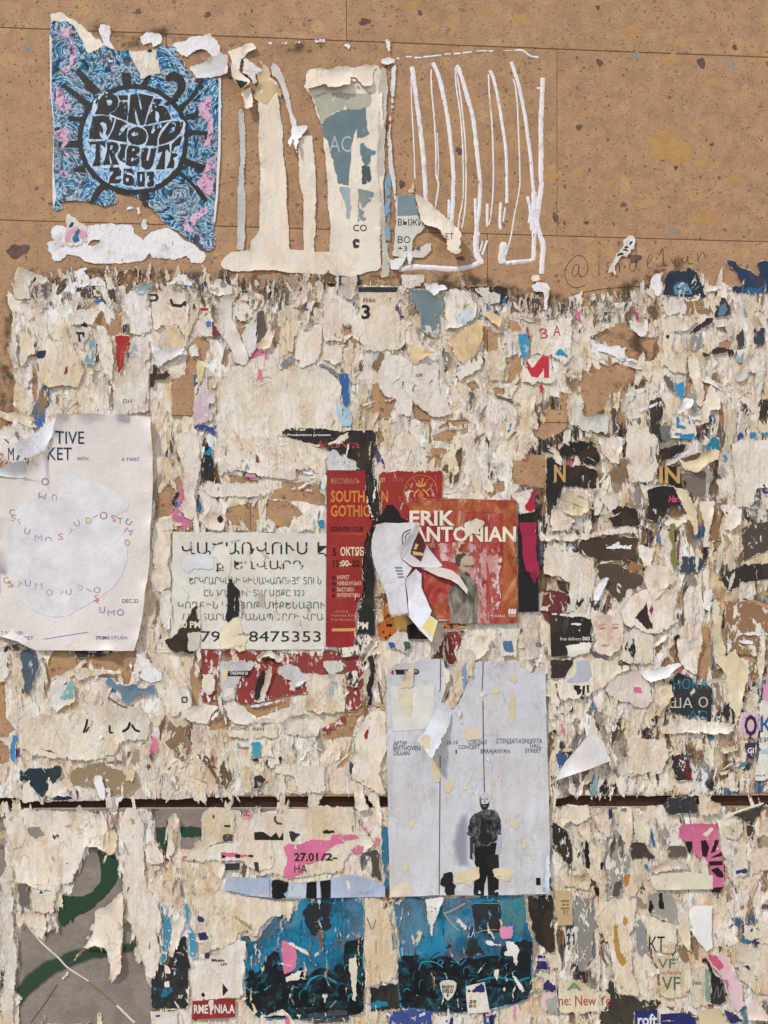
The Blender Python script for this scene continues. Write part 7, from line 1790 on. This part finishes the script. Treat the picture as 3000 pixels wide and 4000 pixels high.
paper_scrap|black rounded panel with scribble beside the pink feather|c262526 p.03|2.6|1170,560 1210,510 1260,640 1330,690 1365,800 1350,850 1310,880 1240,875 1238,640
~grey_scribble|c6A6A6C|.3|7|1260,830 1290,740 1300,820 1330,740 1340,810
paper_flap|pink and white feather-shaped flap at the lower right|cE2C0C4 p.1 l4|3.6|1200,500 1300,510 1380,530 1390,580 1420,650 1470,740 1480,880 1440,920 1380,880 1360,740 1310,660 1250,600
>rose_print|cCB5A78 p.2|.3|1200,505 1290,520 1340,590 1300,630 1250,590
>rose_print|cC86A80 p.25|.3|1330,690 1370,680 1360,760
paper_flap|pale pink folded corner at the bottom right|cE4CFC2 l3|3.8|1500,890 1560,840 1640,930 1660,980 1500,975
poster|indigo block with white rounded letters at the bottom right|c2A2C66 cut p.03|2.6|695,912 860,905 855,960 860,1100 700,1100
=715,1020,80,0|cDCDCE4 b|.35|roft|w140
poster|second indigo block right of the rounded letters|c2A2C66 cut p.05|2.6|880,938 1070,928 1130,970 1150,1100 885,1100
paper_scrap|indigo pointed scrap at the bottom right|c2E3060 p.1|2.8|1335,900 1400,920 1500,985 1360,1003
paper_scrap|dark charcoal field behind the newspaper headline|c3C3833 p.12|1.8|440,940 500,700 550,700 560,780 640,800 740,830 930,830 860,910 690,920 690,1100 440,1100
>grey_haze|cA9A8A4 p.45|.3|720,850 850,830 860,880 740,890
paper_scrap|tan square sheet between indigo blocks at the bottom right|cD6C49E s.3 cut|2.8|1150,910 1310,895 1350,1003 1345,1100 1170,1100
paper_scrap|tan crumpled rolls at the right edge bottom|cD0BC94 s.7 l4|3|1400,400 1540,440 1700,520 1700,800 1560,800 1440,680
paper_scrap|indigo bracket fragments on tan paper at the right edge|cD8C9A8 s.4|2.8|1480,300 1700,260 1700,450 1560,440 1480,400
>indigo_bracket|c34346A p.1|.3|1535,420 1560,390 1620,385 1600,405 1570,410 1600,430 1570,440
>indigo_bracket|c34346A p.1|.3|1520,350 1530,310 1558,295 1545,320 1560,325 1545,355
paper_scrap|white crumple with navy edge right of the pink feather|cE0DCD6 l3|3.6|1390,600 1400,560 1450,545 1510,575 1450,600
>navy_edge|c2E3A54|.3|1480,590 1510,580 1560,640 1575,710 1550,650
paper_scrap|dark pointed arch at the right edge bottom|c5A544C p.1|2.6|1590,190 1620,130 1680,150 1680,190
'''
# ------------------------------------------------------------------ the wall: slabs, groove, plinth, ground
def wz(v): return float(W(1500, v)[2])
def boxmesh(name, x0, x1, z0, z1, y0, y1, mat, parent=None, bev=.0012, rough=0., label=None):
    """a block with chamfered front edges; y0 is the face towards the street"""
    c = bev; rg = random.Random(hash((round(x0, 3), round(z0, 3))) & 0xffff)
    o = Vector(((x0+x1)/2, 0, z0))
    vs_ = [(x0, y1, z0), (x1, y1, z0), (x1, y1, z1), (x0, y1, z1), (x0, y0+c, z0), (x1, y0+c, z0), (x1, y0+c, z1), (x0, y0+c, z1),
           (x0+c, y0, z0+c), (x1-c, y0, z0+c), (x1-c, y0, z1-c), (x0+c, y0, z1-c)]
    vs_ = [Vector(q)-o for q in vs_]
    fs = [(8, 9, 10, 11), (4, 5, 9, 8), (5, 6, 10, 9), (6, 7, 11, 10), (7, 4, 8, 11), (0, 1, 5, 4), (1, 2, 6, 5), (2, 3, 7, 6), (3, 0, 4, 7), (3, 2, 1, 0)]
    me = bpy.data.meshes.new(name); me.from_pydata([tuple(q) for q in vs_], [], fs); me.materials.append(MAT[mat]); me.update()
    ob = bpy.data.objects.new(name, me); COL.objects.link(ob); ob.location = o
    if parent: ob.parent = parent; ob.location = o-parent.location
    return ob
gz = 0.0
wall = bpy.data.objects.new('stone_wall', None); COL.objects.link(wall); wall.location = (0, 0, 0)
wall['label'] = 'tan tuff stone wall with thin joints above a grey plaster base'; wall['category'] = 'stone wall'
XL, XR = -1.45, 1.75
j1, j2 = wz(165), wz(902); cH = j1-j2
g_top, g_bot = wz(3112), wz(3152)
boxmesh('mortar_bed', XL, XR, gz+.002, j1+2*cH, .008, .20, 'mortar', wall, 0)
rows = [(j1, j1+cH, [1354]), (j1+cH, j1+2*cH, [400, 2500]), (j2, j1, [2177, 650]), (j2-cH, j2, [1905, 420]), (j2-2*cH, j2-cH, [2330, 980]), (g_top, j2-2*cH, [1750, 300])]
for z0, z1, cuts in rows:
    vmid = 1000
    xs = [XL]+sorted(float(W(c, 165 if z0 >= j1 else (560 if z0 >= j2-.001 else 1200))[0]) for c in cuts)+[XR]
    for a, b_ in zip(xs[:-1], xs[1:]):
        boxmesh('stone_slab', a+.0004, b_-.0004, z0+.0004, z1-.0004, 0, .0075, 'tuff', wall, .0008)
boxmesh('wood_strip', XL, XR, g_bot+.0005, g_top-.0005, .005, .0078, 'wood', wall, .0006)
boxmesh('plinth', XL, XR, gz+.001, g_bot, 0, .0076, 'plaster', wall, .002)
me = bpy.data.meshes.new('pavement'); me.from_pydata([(-30, -30, 0), (30, -30, 0), (30, .3, 0), (-30, .3, 0)], [], [(0, 1, 2, 3)]); me.materials.append(MAT['pave'])
gr = bpy.data.objects.new('pavement', me); COL.objects.link(gr); gr['kind'] = 'structure'
WP = (wall, np.zeros(3))
# larger stone inclusions that show singly, set flush in the slabs
def clast(u, v, ru, rv, mat, seed):
    rg = random.Random(seed); n = 26; pts = []
    ph = [rg.uniform(0, 6.28) for _ in range(5)]
    for i in range(n):
        a = i/n*6.2832; r = 1+.16*math.sin(2*a+ph[0])+.12*math.sin(3*a+ph[1])+.1*math.sin(5*a+ph[2])+rg.uniform(-.06, .06)
        pts.append((u+ru*r*math.cos(a), v+rv*r*math.sin(a)))
    u_ = np.array([p[0] for p in pts]+[u]); v_ = np.array([p[1] for p in pts]+[v])
    mk('stone_inclusion', u_, v_, np.full(len(u_), .06), [((i+1) % n, i, n) for i in range(n)], mat, WP, None, {'ed': np.full(len(u_), 9.)}, False)
for q in [(2615, 575, 84, 62, 'clast'), (2750, 635, 34, 26, 'clast'), (2755, 850, 52, 30, 'clast'), (2255, 675, 24, 22, 'clast'), (2150, 685, 26, 24, 'clast'), (2790, 320, 32, 22, 'clast'),
          (2620, 230, 20, 26, 'clast'), (1600, 20, 44, 14, 'clast'), (1895, 45, 44, 12, 'clast'), (2460, 120, 48, 22, 'clast'), (2035, 75, 36, 18, 'clast'), (2860, 705, 38, 20, 'clast'),
          (70, 980, 42, 28, 'clastd'), (2740, 246, 17, 19, 'clastd'), (2342, 245, 12, 14, 'clastd'), (2262, 497, 11, 13, 'clastd'), (2488, 215, 18, 12, 'clastg'), (2858, 250, 15, 13, 'clastg'),
          (2622, 905, 13, 16, 'clastg'), (2435, 800, 11, 11, 'clastd'), (2170, 850, 12, 18, 'clastd'), (812, 58, 14, 12, 'clastd'), (1425, 85, 26, 12, 'clastd'), (110, 190, 14, 12, 'clastg'),
          (2870, 185, 10, 10, 'clastd'), (2335, 30, 10, 9, 'clastd'), (2640, 655, 9, 8, 'clastd'), (2780, 565, 7, 7, 'clastd'), (2380, 720, 16, 15, 'clast'), (2290, 870, 10, 8, 'clastd'),
          (1640, 50, 9, 11, 'clastd'), (1795, 590, 14, 16, 'clastd'), (1800, 1010, 16, 10, 'clastd'), (1570, 720, 14, 14, 'clastd'), (540, 45, 10, 13, 'clastd'), (1060, 390, 10, 9, 'clastd'), (2480, 1010, 22, 20, 'clastd')]:
    clast(*q, seed=int(q[0]+q[1]*7))

# ------------------------------------------------------------------ the pasted crust of paper (nobody could count its layers)
holes = []
for ln in HOLES.strip().splitlines():
    if ln[0] == 'T':
        q = ln.split(); FR.x0, FR.y0, FR.k = float(q[1]), float(q[2]), float(q[3])/1659
    elif ln[0] == 'H': holes.append(FR.pts(ln[2:])[0][0])
OUT1 = [(50, 1180), (70, 1120), (180, 1090), (300, 1140), (500, 1110), (640, 1105), (740, 1090), (850, 1110), (950, 1130), (1050, 1170), (1180, 1130), (1300, 1120), (1380, 1110), (1560, 1120), (1700, 1130), (1990, 1135), (2000, 1220), (2140, 1230),
        (2330, 1190), (2480, 1170), (2560, 1140), (2600, 1110), (3150, 1110), (3150, 3100), (2400, 3103), (1500, 3110), (900, 3112), (-150, 3116), (-150, 2500), (20, 2500), (10, 2000), (40, 1640), (60, 1500), (45, 1300)]
OUT2 = [(-150, 3166), (600, 3158), (1500, 3156), (2300, 3154), (3150, 3148), (3150, 4250), (-150, 4250)]
PALC = [hexl(x) for x in ('E9DDC6', 'E5D8BC', 'EEE7DA', 'DFD0B0', 'D8C49C', 'E4DCD2', 'CDBB98', 'B9AE9E', 'A39684', '8E7558', '6A5640', '4A413A')]
PALW = np.array([.17, .15, .12, .11, .09, .06, .09, .07, .05, .045, .03, .015]); PALW /= PALW.sum()
ACC = [hexl(x) for x in ('2A2625', '2A2625', '3A3430', '4E5A68', '2F6FA8', '3A3A78', 'A23A44', 'D87A98', '7FA0A8', '2F7E98', 'C8A050', '5A4632')]
def crust(name, outer, label, seed):
    rg = random.Random(seed)
    lo, _ = rough_loop(outer, [True]*len(outer), 10, rg=rg, amp=.12)
    L = [lo]+[rough_loop(h, [True]*len(h), 8, rg=rg)[0] for h in holes]
    A = np.array(lo); mn = A.min(0); mx = A.max(0)
    L = [l for l in L if min(p[1] for p in l) < mx[1] and max(p[1] for p in l) > mn[1]]
    vs_, es = [], []
    for lp in L:
        n0 = len(vs_); vs_ += [Vector(p) for p in lp]; es += [(n0+i, n0+(i+1) % len(lp)) for i in range(len(lp))]
    sp = 15; g = np.random.default_rng(seed)
    gx, gy = np.meshgrid(np.arange(mn[0], mx[0], sp), np.arange(mn[1], mx[1], sp))
    gx = (gx+g.uniform(-.4, .4, gx.shape)*sp).ravel(); gy = (gy+g.uniform(-.4, .4, gy.shape)*sp).ravel()
    def inside(x, y, pad=False):
        k = pip(x, y, L[0])
        for h in L[1:]: k &= ~pip(x, y, h)
        return k
    k = inside(gx, gy); gx = gx[k]; gy = gy[k]
    vs_ += [Vector(p) for p in zip(gx, gy)]
    r = geometry.delaunay_2d_cdt(vs_, es, [], 0, 1e-4)
    co = np.array([tuple(p) for p in r[0]]); fs = np.array([tuple(f) for f in r[2]])
    c = co[fs].mean(1); fs = fs[inside(c[:, 0], c[:, 1])]
    a, b_, c = co[fs[:, 0]], co[fs[:, 1]], co[fs[:, 2]]
    cr = (b_[:, 0]-a[:, 0])*(c[:, 1]-a[:, 1])-(b_[:, 1]-a[:, 1])*(c[:, 0]-a[:, 0])
    fs[cr > 0] = fs[cr > 0][:, ::-1]
    u, v = co[:, 0], co[:, 1]
    segs = np.array([[*lp[i], *lp[(i+1) % len(lp)]] for lp in L for i in range(len(lp))])
    kd = kdtree.KDTree(len(segs))
    for i, s_ in enumerate(segs): kd.insert((s_[0], s_[1], 0), i)
    kd.balance(); d = np.array([kd.find((x, y, 0))[2] for x, y in zip(u, v)])
    # patchwork of layers: every cell has its own paper and its own height
    n = int((mx[0]-mn[0])*(mx[1]-mn[1])/3400)
    sx = g.uniform(mn[0], mx[0], n); sy = g.uniform(mn[1], mx[1], n)
    k2 = kdtree.KDTree(n)
    for i in range(n): k2.insert((sx[i], sy[i]*.55, 0), i)
    k2.balance()
    wu = u+26*fbm(u/30, v/30, 3); wv_ = v+36*fbm(u/30, v/30, 8)
    cell = np.array([k2.find((x, y*.55, 0))[1] for x, y in zip(wu, wv_)])
    cc = np.array(PALC)[g.choice(len(PALC), n, p=PALW)]; ch = g.uniform(.15, .7, n)
    h = .25+ch[cell]+.7*fbm(u/60, v/90, seed)+.3*fbm(u/22, v/26, seed+4, 2)
    h = np.where(d < 3, np.minimum(h, .35), h); h = np.maximum(h, .2)
    UND = [hexl(x) for x in ('A07A55', '8A6A4A', 'B09A78', '8E8478', '5A4E44', '332D2A', '2A2625', '6A7A84', '3A5A78', 'A8505A', 'D8C49C', 'C9BCA4')]
    Wd = {'a': [.12, .08, .24, .16, .06, .04, .03, .03, .02, .02, .1, .06], 'd': [.03, .04, .08, .12, .17, .18, .18, .04, .03, .02, .06, .06], 'g': [.03, .06, .1, .3, .16, .09, .06, .05, .03, .02, .06, .04]}
    CU = np.array(UND)
    zone = np.where((sx > 2050) & (sy > 1560) & (sy < 3120), 'd', np.where((sx > 2080) & (sy >= 3120), 'g', np.where((sy >= 3120) & (sx < 700), 'g', 'a')))
    ci = np.zeros(n, int)
    for z_ in 'adg':
        q = zone == z_; ww = np.array(Wd[z_]); ci[q] = g.choice(len(UND), q.sum(), p=ww/ww.sum())
    cu = CU[ci]; cv = np.where(zone == 'd', .52, np.where(zone == 'g', .66, .87))+g.normal(0, .1, n)+.34*fbm(sx/240, sy/260, 41)
    cov = cv[cell]-.25*np.exp(-d/12)
    col = np.concatenate([cu[cell]*(1+.2*fbm(u/14, v/14, 5, 2))[:, None], np.ones((len(u), 1))], 1)
    ob, o = mk(name, u, v, h, fs.tolist(), 'crust', None, None, {'ed': np.minimum(d*PX*.5, 20), 'col': col, 'cov': cov})
    kindset(ob, 'stuff', label, 'paper layers')
    return inside
in1 = crust('torn_paper_layers', OUT1, 'crust of torn cream poster layers above the wooden groove', 5)
in2 = crust('torn_paper_layers', OUT2, 'crust of torn cream poster layers below the wooden groove', 6)

# ------------------------------------------------------------------ every paper, scrap, glue mark and inscription
cur = None; kids = {}; hole_free = []
for ln in DATA.strip().splitlines():
    ln = ln.rstrip('\n')
    if not ln: continue
    c0 = ln[0]
    if ln.startswith('T '):
        q = ln.split(); FR.x0, FR.y0, FR.k = float(q[1]), float(q[2]), float(q[3])/1659; continue
    if c0 == '!':
        nm, lab, _ = ln[1:].split('|')
        ob = bpy.data.objects.new(nm, None); COL.objects.link(ob)
        o = W(*FR.pt(800, 1100 if nm != 'graffiti' else 500)); ob.location = o
        tag(ob, lab, nm); cur = (ob, o, lambda x, y, d=None: np.zeros(np.shape(x))); continue
    if c0 == '>':
        par = None
        if ln[1] == '>':
            pn, ln = ln[2:].split(':', 1); ln = '>'+ln; par = kids[pn]
        nm, sty, dz, pts = ln[1:].split('|'); st = St(sty)
        if st.sp is None and not st.cut and st.p == 0: st.p = .04
        lp = FR.pts(pts)
        if nm == 'sun_ray':
            A = np.array(lp[0][0]); m_ = A.mean(0); lp = [([tuple(m_+(q-m_)*1.3) for q in A], lp[0][1])]
        ko, kp, _ = sheet(nm, lp, st, 0, par or (cur[0], cur[1]), cur[2], float(dz), None, True); kids[nm] = (ko, kp) if par is None else kids.get(nm); continue
    if c0 == '=':
        par = None
        if ln[1] == '=':
            pn, ln = ln[2:].split(':', 1); ln = '='+ln; par = kids[pn]
        pos, sty, dz, s, op = ln[1:].split('|'); x, y, hh, an = (float(q) for q in pos.split(','))
        text(x, y, hh, an, St(sty), float(dz), s, op, par or (cur[0], cur[1]), cur[2]); continue
    if c0 == '~':
        nm, sty, dz, wd, pts = ln[1:].split('|'); st = St(sty); gl = nm == 'glue_bead'
        ribbon(nm, FR.pts(pts)[0][0], float(wd)*FR.k, st, 0 if gl else float(dz), (cur[0], cur[1]), cur[2],
               (.7 if gl and float(wd) > 15 else .4) if gl else ( (.8 if nm == 'ridge' else 0)), (.3 if gl else (.3 if nm in ('ridge', 'glow_arc') else .08)), 'glue' if gl else None); continue
    if c0 == '*':
        nx, x0_, y0_, x1_, y1_, sd_ = (float(q) for q in ln[1:].split(',')); rg = random.Random(int(sd_))
        for k_ in range(int(nx)):
            cx = rg.uniform(x0_, x1_); cy = y0_+(y1_-y0_)*(k_+.5)/nx; r_ = rg.uniform(24, 40)*(1+.5*(cy-y0_)/(y1_-y0_))
            sh = [(cx-1.7*r_, cy+1.6*r_), (cx-1.3*r_, cy+1.05*r_), (cx-.5*r_, cy+.8*r_), (cx-.62*r_, cy+.3*r_), (cx-.6*r_, cy-.35*r_), (cx-.3*r_, cy-.8*r_), (cx+.1*r_, cy-.9*r_), (cx+.5*r_, cy-.5*r_), (cx+.6*r_, cy+.2*r_), (cx+.5*r_, cy+.8*r_), (cx+1.3*r_, cy+1.1*r_), (cx+1.7*r_, cy+1.6*r_)]
            q = St('c14181A p.16'); dz_ = .33+.004*k_
            sheet('printed_head', [([FR.pt(*w_) for w_ in sh], [False]*len(sh))], q, 0, (cur[0], cur[1]), cur[2], dz_, None, True)
            if rg.random() < .75:
                a0 = rg.uniform(2.6, 3.6); a1 = a0+rg.uniform(1.2, 2.6); e_ = 1.06
                arc = [FR.pt(cx+.66*r_*e_*math.cos(a0+(a1-a0)*t/5), cy+.9*r_*e_*math.sin(a0+(a1-a0)*t/5)) for t in range(6)]
                ribbon('rim_light', arc, rg.uniform(3.5, 7)*FR.k, St('c%s p.22' % rg.choice(('2A8CAC', '1F7088', '3AA0BC'))), dz_+.03, (cur[0], cur[1]), cur[2], 0, .5)
        continue
    nm, lab, sty, z, pts = ln.split('|'); st = St(sty); z = float(z); lp = FR.pts(pts)
    if nm == 'stone_grime':
        sheet('grime_stain', lp, st, 0, WP, lambda x, y, d=None: np.full(np.shape(x), .1), 0, None, True); continue
    ob, o, hf = sheet(nm, lp, st, z, None, None, 0, 'glue' if nm == 'glue_residue' else None)
    tag(ob, lab, nm); cur = (ob, o, hf)
    lum = sum(st.col)/3
    if nm in ('poster', 'flyer') or lum < .5 or st.sp: hole_free.append(lp[0][0])
GN = dict(paper_scrap='torn paper scraps stuck on the wall', paper_flap='loose curling paper flaps', paper_strip='narrow torn paper strips', poster='posters and poster remnants on the wall',
          flyer='flyers and stickers on the wall', glue_residue='dried white glue marks')
for nm, obs in GROUPS.items():
    if nm in GN:
        for o in obs: o['group'] = GN[nm]

# ------------------------------------------------------------------ shreds too many to count, between and over the scraps
def shreds(name, label, n, inside, box, seed, zlo, zhi, smin, smax, avoid, acc=.05, lift=2.2, pal=None):
    g = np.random.default_rng(seed)
    x = g.uniform(box[0], box[2], n*4); y = g.uniform(box[1], box[3], n*4)
    k = inside(x, y)
    if avoid:
        for p in hole_free:
            a = np.array(p); lo = a.min(0); hi = a.max(0)
            q = k & (x > lo[0]-5) & (x < hi[0]+5) & (y > lo[1]-5) & (y < hi[1]+5)
            if q.any():
                idx = np.where(q)[0]; k[idx[pip(x[idx], y[idx], p)]] = False
    dens = fbm(x/160, y/200, seed+2)+.5
    k &= g.uniform(0, 1, len(x)) < np.clip(.35+1.1*dens, .2, 1)
    k &= ~((x > 2080) & (y > 1560) & (y < 2500) & (g.random(len(x)) < .6))
    x = x[k][:n]; y = y[k][:n]; n = len(x)
    K = 18
    L = np.exp(g.uniform(np.log(smin), np.log(smax), n)); as_ = g.uniform(1.6, 5.5, n)
    th = np.where(g.random(n) < .82, g.normal(math.pi/2, .2, n), g.uniform(0, math.pi, n))
    ang = np.linspace(0, 2*math.pi, K, endpoint=False)[None]+g.uniform(-.12, .12, (n, K))
    rad = 1+.28*np.sin(2*ang+g.uniform(0, 6.3, (n, 1)))+.2*np.sin(3*ang+g.uniform(0, 6.3, (n, 1)))+g.uniform(-.3, .3, (n, K))
    def ring(f):
        a = np.cos(ang)*rad*f*(L/2)[:, None]; b = np.sin(ang)*rad*f*(L/2/as_)[:, None]
        return x[:, None]+a*np.cos(th)[:, None]-b*np.sin(th)[:, None], y[:, None]+a*np.sin(th)[:, None]+b*np.cos(th)[:, None], a, b
    z0 = g.uniform(zlo, zhi, n); tl = g.normal(0, .35, n)*np.minimum(L/60, 1.3)*lift; tb = g.normal(0, .3, n)*np.minimum(L/60, 1.3)*lift; cu = np.abs(g.normal(0, .6, n))*np.minimum(L/60, 1.4)*lift
    U, V, H, E = [], [], [], []
    for f, e in ((1, 0), (.62, .6), (.0, 3)):
        uu, vv, a, b = ring(f)
        hh = z0[:, None]+tl[:, None]*a/(L/2)[:, None]+tb[:, None]*b/(L/2/as_)[:, None]+cu[:, None]*(b/(L/2/as_)[:, None])**2*f
        if f == 0: uu, vv, hh = uu[:, :1], vv[:, :1], hh[:, :1]
        hh = hh+(.35*g.normal(0, 1, hh.shape)*np.minimum(L/60, 1)[:, None] if f else 0)
        U.append(uu); V.append(vv); H.append(np.maximum(hh, .3)); E.append(np.full(uu.shape, e) if f else np.full(uu.shape, 6.))
    E[1] = np.repeat((np.minimum(L/as_*.09, 4)*PX)[:, None], K, 1)+.3
    U = np.concatenate(U, 1); V = np.concatenate(V, 1); H = np.concatenate(H, 1); E = np.concatenate(E, 1); m = 2*K+1
    i = np.arange(K); j = (i+1) % K
    q = np.concatenate([np.stack([i, j, j+K], 1), np.stack([i, j+K, i+K], 1), np.stack([i+K, j+K, np.full(K, 2*K)], 1)])
    F = (q[None]+(np.arange(n)*m)[:, None, None]).reshape(-1, 3)
    # make the faces look out of the wall
    a, b, c = F[0]; uu, vv = U.ravel(), V.ravel()
    if (uu[b]-uu[a])*(vv[c]-vv[a])-(vv[b]-vv[a])*(uu[c]-uu[a]) > 0: F = F[:, ::-1]
    ci = g.choice(len(PALC), n, p=PALW); cc = np.array(PALC)[ci]
    if pal: cc = np.array([hexl(q) for q in pal])[g.integers(0, len(pal), n)]
    ac = g.random(n) < acc; cc[ac] = np.array(ACC)[g.integers(0, len(ACC), ac.sum())]
    col = np.repeat(cc[:, None, :]*g.uniform(.9, 1.08, (n, 1, 1)), m, 1); col = np.concatenate([col, np.ones((n, m, 1))], 2).reshape(-1, 4)
    P = W(uu, vv, H.ravel()); o = P.mean(0); o[1] = 0
    me = bpy.data.meshes.new(name); nv = len(P); nf = len(F)
    me.vertices.add(nv); me.vertices.foreach_set('co', (P-o).astype(np.float32).ravel())
    me.loops.add(nf*3); me.loops.foreach_set('vertex_index', F.astype(np.int32).ravel())
    me.polygons.add(nf); me.polygons.foreach_set('loop_start', np.arange(0, nf*3, 3, dtype=np.int32))
    me.update(calc_edges=True)
    at = me.attributes.new('col', 'FLOAT_COLOR', 'POINT'); at.data.foreach_set('color', col.astype(np.float32).ravel())
    at = me.attributes.new('ed', 'FLOAT', 'POINT'); at.data.foreach_set('value', E.astype(np.float32).ravel())
    me.shade_smooth(); me.materials.append(MAT['shred'])
    ob = bpy.data.objects.new(name, me); COL.objects.link(ob); ob.location = o
    kindset(ob, 'stuff', label, 'paper shreds')
B1 = (-100, 1090, 3100, 3105); B2 = (-100, 3160, 3100, 4150)
shreds('paper_shreds', 'countless small torn paper shreds bedded in the layers above the groove', 2300, in1, B1, 21, .5, 1.5, 26, 170, False, .05, 1.3)
shreds('paper_shreds', 'countless small torn paper shreds bedded in the layers below the groove', 1100, in2, B2, 22, .5, 1.5, 26, 170, False, .05, 1.3)
shreds('paper_fibres', 'fine curled paper fibres over the layers above the groove', 900, in1, B1, 23, 2.0, 3.2, 9, 40, True, .1, 1.2)
shreds('paper_fibres', 'fine curled paper fibres over the layers below the groove', 450, in2, B2, 24, 2.0, 3.2, 9, 40, True, .1, 1.2)
BAND = [(30, 1160), (60, 1050), (300, 1065), (500, 1055), (750, 1065), (1000, 1100), (1250, 1085), (1400, 1075), (1500, 1110), (2000, 1150), (2150, 1200), (2300, 1165), (2560, 1135), (2560, 1250), (2000, 1260), (1400, 1200), (900, 1215), (300, 1195)]
shreds('paper_shreds', 'grey mouldy crumpled shreds along the upper rim of the layers', 330, lambda x, y: pip(x, y, BAND), (20, 1040, 2600, 1270), 31, .6, 2.2, 26, 90, True, .05, 1.5, ('B9AE9E', 'A39684', '8E7E6A', 'C9C2B8', '6A5C4E', 'DDD6CC', '4A413A'))
print('SCRIPT', round(time.time()-T0, 1), 's', len(bpy.data.objects), 'objects')
